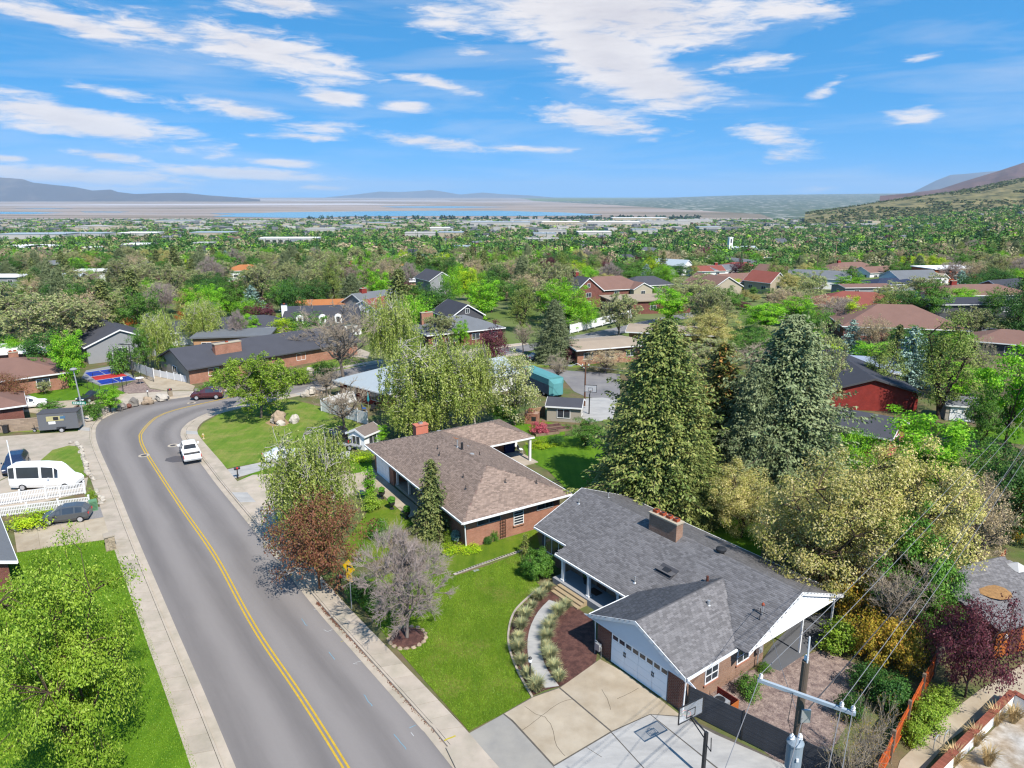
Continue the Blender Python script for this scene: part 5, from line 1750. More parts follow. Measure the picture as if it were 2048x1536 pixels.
MB().box(-.3, .3, -.3, .3, 0, z).build('core', W_DARK, t)
MB().box(-.44, .44, -.44, .44, z + .002, z + .11).build('cap', CONC, t)
w0, w1, w2 = G(1875, 1536, .9), G(2026, 1384, .9), G(2075, 1412, .9)
w0 = w0 + (w0 - w1) * .4
for lab, a, b in (('white wall with red brick coping at the end of the sandy path', w0, w1), ('short return of the white wall with red brick coping', w1, w2)):
 L = (b - a).length
 t = thing('garden_wall', lab, 'wall', (a.x, a.y, YL), math.atan2(b.y - a.y, b.x - a.x))
 MB().box(0, L, -.16, .0, -.1, .80).build('wall', M('wall render', (.66, .65, .63), var=.15, scale=1.5), t)
 n = int(L / .115)
 me = MB().box(.004, L / n - .004, -.2, .2, .802, .87).mesh('brick', M('coping brick', A(178, 104, 82), var=.15, objr=.2))
 for k in range(n):
  link_mesh('brick', me, t).location = (L * k / n, 0, 0)
for i, (px, py) in enumerate(((1873, 1492), (1893, 1482))):
 p = G(px, py)
 t = thing('handrail_loop', ('bent steel rail loop standing on the sandy path nearer the orange fence', 'bent steel rail loop standing nearer the brick coping')[i], 'handrail', p, math.radians(40))
 MB().tube([(-.5, 0, 0), (-.5, 0, .55), (-.4, 0, .72), (-.1, 0, .78), (.25, 0, .6), (.35, 0, .3), (.35, 0, 0)], .025, 7).build('rail', STEEL, t)
 MB().lathe((-.5, 0, 0), [(.06, 0), (.06, .02)], 8).lathe((.35, 0, 0), [(.06, 0), (.06, .02)], 8).build('foot', STEEL, t)
# ------------------------------------------------------------------ street furniture
def lamp_post(label, px, top_py, head='lantern'):
 p = G(*px)
 h = height_at(top_py, p.x, p.y) - .1
 t = thing('lamp_post', label, 'lamp post', p)
 MB().lathe((0, 0, 0), [(.12, 0), (.09, .2), (.05, .25), (.045, h - .45)], 10).build('pole', DARKM, t)
 if head == 'lantern':
  hd = MB().lathe((0, 0, h - .45), [(.05, 0), (.1, .03), (.13, .3), (.02, .42)], 8).build('lantern', DARKM, t)
  MB().lathe((0, 0, h - .40), [(.118, 0), (.138, .2)], 8).build('pane', CLEARL, hd)
 else:
  MB().lathe((0, 0, h - .45), [(.05, 0), (.17, .12), (.19, .22), (.13, .36), (.03, .42)], 12).build('globe', CLEARL, t)
 return t
lamp_post('slim black lamp post among the ornamental grasses', (1060, 1371), 1312)
lamp_post('black lantern post by the boulders at the bend', (298, 806), 778)
lamp_post('black lamp post with white globe at the court corner', (247, 786), 754, 'globe')
p = G(169, 853)
h = height_at(737, p.x, p.y) - .1
t = thing('street_light', 'tall grey street light with green street name sign at the bend', 'street light', p)
MB().tube([(0, 0, 0), (0, 0, h * .5), (-.25, 0, h - .3)], [.12, .10, .07], 10).build('pole', STEEL, t)
MB().lathe((-.25, 0, h - .3), [(.1, 0), (.42, .12), (.46, .22), (.3, .34), (.1, .4)], 14).build('lamp_head', W_GREY, t)
GREENS = M('sign green', (.0, .16, .10), rough=.5, var=0)
s = MB().box(-1.05, .75, -.11, -.085, 3.1, 3.5).build('street_sign', GREENS, t)
b = MB()
for k in range(7):
 b.box(-.9 + k * .22, -.76 + k * .22, -.114, -.1101, 3.2, 3.4)
b.build('lettering', WHITE, s)
p = G(703, 1218)
t = thing('warning_sign', 'yellow diamond right turn sign with a 20 speed plate beneath', 'road sign', p, math.radians(-34))
zc = height_at(1135, p.x, p.y) - .1
YSIGN = M('sign yellow', (.80, .46, .0), rough=.45, var=.03)
MB().box(-.03, .03, .004, .05, 0, zc + .45).build('pole', STEEL, t)
d = .46
sg = MB()
sg.m = Matrix.Translation((0, -.012, zc)) @ Matrix.Rotation(math.pi / 4, 4, 'Y')
sg.box(-d, d, -.006, .01, -d, d)
sn = sg.build('sign_plate', YSIGN, t)
BLK = M('sign black', (.01, .01, .01), var=0)
b = MB()
b.m = Matrix.Translation((0, -.012, zc))
fr = .60
for q in range(4):
 b.m = Matrix.Translation((0, -.012, zc)) @ Matrix.Rotation(math.pi / 4 + q * math.pi / 2, 4, 'Y')
 b.box(-d + .03, d - .03, -.009, -.0065, d - .045, d - .03)
b.m = Matrix.Translation((0, -.012, zc))
b.box(-.2, -.09, -.0105, -.0065, -.36, .12).box(-.2, .14, -.0106, -.0066, .06, .17)
b.poly([(.12, -.0104, -.04), (.36, -.0104, .115), (.12, -.0104, .27)])
b.build('turn_arrow', BLK, sn)
pl = MB().box(-.3, .3, -.014, .0, zc - 1.13, zc - .53).build('speed_plate', YSIGN, t)
def text_obj(body, size, parent, loc, rot, mat, name='lettering', ext=.002):
 cu = bpy.data.curves.new(name, 'FONT')
 cu.body = body
 cu.size = size
 cu.extrude = ext
 cu.align_x = 'CENTER'
 o = bpy.data.objects.new(name, cu)
 me = bpy.data.meshes.new_from_object(o.evaluated_get(bpy.context.evaluated_depsgraph_get())) if False else None
 COL.objects.link(o)
 dg = bpy.context.evaluated_depsgraph_get()
 me = bpy.data.meshes.new_from_object(o.evaluated_get(dg))
 bpy.data.objects.remove(o)
 me.materials.clear()
 me.materials.append(mat)
 q = link_mesh(name, me, parent)
 q.location = loc
 q.rotation_euler = rot
 return q
text_obj('20', .40, pl, (0, -.019, zc - .86), (math.pi / 2, 0, 0), BLK)
text_obj('M.P.H.', .17, pl, (0, -.019, zc - 1.06), (math.pi / 2, 0, 0), BLK)
MB().box(-.29, .29, -.0165, -.0145, zc - .56, zc - .545).box(-.29, .29, -.0165, -.0145, zc - 1.115, zc - 1.10).build('border', BLK, pl)
p = G(407, 878)
t = thing('fire_hydrant', 'small cream and yellow fire hydrant on the corner lawn', 'fire hydrant', p)
HY = M('hydrant cream', A(240, 222, 170), var=.05)
MB().lathe((0, 0, 0), [(.17, 0), (.17, .06), (.11, .08), (.11, .55), (.15, .56), (.15, .62), (.11, .66), (.05, .76)], 12).build('barrel', HY, t)
MB().tube([(-.2, 0, .45), (.2, 0, .45)], .06, 8).tube([(0, 0, .4), (0, -.2, .4)], .07, 8).build('nozzle', M('hydrant yellow', A(236, 190, 60)), t)
def mailbox(label, px, yaw, post=DARKM, box=DARKM, stone=False):
 t = thing('mailbox', label, 'mailbox', G(*px), math.radians(yaw))
 if stone:
  MB().box(-.3, .3, -.25, .25, 0, .95).build('post', post, t)
 else:
  MB().box(-.05, .05, -.05, .05, 0, 1.05).build('post', post, t)
 z = .97 if stone else 1.06
 MB().extrude([(-.14, z), (.14, z), (.14, z + .2), (.08, z + .3), (-.08, z + .3), (-.14, z + .2)], -.3, .3).build('box', box, t)
 MB().box(-.1, .05, -.16, -.145, z + .1, z + .3).build('flag', REDL, t)
mailbox('dark mailbox on a post beside the white concrete drive', (476, 957), 40)
mailbox('black mailbox on a pale stone post by the boulders', (341, 793), 40, STONE, BLACKP, True)
mailbox('black mailbox half hidden under the maroon leaved tree', (682, 1180), 35)
p = G(188, 1020)
t = thing('utility_box', 'green utility cabinet beside the rocks and the picket fence', 'utility box', p, math.radians(35))
GB = M('cabinet green', A(126, 180, 138), var=.06)
MB().box(-.35, .35, -.3, .3, 0, 1.05).build('cabinet', GB, t)
b = MB()
for k in range(6):
 b.box(-.28, .28, -.312, -.301, .15 + k * .14, .22 + k * .14)
b.build('vent_slats', M('cabinet green dark', A(92, 140, 104)), t)
t = thing('satellite_dish', 'white satellite dish at the edge of the pink gravel', 'satellite dish', G(281, 768), 0)
MB().tube([(0, 0, 0), (0, 0, .8)], .04, 6).build('mast', STEEL, t)
MB().lathe((0, 0, .8), [(.05, 0), (.4, .1), (.62, .26), (.6, .27), (.38, .13), (.02, .05)], 16).build('dish', W_WHITE, t)
p = G(267, 755)
t = thing('light_pole', 'tall black light pole with flat lamps over the court', 'light pole', p)
hh = height_at(690, p.x, p.y)
MB().tube([(0, 0, 0), (0, 0, hh)], [.09, .06], 8).build('pole', DARKM, t)
MB().box(-1.4, .4, -.08, .08, hh - .05, hh + .03).box(-1.7, -1.0, -.25, .25, hh + .03, hh + .1).build('lamp', DARKM, t)
def hoop(label, base, wdir, top=3.95, label2=None):
 yaw = math.atan2(wdir.y, wdir.x)
 t = thing('basketball_hoop', label, 'basketball hoop', base, yaw)
 BB = M('backboard pane', (.55, .58, .62), rough=.15, spec=.6)
 MB().box(-.08, .08, -.08, .08, 0, 2.9).build('pole', DARKM, t)
 MB().tube([(0, 0, 2.85), (0, 1.1, 3.1)], .05, 6).tube([(0, 0, 2.4), (0, 1.1, 2.95)], .035, 6).tube([(0, 0, 2.2), (0, -.4, 2.0), (0, -.35, 2.8)], .03, 6).build('arm', DARKM, t)
 z0, z1 = top - 1.07, top
 fr = MB()
 for x0, x1, a, b in ((-.9, .9, z0, z0 + .06), (-.9, .9, z1 - .06, z1), (-.9, -.84, z0 + .06, z1 - .06), (.84, .9, z0 + .06, z1 - .06), (-.32, .32, z0 + .16, z0 + .2), (-.32, .32, z0 + .62, z0 + .66), (-.32, -.28, z0 + .2, z0 + .62), (.28, .32, z0 + .2, z0 + .62)):
  fr.box(x0, x1, 1.12, 1.17, a, b)
 f = fr.build('backboard_frame', DARKM, t)
 BB.node_tree.nodes['Principled BSDF'].inputs['Alpha'].default_value = .22
 MB().box(-.84, .84, 1.135, 1.15, z0 + .06, z1 - .06).build('backboard', BB, t)
 b2 = MB()
 ring = [(.23 * math.cos(k * math.pi / 8), 1.45 + .23 * math.sin(k * math.pi / 8), z0 + .15) for k in range(17)]
 b2.tube(ring, .016, 5, caps=False).tube([(0, 1.17, z0 + .15), (0, 1.24, z0 + .15)], .03, 5)
 rim = b2.build('rim', M('rim orange', (.6, .08, .02), var=0), t)
 n = MB()
 for k in range(10):
  a0, a1 = k * math.pi / 5, (k + 1) * math.pi / 5
  n.tube([(.22 * math.cos(a0), 1.45 + .22 * math.sin(a0), z0 + .14), (.14 * math.cos(a1), 1.45 + .14 * math.sin(a1), z0 - .28)], .006, 3)
  n.tube([(.22 * math.cos(a1), 1.45 + .22 * math.sin(a1), z0 + .14), (.14 * math.cos(a0), 1.45 + .14 * math.sin(a0), z0 - .28)], .006, 3)
 n.build('net', WHITE, rim)
 return t
wd = G(1402, 1411, 3.95) - G(1368, 1428, 3.95)
hoop('black basketball hoop standing on the white concrete pad', G(1405, 1556), Vector((wd.x, wd.y, 0)))
hoop('distant basketball hoop beside the wooden pole and shed', G(1178, 828), Vector((1, -.2, 0)))
PW = M('pole wood', A(128, 112, 98), var=.35, scale=3, stretch=(2, 2, .2), bump=.01)
PWB = M('pole wood brown', A(132, 92, 72), var=.3, scale=3, stretch=(2, 2, .2))
ARM = M('crossarm grey blue', A(206, 222, 236), var=.08, scale=3)
CER = M('insulator', (.55, .56, .58), rough=.25, var=0)
def ins(b, x, y, z, s=1.0):
 b.lathe((x, y, z), [(.03 * s, 0), (.07 * s, .06 * s), (.04 * s, .09 * s), (.07 * s, .13 * s), (.03 * s, .2 * s)], 8)
D0 = 24.0
d = pix_dir(1612, 1322).normalized()
dd = d / (d.y * math.cos(PITCH) - d.z * math.sin(PITCH)) * D0
top = Vector((0, 0, CAMH)) + dd
pole1 = Vector((top.x, top.y, YL))
PT = top.z - YL
q = pix_dir(1608, 1386)
az = CAMH + (pole1.y - .2) * q.z / q.y - YL
l, r_ = (Vector((0, 0, CAMH)) + q * ((az + YL - CAMH) / q.z) for q in (pix_dir(1512, 1352), pix_dir(1706, 1420)))
ayaw = math.atan2(r_.y - l.y, r_.x - l.x)
al = (r_ - l).length
t = thing('utility_pole', 'weathered wooden utility pole with pale crossarm and grey transformer drum', 'utility pole', pole1)
MB().tube([(0, 0, -.3), (0, 0, PT * .5), (0, 0, PT)], [.17, .15, .125], 14).build('pole', PW, t)
b = MB()
mid = (l + r_) / 2 - pole1
b.cbox((mid.x, mid.y - .19, az), (al, .11, .12), ayaw)
ar = b.build('crossarm', ARM, t)
b = MB()
ex, ey = math.cos(ayaw), math.sin(ayaw)
tips = []
for u in (-.47, .36, .47):
 q = Vector((mid.x + ex * al * u, mid.y - .19 + ey * al * u, az + .06))
 ins(b, q.x, q.y, q.z, 1.1)
 tips.append(pole1 + q + Vector((0, 0, .22)))
ins(b, 0, 0, PT, 1.2)
tips.append(top + Vector((0, 0, .24)))
b.build('insulator', CER, ar)
MB().tube([(.0, -.1, PT + .0), (-.02, -.1, PT + 1.0)], .03, 6).build('pole_top_pin', CER, t)
zt = height_at(1437, pole1.x, pole1.y)
zb = height_at(1516, pole1.x, pole1.y)
tc = (-.22, -.42)
td = MB().lathe((tc[0], tc[1], zb - YL), [(.24, 0), (.27, .04), (.27, .98), (.29, 1.0), (.29, 1.06), (.2, 1.16), (.05, 1.2)], 18).build('transformer', M('transformer grey', A(172, 188, 202), var=.08, rough=.5), t)
b = MB()
for w_ in (-.14, .14):
 ins(b, tc[0] + w_, tc[1], zb - YL + 1.12, 1.3)
b.box(tc[0] - .04, tc[0] + .04, tc[1] - .32, tc[1] - .275, zb - YL + .5, zb - YL + .62)
b.build('bushing', CER, td)
MB().tube([(tc[0] - .14, tc[1], zb - YL + 1.3), (-.6, -.5, zb + 1.9), (-.4, -.2, az), (-.9, -.25, az + .1)], .012, 5, caps=False).tube([(.1, -.2, zb - YL + .2), (.5, -.6, zb - YL - .6), (1.6, -1.0, zb - YL - 1.1)], .014, 5, caps=False).build('lead_wire', DARKM, t)
MB().box(-.02, .3, -.2, -.12, az - 1.2, az - .7).build('bracket', STEEL, t)
p2 = Vector((46.6, 60, YL))
h2 = height_at(812, p2.x, p2.y) - .1
t = thing('utility_pole', 'dark utility pole with grey crossarm at the right edge above the trees', 'utility pole', p2)
MB().tube([(0, 0, -.3), (0, 0, h2)], [.17, .12], 12).build('pole', PW, t)
b = MB()
b.cbox((0, -.15, h2 - .25), (2.7, .11, .13), math.radians(-8))
ar2 = b.build('crossarm', ARM, t)
b = MB()
ends = []
for u in (-1.25, -.5, .6, 1.25):
 q = (u * math.cos(-.14), -.15 + u * math.sin(-.14), h2 - .18)
 ins(b, *q, 1.0)
 ends.append(p2 + Vector(q) + Vector((0, 0, .2)))
b.build('insulator', CER, ar2)
def wire(name_label, a, b, sag, r=.013, mat=None):
 n = 18
 pts = []
 for k in range(n + 1):
  u = k / n
  p = a.lerp(b, u)
  pts.append((p.x, p.y, p.z - sag * 4 * u * (1 - u)))
 o = MB().tube(pts, r, 5, caps=False).build('power_line', mat or M('wire grey', (.16, .16, .17), rough=.5, var=0))
 tag(o, name_label, 'power line')
 return o
wire('upper power line from the left crossarm end towards the far edge pole', tips[0], ends[0], .35)
wire('power line from the wooden pole top to the edge pole', tips[3], ends[1], .35)
wire('lower power line from the inner insulator at the crossarm end', tips[1], ends[2], .5)
wire('lower power line from the outer insulator at the crossarm end', tips[2], ends[3], .5)
wire('thick black cable strung lowest over the bare shrubs', pole1 + Vector((.15, 0, az - 1.0)), p2 + Vector((.2, 0, h2 - 2.6)), .5, .022, M('cable black', (.04, .04, .045), var=0))
wire('service wire from the wooden pole to the brick house mast', pole1 + Vector((-.1, 0, az - .9)), ghp(9.5, -2.8, 4.7), .25, .012)
back = Vector((-1.5, -26, 0))
for k, (lab, p_) in enumerate((('power line leaving the left crossarm end out of view', tips[0]), ('power line leaving the inner crossarm insulator out of view', tips[1]), ('power line leaving the outer crossarm insulator out of view', tips[2]), ('black cable running below the transformer out of view', pole1 + Vector((.15, 0, az - 1.0))))):
 wire(lab, p_, p_ + Vector((-13.0, -22, .4)), .2)
def plain_pole(label, px, top, mat, arm=0, r=.14):
 p = G(*px)
 h = height_at(top, p.x, p.y) - .1
 t = thing('utility_pole', label, 'utility pole', p)
 MB().tube([(0, 0, -.3), (0, 0, h)], [r, r * .7], 9).build('pole', mat, t)
 if arm:
  b = MB().box(-arm, arm, -.08, .06, h - .7, h - .55)
  b.build('crossarm', mat, t)
  b = MB()
  for u in (-.9, 0, .9):
   ins(b, arm * u, 0, h - .55, 1.3)
  b.build('insulator', CER, t)
 return p, h, t
pa, ha, tt = plain_pole('brown wooden pole behind the beige garden shed', (1169, 812), 724, PWB, .5)
MB().tube([(0, 0, ha - 1.0), (-1.2, 0, ha - .2), (-2.0, 0, ha - .5)], .04, 6).box(-2.5, -1.9, -.15, .15, ha - .62, ha - .45).build('lamp_arm', STEEL, tt)
pb, hb_, _ = plain_pole('tall thin pale pole beyond the grey roofed houses', (1667, 545), 483, M('pole pale', A(206, 176, 140), var=.1), .9, .22)
pc, hc, _ = plain_pole('dark thin pole before the long grey roofed house', (1631, 560), 503, PW, 0, .2)
pd, hd_, _ = plain_pole('dark leaning pole behind the tan roofed ranch', (1917, 560), 528, PW, 1.2, .2)
pe, he, _ = plain_pole('stub pole with crossarm among the dark garden trees', (1757, 640), 600, PW, 2.0, .18)
wire('wire from the brown wooden pole towards the conifers', pa + Vector((0, 0, ha - .5)), pa + Vector((26, -6, ha - 1)), .6, .02)
wire('wire from the brown wooden pole over the cul de sac', pa + Vector((0, 0, ha - .5)), pa + Vector((-24, 10, ha - .5)), .6, .02)
# ------------------------------------------------------------------ stones
ROCKW = M('white rock', A(226, 216, 202), var=.2, scale=3, objr=.15, bump=.03, bscale=6)
ROCKT = M('tan boulder', A(206, 182, 156), var=.25, scale=2, objr=.15, bump=.05, bscale=4)
ROCKG = M('grey boulder', A(168, 160, 152), var=.25, scale=2, objr=.15, bump=.05, bscale=4)
def boulder(label, px, w, h, seed, mat, group=None, name='boulder'):
 p = G(*px)
 o = MB().rock((0, 0, h * .32), (w / 2, w * .42, h * .62), seed, n=12, rows=8).build(name, mat, smooth=False)
 o.location = p
 o.rotation_euler = (0, 0, seed * 1.3)
 return tag(o, label, 'rock', group)
t0 = boulder('large upright tan boulder on the corner lawn', (559, 846), 1.7, 1.8, 5, ROCKT)
boulder('white boulder at the left foot of the upright boulder', (549, 846), 1.0, .9, 6, ROCKW)
boulder('white flat stone in front of the upright boulder', (562, 850), 1.3, .7, 7, ROCKW)
boulder('two humped white boulder standing alone on the corner lawn', (590, 845), 1.3, 1.2, 8, ROCKW)
ring = sheet('planting_bed', [G(530, 846), G(545, 838), G(570, 838), G(580, 846), G(570, 852), G(545, 853)], .118, M('bed tan', A(196, 166, 126), var=.2))
for lab, px, w, h, sd, m_ in (('long white boulder nearest the stone mailbox', (325, 799), 2.3, 1.0, 11, ROCKW), ('tan boulder beside the lantern post at the bend', (296, 807), 1.6, 1.0, 12, ROCKT), ('grey round boulder under the round shrub at the bend', (268, 811), 1.6, 1.1, 13, ROCKG),
        ('small red brown boulder between grey boulders at the bend', (258, 815), .9, .6, 14, M('red rock', A(150, 100, 84), var=.2)), ('grey flat boulder beside the pavement under the shrub', (243, 818), 1.6, .8, 15, ROCKG),
        ('white boulder below the block wall corner', (212, 826), 1.2, 1.1, 16, ROCKW), ('white low stone at the foot of the street light', (178, 842), 1.5, .8, 17, ROCKW), ('white stone between pavement and block wall', (194, 832), 1.2, .7, 18, ROCKW),
        ('pale boulder in the middle of the street island', (622, 790), 2.0, 1.5, 19, ROCKW), ('pale boulder at the near end of the street island', (612, 793), 1.5, 1.0, 20, ROCKW), ('pale flat boulder at the far end of the street island', (636, 789), 1.7, .8, 21, ROCKT),
        ('boulder on the lawn beside the tan gabled ranch', (395, 788), 1.0, .8, 22, ROCKG), ('boulder by the fence of the ranch garden', (570, 760), 1.6, .9, 23, ROCKT), ('white stone in the garden across the street', (620, 742), 1.3, .7, 24, ROCKW)):
 boulder(lab, px, w, h, sd, m_)
rg = random.Random(21)
line = catmull(GL([(142, 887), (156, 890), (164, 905), (170, 928), (176, 948), (186, 960)]), .1)
for k, p in enumerate(resample(line, 17)):
 o = MB().rock((0, 0, .14), (rg.uniform(.22, .36), rg.uniform(.2, .32), .24), 40 + k).build('edging_rock', ROCKW)
 o.location = (p.x + rg.uniform(-.1, .1), p.y + rg.uniform(-.1, .1), YL)
 tag(o, 'white rock in the row edging the small lawn by the van', 'rock', 'white rocks edging the small lawn')
for k, p in enumerate(resample(catmull(GL([(192, 983), (198, 995), (204, 1008)]), .1), 7)):
 o = MB().rock((0, 0, .12), (rg.uniform(.2, .34), rg.uniform(.2, .3), .2), 60 + k).build('edging_rock', ROCKW)
 o.location = (p.x + rg.uniform(-.2, .2), p.y + rg.uniform(-.2, .2), YL)
 tag(o, 'white rock in the heap beside the green utility cabinet', 'rock', 'white rocks by the utility cabinet')
tc_ = G(815, 1276)
b = MB().lathe((0, 0, 0), [(1.25, 0), (1.2, .06), (.4, .16), (.05, .18)], 20).build('tree_ring', MULCH)
b.location = tc_
tag(b, kind='structure')
for k in range(17):
 a = k / 17 * 2 * math.pi
 o = MB().rock((0, 0, .05), (.2, .15, .11), 80 + k).build('edging_stone', ROCKT)
 o.location = (tc_.x + 1.28 * math.cos(a), tc_.y + 1.28 * math.sin(a), YL)
 o.rotation_euler = (0, 0, a + 1.57)
 tag(o, 'tan stone in the ring around the leafless tree', 'stone', 'stones ringing the leafless tree')
for k, p in enumerate(resample(catmull(GL([(912, 1148), (960, 1130), (1000, 1116), (1042, 1102)]), .1), 26)):
 o = MB().box(-.2, .2, -.12, .12, 0, .05).build('edging_slab', ROCKW)
 o.location = (p.x, p.y, YL + .015)
 o.rotation_euler = (0, 0, .55 + rg.uniform(-.1, .1))
 tag(o, 'white edging slab in the strip between the two lawns', 'edging stone', 'edging slabs between the lawns')
# ------------------------------------------------------------------ garden things
def urn(label, px):
 t = thing('planter', label, 'planter', G(*px))
 MB().lathe((0, 0, 0), [(.24, 0), (.24, .08), (.1, .14), (.1, .3), (.3, .5), (.34, .75), (.28, .75)], 12).build('urn', DARKM, t)
 MB().rock((0, 0, 1.0), (.36, .36, .3), px[0], n=12, rows=7).build('topiary', M('topiary leaf', A(92, 150, 36), var=.45, scale=12, bump=.04, bscale=20), t)
for i, px in enumerate(((764, 997), (784, 1018), (814, 1037))):
 urn('black urn with clipped green ball ' + ('by the garage end of the brick porch path', 'midway along the brick porch path', 'by the slender spruce end of the porch path')[i], px)
crack(GL([(790, 1018), (800, 1013), (806, 1020), (800, 1028), (812, 1030)], .2), .03, .14, M('hose', (.03, .05, .04), var=0), 'garden_hose')
tag(bpy.data.objects['garden_hose'], 'dark garden hose looped on the porch path', 'hose')
for i, (px, m_) in enumerate((((3, 864), BLACKP), ((13, 866), BLACKP), ((20, 860), M('bin blue', (.03, .05, .25), rough=.5)))):
 t = thing('wheelie_bin', ('black wheeled bin nearest the frame edge by the block wall', 'black wheeled bin standing between two others by the block wall', 'blue wheeled bin behind the black bins')[i], 'bin', G(*px), .3)
 MB().prism([(-.28, -.3), (.28, -.3), (.28, .3), (-.28, .3)], .1, .98).build('body', m_, t)
 MB().box(-.31, .31, -.34, .34, .982, 1.06).build('lid', m_, t)
 for s_ in (-1, 1):
  wheel(t, s_ * .28, .28, .12, s_, .06)
p = G(737, 815)
t = thing('patio_umbrella', 'closed teal umbrella on the brick terrace', 'umbrella', p)
MB().tube([(0, 0, 0), (0, 0, 2.4)], .03, 6).build('pole', STEEL, t)
MB().lathe((0, 0, .9), [(.12, 0), (.2, .2), (.12, 1.1), (.03, 1.45)], 9).build('canopy', M('canvas teal', A(60, 170, 180), var=.1), t)
for i, px in enumerate(((745, 822), (752, 818), (728, 822))):
 t = thing('patio_chair', ('dark patio chair on the terrace closest to the brick wall', 'dark patio chair beside the closed umbrella', 'blue patio seat at the fence side of the terrace')[i], 'chair', G(*px), i)
 mm = BLACKP if i < 2 else M('seat blue', A(60, 110, 190))
 MB().box(-.28, .28, -.28, .28, .4, .46).build('seat', mm, t)
 MB().box(-.28, .28, .25, .3, .46, .95).build('backrest', mm, t)
 for x in (-.25, .25):
  for y in (-.25, .25):
   MB().box(x - .02, x + .02, y - .02, y + .02, 0, .4).build('leg', mm, t)
for i, px in enumerate(((1030, 898), (1040, 905))):
 t = thing('patio_chair', ('white patio chair under the brown roof overhang', 'white patio chair at the edge of the brown house patio')[i], 'chair', G(*px), i * 2)
 MB().box(-.28, .28, -.28, .28, .4, .46).build('seat', WHITE, t)
 MB().box(-.28, .28, .25, .3, .46, .95).build('backrest', WHITE, t)
 for x in (-.25, .25):
  for y in (-.25, .25):
   MB().box(x - .02, x + .02, y - .02, y + .02, 0, .4).build('leg', WHITE, t)
p = G(1017, 905)
t = thing('patio_cover', 'dark blue covered grill beneath the brown roof overhang', 'grill', p, .5)
MB().box(-.7, .7, -.35, .35, 0, 1.1).build('cover', M('cover navy', A(40, 60, 120), var=.1), t)
MB().box(-.72, .72, -.37, .37, 1.102, 1.2).build('lid', M('cover navy', A(40, 60, 120)), t)
p = G(2018, 1212)
t = thing('canopy', 'white peaked canopy over the deck at the right edge', 'canopy', p, math.radians(18))
CANV = M('canvas white', A(238, 236, 236), var=.04, scale=1)
b = MB()
zc = 2.5
for i, (q0, q1) in enumerate((((-1.9, -1.9), (1.9, -1.9)), ((1.9, -1.9), (1.9, 1.9)), ((1.9, 1.9), (-1.9, 1.9)), ((-1.9, 1.9), (-1.9, -1.9)))):
 b.poly([(q0[0], q0[1], zc), (q1[0], q1[1], zc), (q1[0] * .2, q1[1] * .2, zc + .75), (q0[0] * .2, q0[1] * .2, zc + .75)])
 b.poly([(q0[0] * .34, q0[1] * .34, zc + .74), (q1[0] * .34, q1[1] * .34, zc + .74), (0, 0, zc + 1.15)])
 b.poly([(q0[0], q0[1], zc - .22), (q1[0], q1[1], zc - .22), (q1[0], q1[1], zc), (q0[0], q0[1], zc)])
b.build('canvas', CANV, t)
for x in (-1.8, 1.8):
 for y in (-1.8, 1.8):
  MB().tube([(x, y, 0), (x, y, 2.45)], .04, 6).build('post', STEEL, t)
a, b_ = G(1940, 1215, .1), G(2000, 1228, .1)
slat_fence('wooden deck railing in front of the white canopy', a, b_, 1.0, 5, WOODG, 4, WOODG, name='railing', cat='railing', gap=.1)
a, b_ = (C0 + C3) / 2, (C1 + C2) / 2
L = (b_ - a).length
t = thing('court_net', 'low net strung across the red middle of the court', 'net', (a.x, a.y, .12), math.atan2(b_.y - a.y, b_.x - a.x))
for x in (0, L):
 MB().tube([(x, 0, 0), (x, 0, .95)], .04, 6).build('post', DARKM, t)
w = MB()
for k in range(6):
 w.tube([(0, 0, .08 + k * .16), (L, 0, .08 + k * .16)], .006, 3, caps=False)
for k in range(int(L / .25)):
 w.tube([(k * .25, 0, .08), (k * .25, 0, .88)], .004, 3, caps=False)
w.box(0, L, -.012, .012, .88, .94)
w.build('mesh', W_DARK, t)
o = MB().box(-.25, .25, -.15, .15, 0, .03).build('valve_cover', W_GREY)
o.location = G(952, 1141)
o.rotation_euler = (0, 0, .6)
tag(o, 'small pale valve cover in the upper lawn', 'valve cover')
p = G(1064, 846)
t = thing('brick_oven', 'orange brick garden oven with dark mouth by the raised beds', 'oven', p, -.3)
MB().box(-.9, .9, -.6, .6, 0, 1.5).box(-.5, .3, -.4, .4, 1.5, 2.0).build('masonry', BR_ORANGE, t)
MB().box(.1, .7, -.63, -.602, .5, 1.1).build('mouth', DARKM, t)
for i, px in enumerate(((1098, 856), (1118, 861), (1092, 868))):
 t = thing('raised_bed', ('wooden raised bed beside the brick oven', 'wooden raised bed nearer the light green bush', 'long wooden raised bed in front of the pink maple')[i], 'planter bed', G(*px), .35)
 MB().box(-1.6, 1.6, -.55, .55, 0, .3).build('soil', MULCH, t)
 for y in (-.6, .56):
  MB().box(-1.65, 1.65, y, y + .04, 0, .36).build('plank', WOODG, t)
 for x in (-1.65, 1.61):
  MB().box(x, x + .04, -.555, .555, 0, .36).build('plank', WOODG, t)
p = G(33, 972)
t = thing('flag_pole', 'slim white pole standing in front of the camper van', 'pole', p, 0)
MB().tube([(0, 0, 0), (-.1, 0, height_at(882, p.x, p.y))], [.07, .05], 8).lathe((0, 0, 0), [(.14, 0), (.14, .08)], 8).build('pole', WHITE, t)
p = G(1810, 735)
t = thing('tarpaulin', 'bright blue tarpaulin crumpled in the yard beside the tall pine', 'tarp', p, .4)
MB().rock((0, 0, .3), (2.2, 1.0, .7), 3, n=12, rows=7).build('cloth', M('tarp blue', A(50, 120, 220), var=.15, scale=1, bump=.08, bscale=2), t)
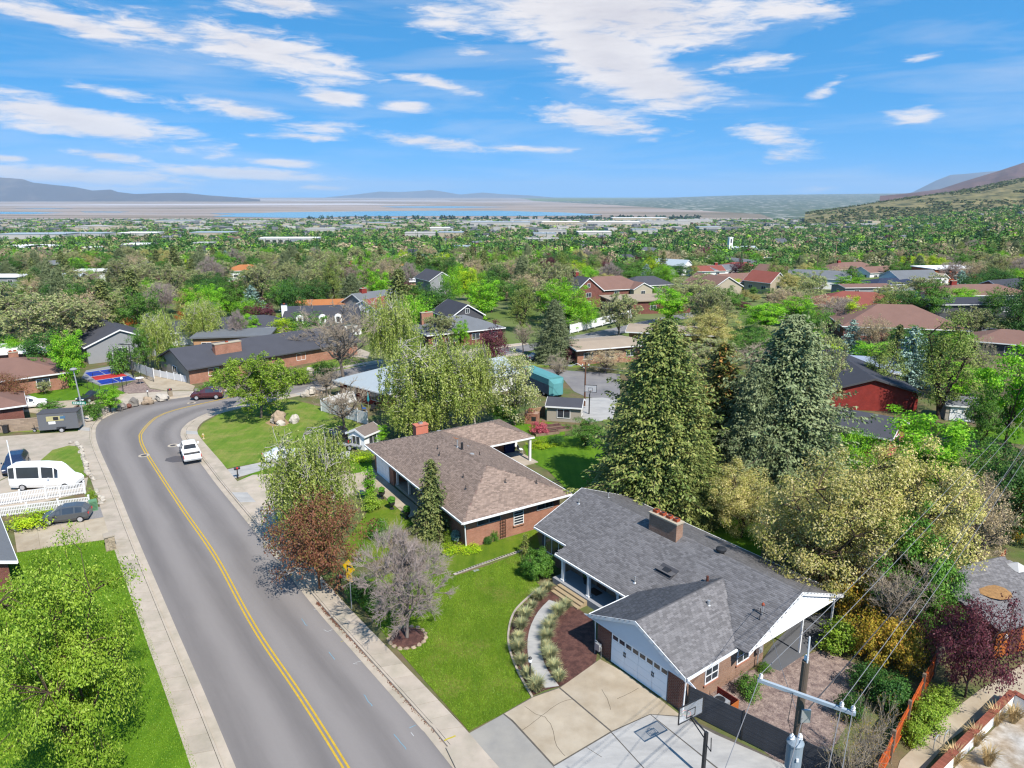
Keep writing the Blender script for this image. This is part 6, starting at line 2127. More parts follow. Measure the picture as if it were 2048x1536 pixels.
# ------------------------------------------------------------------ trees and plants
def foliage(name, c1, c2, c3=None, trans=.36, objr=.16, spec=.25, clump=.5):
 m = bpy.data.materials.new(name)
 m.use_nodes = True
 t = NT(m.node_tree)
 b = t.n['Principled BSDF']
 out = t.n['Material Output']
 b.inputs['Roughness'].default_value = .55
 b.inputs['Specular IOR Level'].default_value = spec
 g = t.node('ShaderNodeNewGeometry')
 oi = t.node('ShaderNodeObjectInfo')
 tc = t.node('ShaderNodeTexCoord')
 n = t.noise(tc.outputs['Object'], clump, 3, .6)
 f = t.math('ADD', t.math('MULTIPLY', t.math('SUBTRACT', n, .5), 2.6), t.math('MULTIPLY', t.math('SUBTRACT', g.outputs['Random Per Island'], .5), .9))
 f = t.math('ADD', f, .5, clamp=True)
 col = t.mix(f, c1, c2)
 if c3 is not None:
  r = t.math('GREATER_THAN', g.outputs['Random Per Island'], .82)
  col = t.mix(r, col, c3)
 s = t.math('ADD', t.math('MULTIPLY', t.math('SUBTRACT', oi.outputs['Random'], .5), 2 * objr), 1.0)
 vm = t.node('ShaderNodeVectorMath', operation='SCALE')
 t.link(col, vm.inputs[0])
 t.link(s, vm.inputs['Scale'])
 t.link(vm.outputs[0], b.inputs['Base Color'])
 tr = t.node('ShaderNodeBsdfTranslucent')
 t.link(vm.outputs[0], tr.inputs['Color'])
 mx = t.node('ShaderNodeMixShader')
 mx.inputs[0].default_value = trans
 t.link(b.outputs[0], mx.inputs[1])
 t.link(tr.outputs[0], mx.inputs[2])
 t.link(mx.outputs[0], out.inputs['Surface'])
 MATS[name] = m
 return m
LB = 2.1      # leaves turn in all directions; their base colour against a flat lit surface
def L(r, g, b):
 return tuple(min(.6, q * LB) for q in A(r, g, b))
F = {
 'maple': foliage('leaf maple', L(100, 134, 32), L(148, 174, 54), L(162, 182, 76)),
 'bright': foliage('leaf bright', L(78, 142, 22), L(140, 192, 34), L(160, 204, 60)),
 'green': foliage('leaf green', L(60, 104, 32), L(104, 146, 48), L(120, 160, 70)),
 'deep': foliage('leaf deep green', L(44, 82, 34), L(80, 122, 48)),
 'lime': foliage('leaf lime', L(126, 168, 26), L(190, 206, 40)),
 'gold': foliage('leaf gold', L(150, 140, 40), L(204, 168, 62), L(190, 140, 60)),
 'haze': foliage('bud haze', L(124, 136, 78), L(172, 176, 122), L(166, 158, 122), trans=.3),
 'olive': foliage('oak catkins', L(138, 144, 66), L(206, 190, 118), L(222, 200, 146), clump=.8),
 'oakgrey': foliage('oak buds', L(160, 144, 104), L(208, 186, 146), trans=.3),
 'birch': foliage('leaf birch', L(120, 142, 54), L(176, 188, 96), L(192, 198, 124)),
 'plum': foliage('leaf plum', L(104, 66, 50), L(148, 100, 74), L(124, 112, 60)),
 'purple': foliage('leaf purple', L(74, 36, 46), L(124, 66, 76)),
 'spruce': foliage('needle golden', L(88, 108, 50), L(134, 142, 76), L(146, 148, 84), trans=.12, clump=.35),
 'sprgrey': foliage('needle grey green', L(92, 108, 70), L(134, 144, 104), trans=.12, clump=.35),
 'sprdark': foliage('needle dark', L(80, 96, 50), L(128, 134, 78), trans=.12),
 'sprblue': foliage('needle blue', L(110, 138, 126), L(156, 180, 168), trans=.12),
 'sprcone': foliage('needle coned', L(90, 100, 44), L(140, 134, 70), L(176, 128, 72), trans=.12),
 'pine': foliage('needle pine', L(90, 112, 46), L(140, 154, 72), trans=.12),
 'rust': foliage('leaf rust', L(150, 84, 40), L(190, 116, 56)),
 'pink': foliage('leaf pink', L(190, 70, 90), L(226, 120, 134)),
 'blossom': foliage('leaf blossom', L(150, 164, 70), L(206, 206, 148), L(226, 222, 186)),
 'willow': foliage('leaf willow', L(136, 148, 84), L(180, 186, 124), trans=.25),
}
BK_W = M('bark white', A(222, 214, 206), var=.25, scale=3)
BK_G = M('bark grey', A(150, 136, 124), var=.25, scale=3, bump=.01)
BK_B = M('bark brown', A(110, 90, 74), var=.25, scale=3, bump=.01)
BK_P = M('twig pinkish grey', A(208, 190, 182), var=.2, scale=1.5)
BK_T = M('twig tan', A(214, 196, 172), var=.2, scale=1.5)
BK_O = M('branch orange brown', A(170, 116, 78), var=.2, scale=1.5)
BK_D = M('twig grey', A(160, 146, 136), var=.2, scale=1.5)
def unit(v):
 return v / np.maximum(np.linalg.norm(v, axis=-1, keepdims=True), 1e-9)
def frusta(p0, p1, r0, r1, n=5):
 p0, p1 = np.asarray(p0, float), np.asarray(p1, float)
 r0, r1 = np.asarray(r0, float), np.asarray(r1, float)
 d = unit(p1 - p0)
 a = np.where(np.abs(d[:, 2:3]) > .95, np.array([[1., 0, 0]]), np.array([[0, 0, 1.]]))
 u = unit(np.cross(d, a))
 w = np.cross(d, u)
 ang = np.arange(n) * 2 * np.pi / n
 c, s = np.cos(ang)[None, :, None], np.sin(ang)[None, :, None]
 ring = u[:, None] * c + w[:, None] * s
 v = np.concatenate([p0[:, None] + ring * r0[:, None, None], p1[:, None] + ring * r1[:, None, None]], 1)
 m = len(p0)
 k = np.arange(m)[:, None] * 2 * n
 j = np.arange(n)
 q = np.stack([k + j, k + (j + 1) % n, k + n + (j + 1) % n, k + n + j], -1).reshape(-1, 4)
 return v.reshape(-1, 3), q
def cards(c, nrm, size, asp, rng, tang=None):
 """leaf shaped quads: base, side, tip, side"""
 n = len(c)
 nrm = unit(nrm)
 t = rng.normal(size=(n, 3)) if tang is None else tang
 t = unit(t - nrm * np.sum(t * nrm, -1, keepdims=True))
 b = np.cross(nrm, t)
 L_ = size[:, None] * .5
 W_ = L_ * asp
 v = np.stack([c - t * L_, c + b * W_ + t * L_ * .1, c + t * L_, c - b * W_ + t * L_ * .1], 1)
 return v.reshape(-1, 3), np.arange(4 * n).reshape(-1, 4)
class Wood:
 def __init__(s):
  s.a, s.b, s.ra, s.rb = [], [], [], []
 def path(s, pts, r0, r1):
  n = len(pts) - 1
  for i in range(n):
   s.a.append(pts[i])
   s.b.append(pts[i + 1])
   s.ra.append(r0 + (r1 - r0) * i / n)
   s.rb.append(r0 + (r1 - r0) * (i + 1) / n)
 def mesh(s, n=5):
  return frusta(s.a, s.b, s.ra, s.rb, n)
def bend(p0, p1, rng, n=4, lift=.15, wob=.06):
 p0, p1 = np.asarray(p0, float), np.asarray(p1, float)
 L_ = np.linalg.norm(p1 - p0)
 out = []
 for i in range(n + 1):
  u = i / n
  q = p0 + (p1 - p0) * u
  q = q + np.array([0, 0, lift * L_ * 4 * u * (1 - u) * .5])
  if 0 < i < n:
   q = q + rng.normal(size=3) * wob * L_ * .5
  out.append(q)
 return out
def crown_points(rng, K, H, W, cb, shape, lump=.3, inner=.38):
 d = unit(rng.normal(size=(K * 2, 3)))
 r = rng.random(K * 2) ** inner
 off = rng.random(3) * 20
 q = np.array([mnoise.noise(Vector(x * 1.7 + off)) for x in d])
 r = r * (1 + lump * q * 1.4)
 p = d * r[:, None]
 t = (p[:, 2] + 1) / 2
 if shape == 'round':
  k = np.ones_like(t)
 elif shape == 'cone':
  k = np.clip(1.35 * (1 - t) ** .7 + .1, 0, 1.15)
 elif shape == 'vase':
  k = np.clip(.35 + .95 * t, 0, 1.1)
 elif shape == 'wide':
  k = np.clip(1.1 - .3 * np.abs(t - .45), 0, 1.2)
 zc = H * (cb + (1 - cb) * .5)
 P_ = np.column_stack([p[:, 0] * W / 2 * k, p[:, 1] * W / 2 * k, zc + p[:, 2] * H * (1 - cb) / 2])
 P_ = P_[P_[:, 2] > H * cb * .7][:K]
 return P_
def skeleton(rng, pts, H, W, cb, prim=7, tr=.02, secr=.035, lean=.04):
 """trunk, primary limbs, and a branch out to every crown point"""
 wd = Wood()
 topz = H * (cb + (1 - cb) * .62)
 lx = rng.normal(size=2) * lean * H
 trunk = [np.array([0, 0, -.1]), np.array([lx[0] * .2, lx[1] * .2, H * cb * .6]), np.array([lx[0] * .6, lx[1] * .6, H * (cb + .15)]), np.array([lx[0], lx[1], topz])]
 wd.path(trunk, H * tr, H * tr * .35)
 nodes = []
 for k in range(prim):
  a = 2 * np.pi * (k + rng.random() * .6) / prim
  z0 = H * (cb * .8 + rng.random() * .22)
  tgt = np.array([np.cos(a) * W * .30, np.sin(a) * W * .30, H * (cb + (1 - cb) * rng.uniform(.35, .85))])
  u = z0 / topz
  p0 = np.array([lx[0] * u * .7, lx[1] * u * .7, z0])
  path = bend(p0, tgt, rng, 5, .05, .10)
  wd.path(path, H * tr * .55, H * tr * .22)
  nodes += path[2:]
 nodes += trunk[2:]
 N = np.array(nodes)
 starts = []
 for p in pts:
  w = np.linalg.norm(N - p, axis=1) + np.maximum(0, N[:, 2] - p[2]) * .8
  i = int(np.argmin(w))
  pp = bend(N[i], p, rng, 3, .10, .10)
  wd.path(pp, H * tr * .16, secr * .4)
  starts.append(pp)
 return wd, starts
def leafy(seed, H=9, W=9, cb=.2, K=90, n=90, leaf=.2, asp=.6, shape='round', lump=.3, spread=.085, up=.6, prim=7, flat=.75):
 rng = np.random.default_rng(seed)
 pts = crown_points(rng, K, H, W, cb, shape, lump)
 wd, st = skeleton(rng, pts, H, W, cb, prim)
 c = np.repeat(pts, n, 0)
 g = unit(rng.normal(size=(len(c), 3))) * (rng.random((len(c), 1)) ** .42) * np.array([1, 1, flat]) * W * spread * 2.0
 g *= np.repeat(rng.uniform(.6, 1.3, len(pts)), n)[:, None]
 c = c + g
 cen = np.array([0, 0, H * (cb + .25 * (1 - cb))])
 nr = unit(c - cen) * .8 + unit(g) * .6 + np.array([0, 0, up]) + rng.normal(size=c.shape) * .75
 v, q = cards(c, nr, leaf * rng.uniform(.6, 1.35, len(c)), asp, rng)
 return wd.mesh(5), (v, q)
def birch(seed, H=11, W=8, cb=.12, K=150, leaf=.2, step=.16):
 rng = np.random.default_rng(seed)
 pts = crown_points(rng, K, H, W, cb + .16, 'round', .45, .45)
 wd, st = skeleton(rng, pts, H, W, cb, 8, .016, .05, .05)
 C = []
 for p in pts:
  for s in range(3):
   ln = min(rng.uniform(.8, 3.0) * H / 11, max(.3, p[2] - H * .06))
   o = rng.normal(size=3) * np.array([.35, .35, .2])
   m = max(3, int(ln / step))
   u = np.linspace(0, 1, m)
   out = unit(np.array([p[0], p[1], 0]) + 1e-6) * .35
   path = p + o + np.outer(np.sqrt(u), out) + np.outer(u, [0, 0, -ln]) + rng.normal(size=(m, 3)) * .05
   C.append(path)
 C = np.concatenate(C)
 C = np.concatenate([C, C + rng.normal(size=C.shape) * .13])
 nr = rng.normal(size=C.shape) + unit(C * np.array([1, 1, 0]) + 1e-6) * .6 + np.array([0, 0, .25])
 tang = np.array([0, 0, -1.]) + rng.normal(size=C.shape) * .35
 v, q = cards(C, nr, leaf * rng.uniform(.7, 1.5, len(C)), .5, rng, tang)
 return wd.mesh(5), (v, q)
def bare(seed, H=8, W=8, cb=.22, K=110, tw=9, sub=3, r=.016, shape='round', droop=0.0, length=1.0, leafn=0, leaf=.12, prim=8):
 rng = np.random.default_rng(seed)
 pts = crown_points(rng, K, H, W * .86, cb, shape, .35, .5)
 wd, st = skeleton(rng, pts, H, W, cb, prim, .021, .05)
 a, b, ra, rb, tips = [], [], [], [], []
 for p, path in zip(pts, st):
  d0 = unit(path[-1] - path[-2])
  out = unit(np.array([p[0], p[1], (p[2] - H * cb) * .8]))
  for k in range(tw):
   s = path[-1] + (path[-2] - path[-1]) * rng.random() * .9
   d = unit(d0 * .6 + out * .7 + rng.normal(size=3) * .55 + np.array([0, 0, .25 - droop]))
   l = length * rng.uniform(.45, 1.15)
   m = s + d * l * .5
   e = m + unit(d + rng.normal(size=3) * .3) * l * .5
   a += [s, m]
   b += [m, e]
   ra += [r, r * .75]
   rb += [r * .75, r * .35]
   tips.append(e)
   for j in range(sub):
    q0 = m + (e - m) * rng.random()
    e2 = q0 + unit(d + rng.normal(size=3) * .65) * l * rng.uniform(.25, .5)
    a.append(q0)
    b.append(e2)
    ra.append(r * .6)
    rb.append(r * .3)
    tips.append(e2)
 v1, q1 = wd.mesh(5)
 v2, q2 = frusta(a, b, ra, rb, 3)
 wood = (v1, q1)
 crown = (v2, q2)
 if leafn:
  C = np.repeat(np.array(tips), leafn, 0)
  C = C + rng.normal(size=C.shape) * .12
  v3, q3 = cards(C, rng.normal(size=C.shape) + np.array([0, 0, .4]), leaf * rng.uniform(.6, 1.3, len(C)), .6, rng)
  return wood, crown, (v3, q3)
 return wood, crown
def spruce(seed, H=17, W=9, levels=26, per=11, dens=1.0, leaf=.55, droop=.16, base=.03, power=.8, irregular=.25, open_=0.0, fill=0):
 rng = np.random.default_rng(seed)
 wd = Wood()
 wd.path([np.array([0, 0, -.1]), np.array([0, 0, H * .5]), np.array([0, 0, H])], H * .017, .02)
 C, N, Tn = [], [], []
 for i in range(levels):
  t = base + (1 - base) * (i + rng.random() * .7) / levels
  z = H * t
  Lm = W / 2 * (1 - t) ** power * (1 if t > .12 else .75 + t * 2) + .25
  cnt = max(4, int(per * (1 - t * .55)))
  a0 = rng.random() * 6.3
  for k in range(cnt):
   if rng.random() < open_:
    continue
   a = a0 + 2 * np.pi * (k + rng.normal() * .22) / cnt
   Lb = Lm * (1 + rng.normal() * irregular * .6)
   h = np.array([np.cos(a), np.sin(a), 0])
   side = np.array([-np.sin(a), np.cos(a), 0])
   rise = .55 * t - .12
   m = max(4, int(Lb / (.34 / dens)))
   u = np.linspace(.15, 1, m)
   path = np.outer(u * Lb, h) + np.outer(u * Lb * rise - droop * Lb * u ** 1.5 + .10 * Lb * u ** 4, [0, 0, 1]) + np.array([0, 0, z])
   wd.path([np.array([0, 0, z]), path[m // 2], path[-1]], .05, .015)
   for s in (-1, 0, 1):
    w = (1 - u * .55) * min(.8, Lb * .28)
    off = side * s * .5
    c = path + w[:, None] * off + rng.normal(size=(m, 3)) * .08
    tg = h * .75 + side * s * .85 + np.array([0, 0, -.22 - .25 * abs(s)]) + rng.normal(size=(m, 3)) * .25
    C.append(c)
    Tn.append(tg)
    N.append(np.array([0, 0, 1.]) + h * .35 + rng.normal(size=(m, 3)) * .45)
    if s == 0 or rng.random() < .7:
     C.append(c + np.array([0, 0, -.14]) + rng.normal(size=(m, 3)) * .12)
     Tn.append(tg + np.array([0, 0, -.5]))
     N.append(side * (s or 1) + rng.normal(size=(m, 3)) * .5 + h * .4)
 if fill:
  t = base + (1 - base) * rng.random(fill) ** 1.5
  a = rng.random(fill) * 6.283
  r = (W / 2 * (1 - t) ** power * rng.uniform(.45, .98, fill) + .05)
  h = np.column_stack([np.cos(a), np.sin(a), np.zeros(fill)])
  C.append(h * r[:, None] + np.array([0, 0, 1]) * (t * H - .1 * r)[:, None])
  Tn.append(h + np.array([0, 0, -.35]) + rng.normal(size=(fill, 3)) * .45)
  N.append(np.array([0, 0, 1.]) + h * .5 + rng.normal(size=(fill, 3)) * .5)
 k = 14
 C.append(np.column_stack([rng.normal(size=k) * .12, rng.normal(size=k) * .12, H - rng.random(k) * 1.2]))
 Tn.append(np.tile([0, 0, 1.], (k, 1)) + rng.normal(size=(k, 3)) * .4)
 N.append(rng.normal(size=(k, 3)))
 C, N, Tn = np.concatenate(C), np.concatenate(N), np.concatenate(Tn)
 v, q = cards(C, N, leaf * rng.uniform(.65, 1.3, len(C)), .42, rng, Tn)
 return wd.mesh(5), (v, q)
PROTO = {}
def proto(key, gen, wood_m, leaf_m, leaf2=None, nat=None):
 """keeps the two meshes of a kind of tree with its natural height and width"""
 r = gen()
 tm = np_mesh('trunk', *r[0], wood_m)
 cm = np_mesh('crown', *r[1], leaf_m)
 ms = [('trunk', tm), ('crown', cm)]
 if len(r) > 2:
  ms.append(('leaves', np_mesh('leaves', *r[2], leaf2)))
 v = r[1][0]
 if len(r) > 2:
  v = np.concatenate([v, r[2][0]])
 rad = np.quantile(np.hypot(v[:, 0], v[:, 1]), .97)
 PROTO[key] = (ms, np.quantile(v[:, 2], .998), rad * 2)
 return PROTO[key]
HAND = []
TREE_NAME = {}
def plant(key, name, label, cat, p, H, W, rz=0.0, group=None, lean=0.0):
 ms, h0, w0 = PROTO[key]
 t = thing(name, label, cat, p, rz, group)
 t.scale = (W / w0, W / w0, H / h0)
 for nm, me in ms:
  link_mesh(nm, me, t)
 return t
def tree(key, name, cx, ytop, ybase, wpx, label, cat='tree', rz=None, bx=None):
 p = G(bx if bx is not None else cx, ybase)
 c = G(cx, ybase)
 H = max(.5, height_at(ytop, p.x, p.y) - (YL if p.y < 140 else 0))
 depth = P(p + Vector((0, 0, H * .5)))[2]
 W = wpx * depth / FPX
 HAND.append((p.x, p.y, W))
 q = P(p + Vector((0, 0, H * .6)))
 return plant(key, name, label, cat, p, H, W, rz if rz is not None else (cx * 7.13 + ytop) % 6.28)
# --- prototypes, near ones with small leaves
proto('maple_near', lambda: leafy(1, 9, 10, .06, 230, 270, .145, .5, 'round', .34, .05, flat=.6), BK_B, F['maple'])
proto('birch_near', lambda: birch(2, 11, 8, .10, 300, .19, .12), BK_W, F['birch'])
proto('plum_near', lambda: leafy(3, 7.5, 9, .14, 150, 80, .19, .6, 'wide', .4, .058), BK_O, F['plum'])
proto('pinkbare', lambda: bare(4, 8, 9, .2, 150, 14, 4, .019, 'wide'), BK_D, BK_P)
proto('barebud', lambda: bare(41, 8, 8, .2, 110, 8, 3, .018, 'round', leafn=1, leaf=.14), BK_D, BK_T, F['haze'])
proto('bareplain', lambda: bare(42, 10, 8, .25, 120, 8, 3, .022, 'vase'), BK_G, BK_T)
proto('spruce_big', lambda: spruce(5, 18, 10.5, 46, 16, 1.6, .31, power=.6, fill=42000), BK_B, F['spruce'])
proto('spruce_grey', lambda: spruce(6, 17, 10.5, 40, 14, 1.5, .34, irregular=.45, power=.6, fill=32000), BK_B, F['sprgrey'])
proto('spruce_cone', lambda: spruce(7, 16, 8, 34, 13, 1.4, .40, irregular=.4, fill=9000), BK_B, F['sprcone'])
proto('spruce_slim', lambda: spruce(8, 7.5, 2.6, 26, 9, 1.8, .28, .35, irregular=.35, fill=3500), BK_B, F['sprdark'])
proto('spruce_dark', lambda: spruce(9, 13, 7.5, 20, 9, .8, .6, irregular=.4, fill=1500), BK_B, F['sprdark'])
proto('spruce_blue', lambda: spruce(10, 10, 6, 20, 9, 1.0, .5, irregular=.3), BK_B, F['sprblue'])
proto('pine', lambda: leafy(11, 14, 9, .08, 110, 80, .34, .32, 'cone', .5, .07, .3), BK_B, F['pine'])
proto('oak', lambda: leafy(12, 11, 9.5, .06, 150, 230, .17, .6, 'round', .36, .055, flat=.7), BK_B, F['olive'])
proto('oak2', lambda: leafy(13, 11, 9, .06, 145, 230, .17, .6, 'wide', .38, .055, flat=.7), BK_B, F['olive'])
proto('oakgrey', lambda: bare(14, 9, 8, .15, 120, 8, 3, .016, 'round', leafn=2, leaf=.16), BK_G, BK_T, F['oakgrey'])
proto('bright', lambda: leafy(15, 9, 8.5, .15, 80, 150, .24, .6, 'round', .4, .062, flat=.6), BK_B, F['bright'])
proto('bright2', lambda: leafy(16, 8, 9, .12, 100, 110, .25, .6, 'wide', .45, .075), BK_B, F['bright'])
proto('green', lambda: leafy(17, 9, 8, .14, 90, 100, .26, .6, 'round', .45, .062, flat=.6), BK_B, F['green'])
proto('green2', lambda: leafy(18, 11, 8, .14, 90, 100, .28, .6, 'round', .5, .07), BK_G, F['green'])
proto('deep', lambda: leafy(19, 9, 8, .1, 90, 100, .27, .6, 'round', .35, .08), BK_B, F['deep'])
proto('lime', lambda: leafy(20, 7, 6.5, .15, 70, 90, .26, .6, 'round', .4, .08), BK_B, F['lime'])
proto('gold', lambda: leafy(21, 4, 5, .05, 70, 80, .19, .6, 'wide', .45, .08), BK_B, F['gold'])
proto('haze', lambda: bare(22, 11, 10, .15, 120, 7, 2, .02, 'round', leafn=5, leaf=.28), BK_G, BK_D, F['haze'])
proto('haze2', lambda: bare(23, 12, 9, .15, 110, 7, 2, .02, 'round', leafn=4, leaf=.3), BK_G, BK_T, F['haze'])
proto('willow', lambda: bare(24, 12, 10, .12, 120, 8, 2, .018, 'round', leafn=4, leaf=.24), BK_G, BK_T, F['willow'])
proto('roundtree', lambda: bare(25, 8, 9.5, .18, 130, 8, 3, .016, 'wide', leafn=6, leaf=.2), BK_G, BK_T, F['maple'])
proto('purple', lambda: leafy(26, 8, 7, .14, 90, 100, .24, .6, 'round', .35, .08), BK_B, F['purple'])
proto('purple_near', lambda: leafy(27, 5.5, 7, .12, 130, 110, .17, .5, 'wide', .45, .06), BK_B, F['purple'])
proto('rust', lambda: leafy(28, 4, 6, .08, 70, 70, .2, .6, 'wide', .3, .08), BK_B, F['rust'])
proto('pink', lambda: leafy(29, 1.8, 3, .1, 60, 70, .13, .6, 'wide', .4, .08), BK_B, F['pink'])
proto('blossom', lambda: leafy(30, 10, 7.5, .1, 110, 100, .24, .6, 'round', .5, .075), BK_G, F['blossom'])
proto('shrub', lambda: leafy(31, 2, 2.4, .02, 60, 60, .13, .6, 'round', .25, .10), BK_B, F['green'])
proto('shrub_bright', lambda: leafy(32, 2, 2.4, .02, 60, 60, .13, .6, 'round', .3, .10), BK_B, F['maple'])
proto('shrub_deep', lambda: leafy(33, 2.4, 2.6, .02, 70, 70, .14, .6, 'round', .35, .10), BK_B, F['deep'])
proto('hedge', lambda: leafy(34, 1.8, 3, .02, 170, 120, .10, .6, 'round', .08, .05), BK_B, F['green'])
proto('bluball', lambda: leafy(35, 1.6, 1.4, .2, 120, 60, .09, .4, 'round', .03, .05), BK_B, F['sprblue'])
proto('column', lambda: leafy(36, 5, 1.5, .02, 60, 60, .16, .6, 'round', .3, .14), BK_B, F['bright'])
proto('yucca', lambda: leafy(37, 1, 2.2, .02, 50, 40, .16, .35, 'wide', .3, .10), BK_B, F['lime'])
proto('weeper', lambda: spruce(38, 2.6, 1.3, 14, 7, 2.2, .18, .5, irregular=.5), BK_B, F['birch'])
proto('sapling', lambda: bare(39, 4, 4.5, .06, 60, 5, 2, .014, 'vase', leafn=1, leaf=.07, prim=9), BK_G, BK_T, F['gold'])
T_ = tree
# --- the foreground, from left to right
T_('maple_near', 'maple_tree', 70, 1096, 1540, 318, 'large yellow green leafy tree filling the corner of the left lawn', bx=165, rz=2.2)
T_('birch_near', 'birch_tree', 628, 862, 1098, 185, 'weeping birch with white limbs between the drive and the maroon tree')
T_('plum_near', 'plum_tree', 634, 984, 1178, 205, 'maroon leaved tree with orange branches overhanging the street', bx=640)
T_('pinkbare', 'bare_tree', 824, 1060, 1279, 205, 'leafless pinkish grey tree in the stone ringed bed on the front lawn', bx=814)
T_('spruce_slim', 'spruce_tree', 866, 920, 1068, 74, 'slender drooping spruce at the corner of the brick house')
T_('column', 'columnar_tree', 739, 934, 1004, 30, 'narrow columnar tree beside the brick house drive')
T_('shrub_bright', 'shrub', 745, 985, 1018, 46, 'yellow green shrub at the foot of the columnar tree', 'shrub')
T_('shrub', 'shrub', 760, 1038, 1075, 56, 'green shrub between maroon tree and curved brick edging', 'shrub')
T_('shrub_deep', 'shrub', 722, 1150, 1200, 60, 'dark green shrub behind the warning sign', 'shrub')
T_('shrub', 'shrub', 745, 1190, 1222, 50, 'green shrub under the leafless tree by the sign', 'shrub')
T_('shrub_bright', 'shrub', 900, 1058, 1086, 26, 'yellow green bush beside the blue ball topiary', 'shrub')
T_('bluball', 'ball_topiary', 911, 1060, 1088, 20, 'blue grey ball topiary at the brick corner', 'topiary')
T_('shrub', 'shrub', 989, 1057, 1081, 22, 'round green bush below the high brick wall windows', 'shrub')
T_('shrub_deep', 'shrub', 976, 1072, 1088, 18, 'small dark bush in front of the brick side wall', 'shrub')
T_('shrub', 'climbing_rose', 1078, 1013, 1045, 24, 'green climber on the orange brick wall near the grey roof', 'climber')
T_('yucca', 'ground_cover', 940, 1087, 1100, 50, 'pale yellow green ground cover beside the brick downspout', 'ground cover')
T_('yucca', 'ground_cover', 900, 1086, 1104, 50, 'pale ground cover at the end of the brick flower bed', 'ground cover')
T_('hedge', 'hedge_bush', 1076, 1101, 1154, 66, 'large clipped dome hedge in front of the porch window', 'hedge')
T_('weeper', 'weeping_conifer', 1050, 1068, 1112, 26, 'small weeping conifer beside the clipped dome hedge')
for x, y0, y1, w in ((790, 980, 992, 0, ),):
 pass
# --- behind the grey house
T_('spruce_big', 'spruce_tree', 1292, 640, 1012, 265, 'tallest golden green spruce rising behind the grey roof', bx=1310)
T_('spruce_cone', 'spruce_tree', 1428, 688, 955, 180, 'spruce with orange brown cone tips between two large spruces')
T_('spruce_grey', 'spruce_tree', 1556, 632, 985, 275, 'broad grey green spruce with rusty top left of the red houses')
T_('spruce_grey', 'spruce_tree', 1490, 730, 1000, 150, 'lower grey green spruce wedged between the tall spruces')
T_('spruce_big', 'spruce_tree', 1370, 870, 1040, 130, 'low skirted spruce just behind the grey ridge')
T_('willow', 'willow_tree', 1625, 640, 850, 120, 'feathery pale green tree merging with the broad grey spruce')
T_('oak', 'oak_tree', 1635, 888, 1215, 262, 'big tan and yellow catkin oak rising over the white gable')
T_('oak2', 'oak_tree', 1790, 884, 1200, 258, 'tan crowned oak left of the overhead power lines')
T_('oak', 'oak_tree', 1482, 922, 1075, 140, 'small tan oak beside the spruce skirts')
T_('oak2', 'oak_tree', 1590, 975, 1135, 165, 'tan oak overhanging the back lawn of the grey house')
T_('oakgrey', 'oak_tree', 1935, 948, 1140, 150, 'grey brown oak under the power lines near the edge')
T_('oakgrey', 'oak_tree', 1715, 1060, 1225, 130, 'half leafless oak between the catkin oaks and gold shrubs')
T_('green', 'oak_tree', 1800, 1010, 1260, 170, 'green leaved tree below the tan oak crown')
T_('bareplain', 'bare_tree', 1778, 1110, 1300, 130, 'leafless tree with twisting pale branches behind the gold shrubs')
T_('gold', 'shrub', 1690, 1135, 1232, 110, 'gold green maple shrub right behind the white gable', 'shrub')
T_('gold', 'shrub', 1745, 1225, 1322, 120, 'orange gold shrub beside the gravel yard', 'shrub')
T_('gold', 'shrub', 1800, 1245, 1340, 100, 'orange tinged shrub under the purple bush', 'shrub')
T_('shrub_bright', 'shrub', 1680, 1232, 1300, 90, 'yellow green shrub at the patio edge', 'shrub')
T_('deep', 'leafy_tree', 1862, 1095, 1250, 110, 'dark green shrubby tree behind the white canopy')
T_('green', 'leafy_tree', 1850, 1150, 1300, 120, 'mid green shrubby tree against the purple bush')
T_('purple_near', 'purple_bush', 1930, 1198, 1395, 195, 'dark purple leaved bush in front of the orange cabin', 'bush')
T_('deep', 'leafy_tree', 2000, 890, 1090, 150, 'dark green bush right of the grey brown oak')
T_('gold', 'leafy_tree', 2050, 960, 1090, 90, 'gold flecked tree at the right edge above the canopy')
T_('bright', 'maple_tree', 1845, 832, 985, 190, 'vivid yellow green maple below the tall pine')
T_('bright2', 'maple_tree', 1690, 855, 960, 130, 'bright green maple in front of the coral house')
T_('green', 'leafy_tree', 1625, 860, 985, 90, 'green tree between spruce and coral house')
T_('green2', 'leafy_tree', 1960, 882, 1040, 130, 'green tree under the right edge crossarm')
T_('bright', 'leafy_tree', 2010, 690, 900, 150, 'large vivid green tree at the right edge above the crossarm')
T_('green', 'leafy_tree', 1960, 770, 905, 80, 'green tree behind the pale shed')
T_('pine', 'pine_tree', 1878, 618, 838, 155, 'tall dark pine in front of the hill street')
T_('pine', 'pine_tree', 1760, 680, 790, 100, 'pine at the far corner of the red house')
T_('spruce_blue', 'spruce_tree', 1700, 640, 706, 52, 'small blue spruce above the pale metal roof')
T_('spruce_blue', 'spruce_tree', 1815, 655, 770, 85, 'blue grey spruce touching the tall pine')
T_('spruce_dark', 'spruce_tree', 1785, 650, 760, 60, 'dark green spruce between the blue spruce and pine')
T_('lime', 'leafy_tree', 1712, 600, 665, 66, 'bright lime tree below the dark red roof')
T_('lime', 'leafy_tree', 1690, 590, 640, 56, 'yellow green tree at the dark red roof corner')
T_('oakgrey', 'bare_tree', 1740, 632, 712, 70, 'brown budding tree before the skylight roof')
T_('barebud', 'bare_tree', 1950, 670, 770, 60, 'thin leafless tree right of the tall pine')
T_('deep', 'leafy_tree', 2036, 560, 690, 90, 'dark leafy tree on the right edge above the hill street')
T_('green2', 'leafy_tree', 1985, 575, 640, 60, 'green tree beside the black carport')
T_('green', 'leafy_tree', 1855, 560, 640, 85, 'green tree between the skylight roof and the carport')
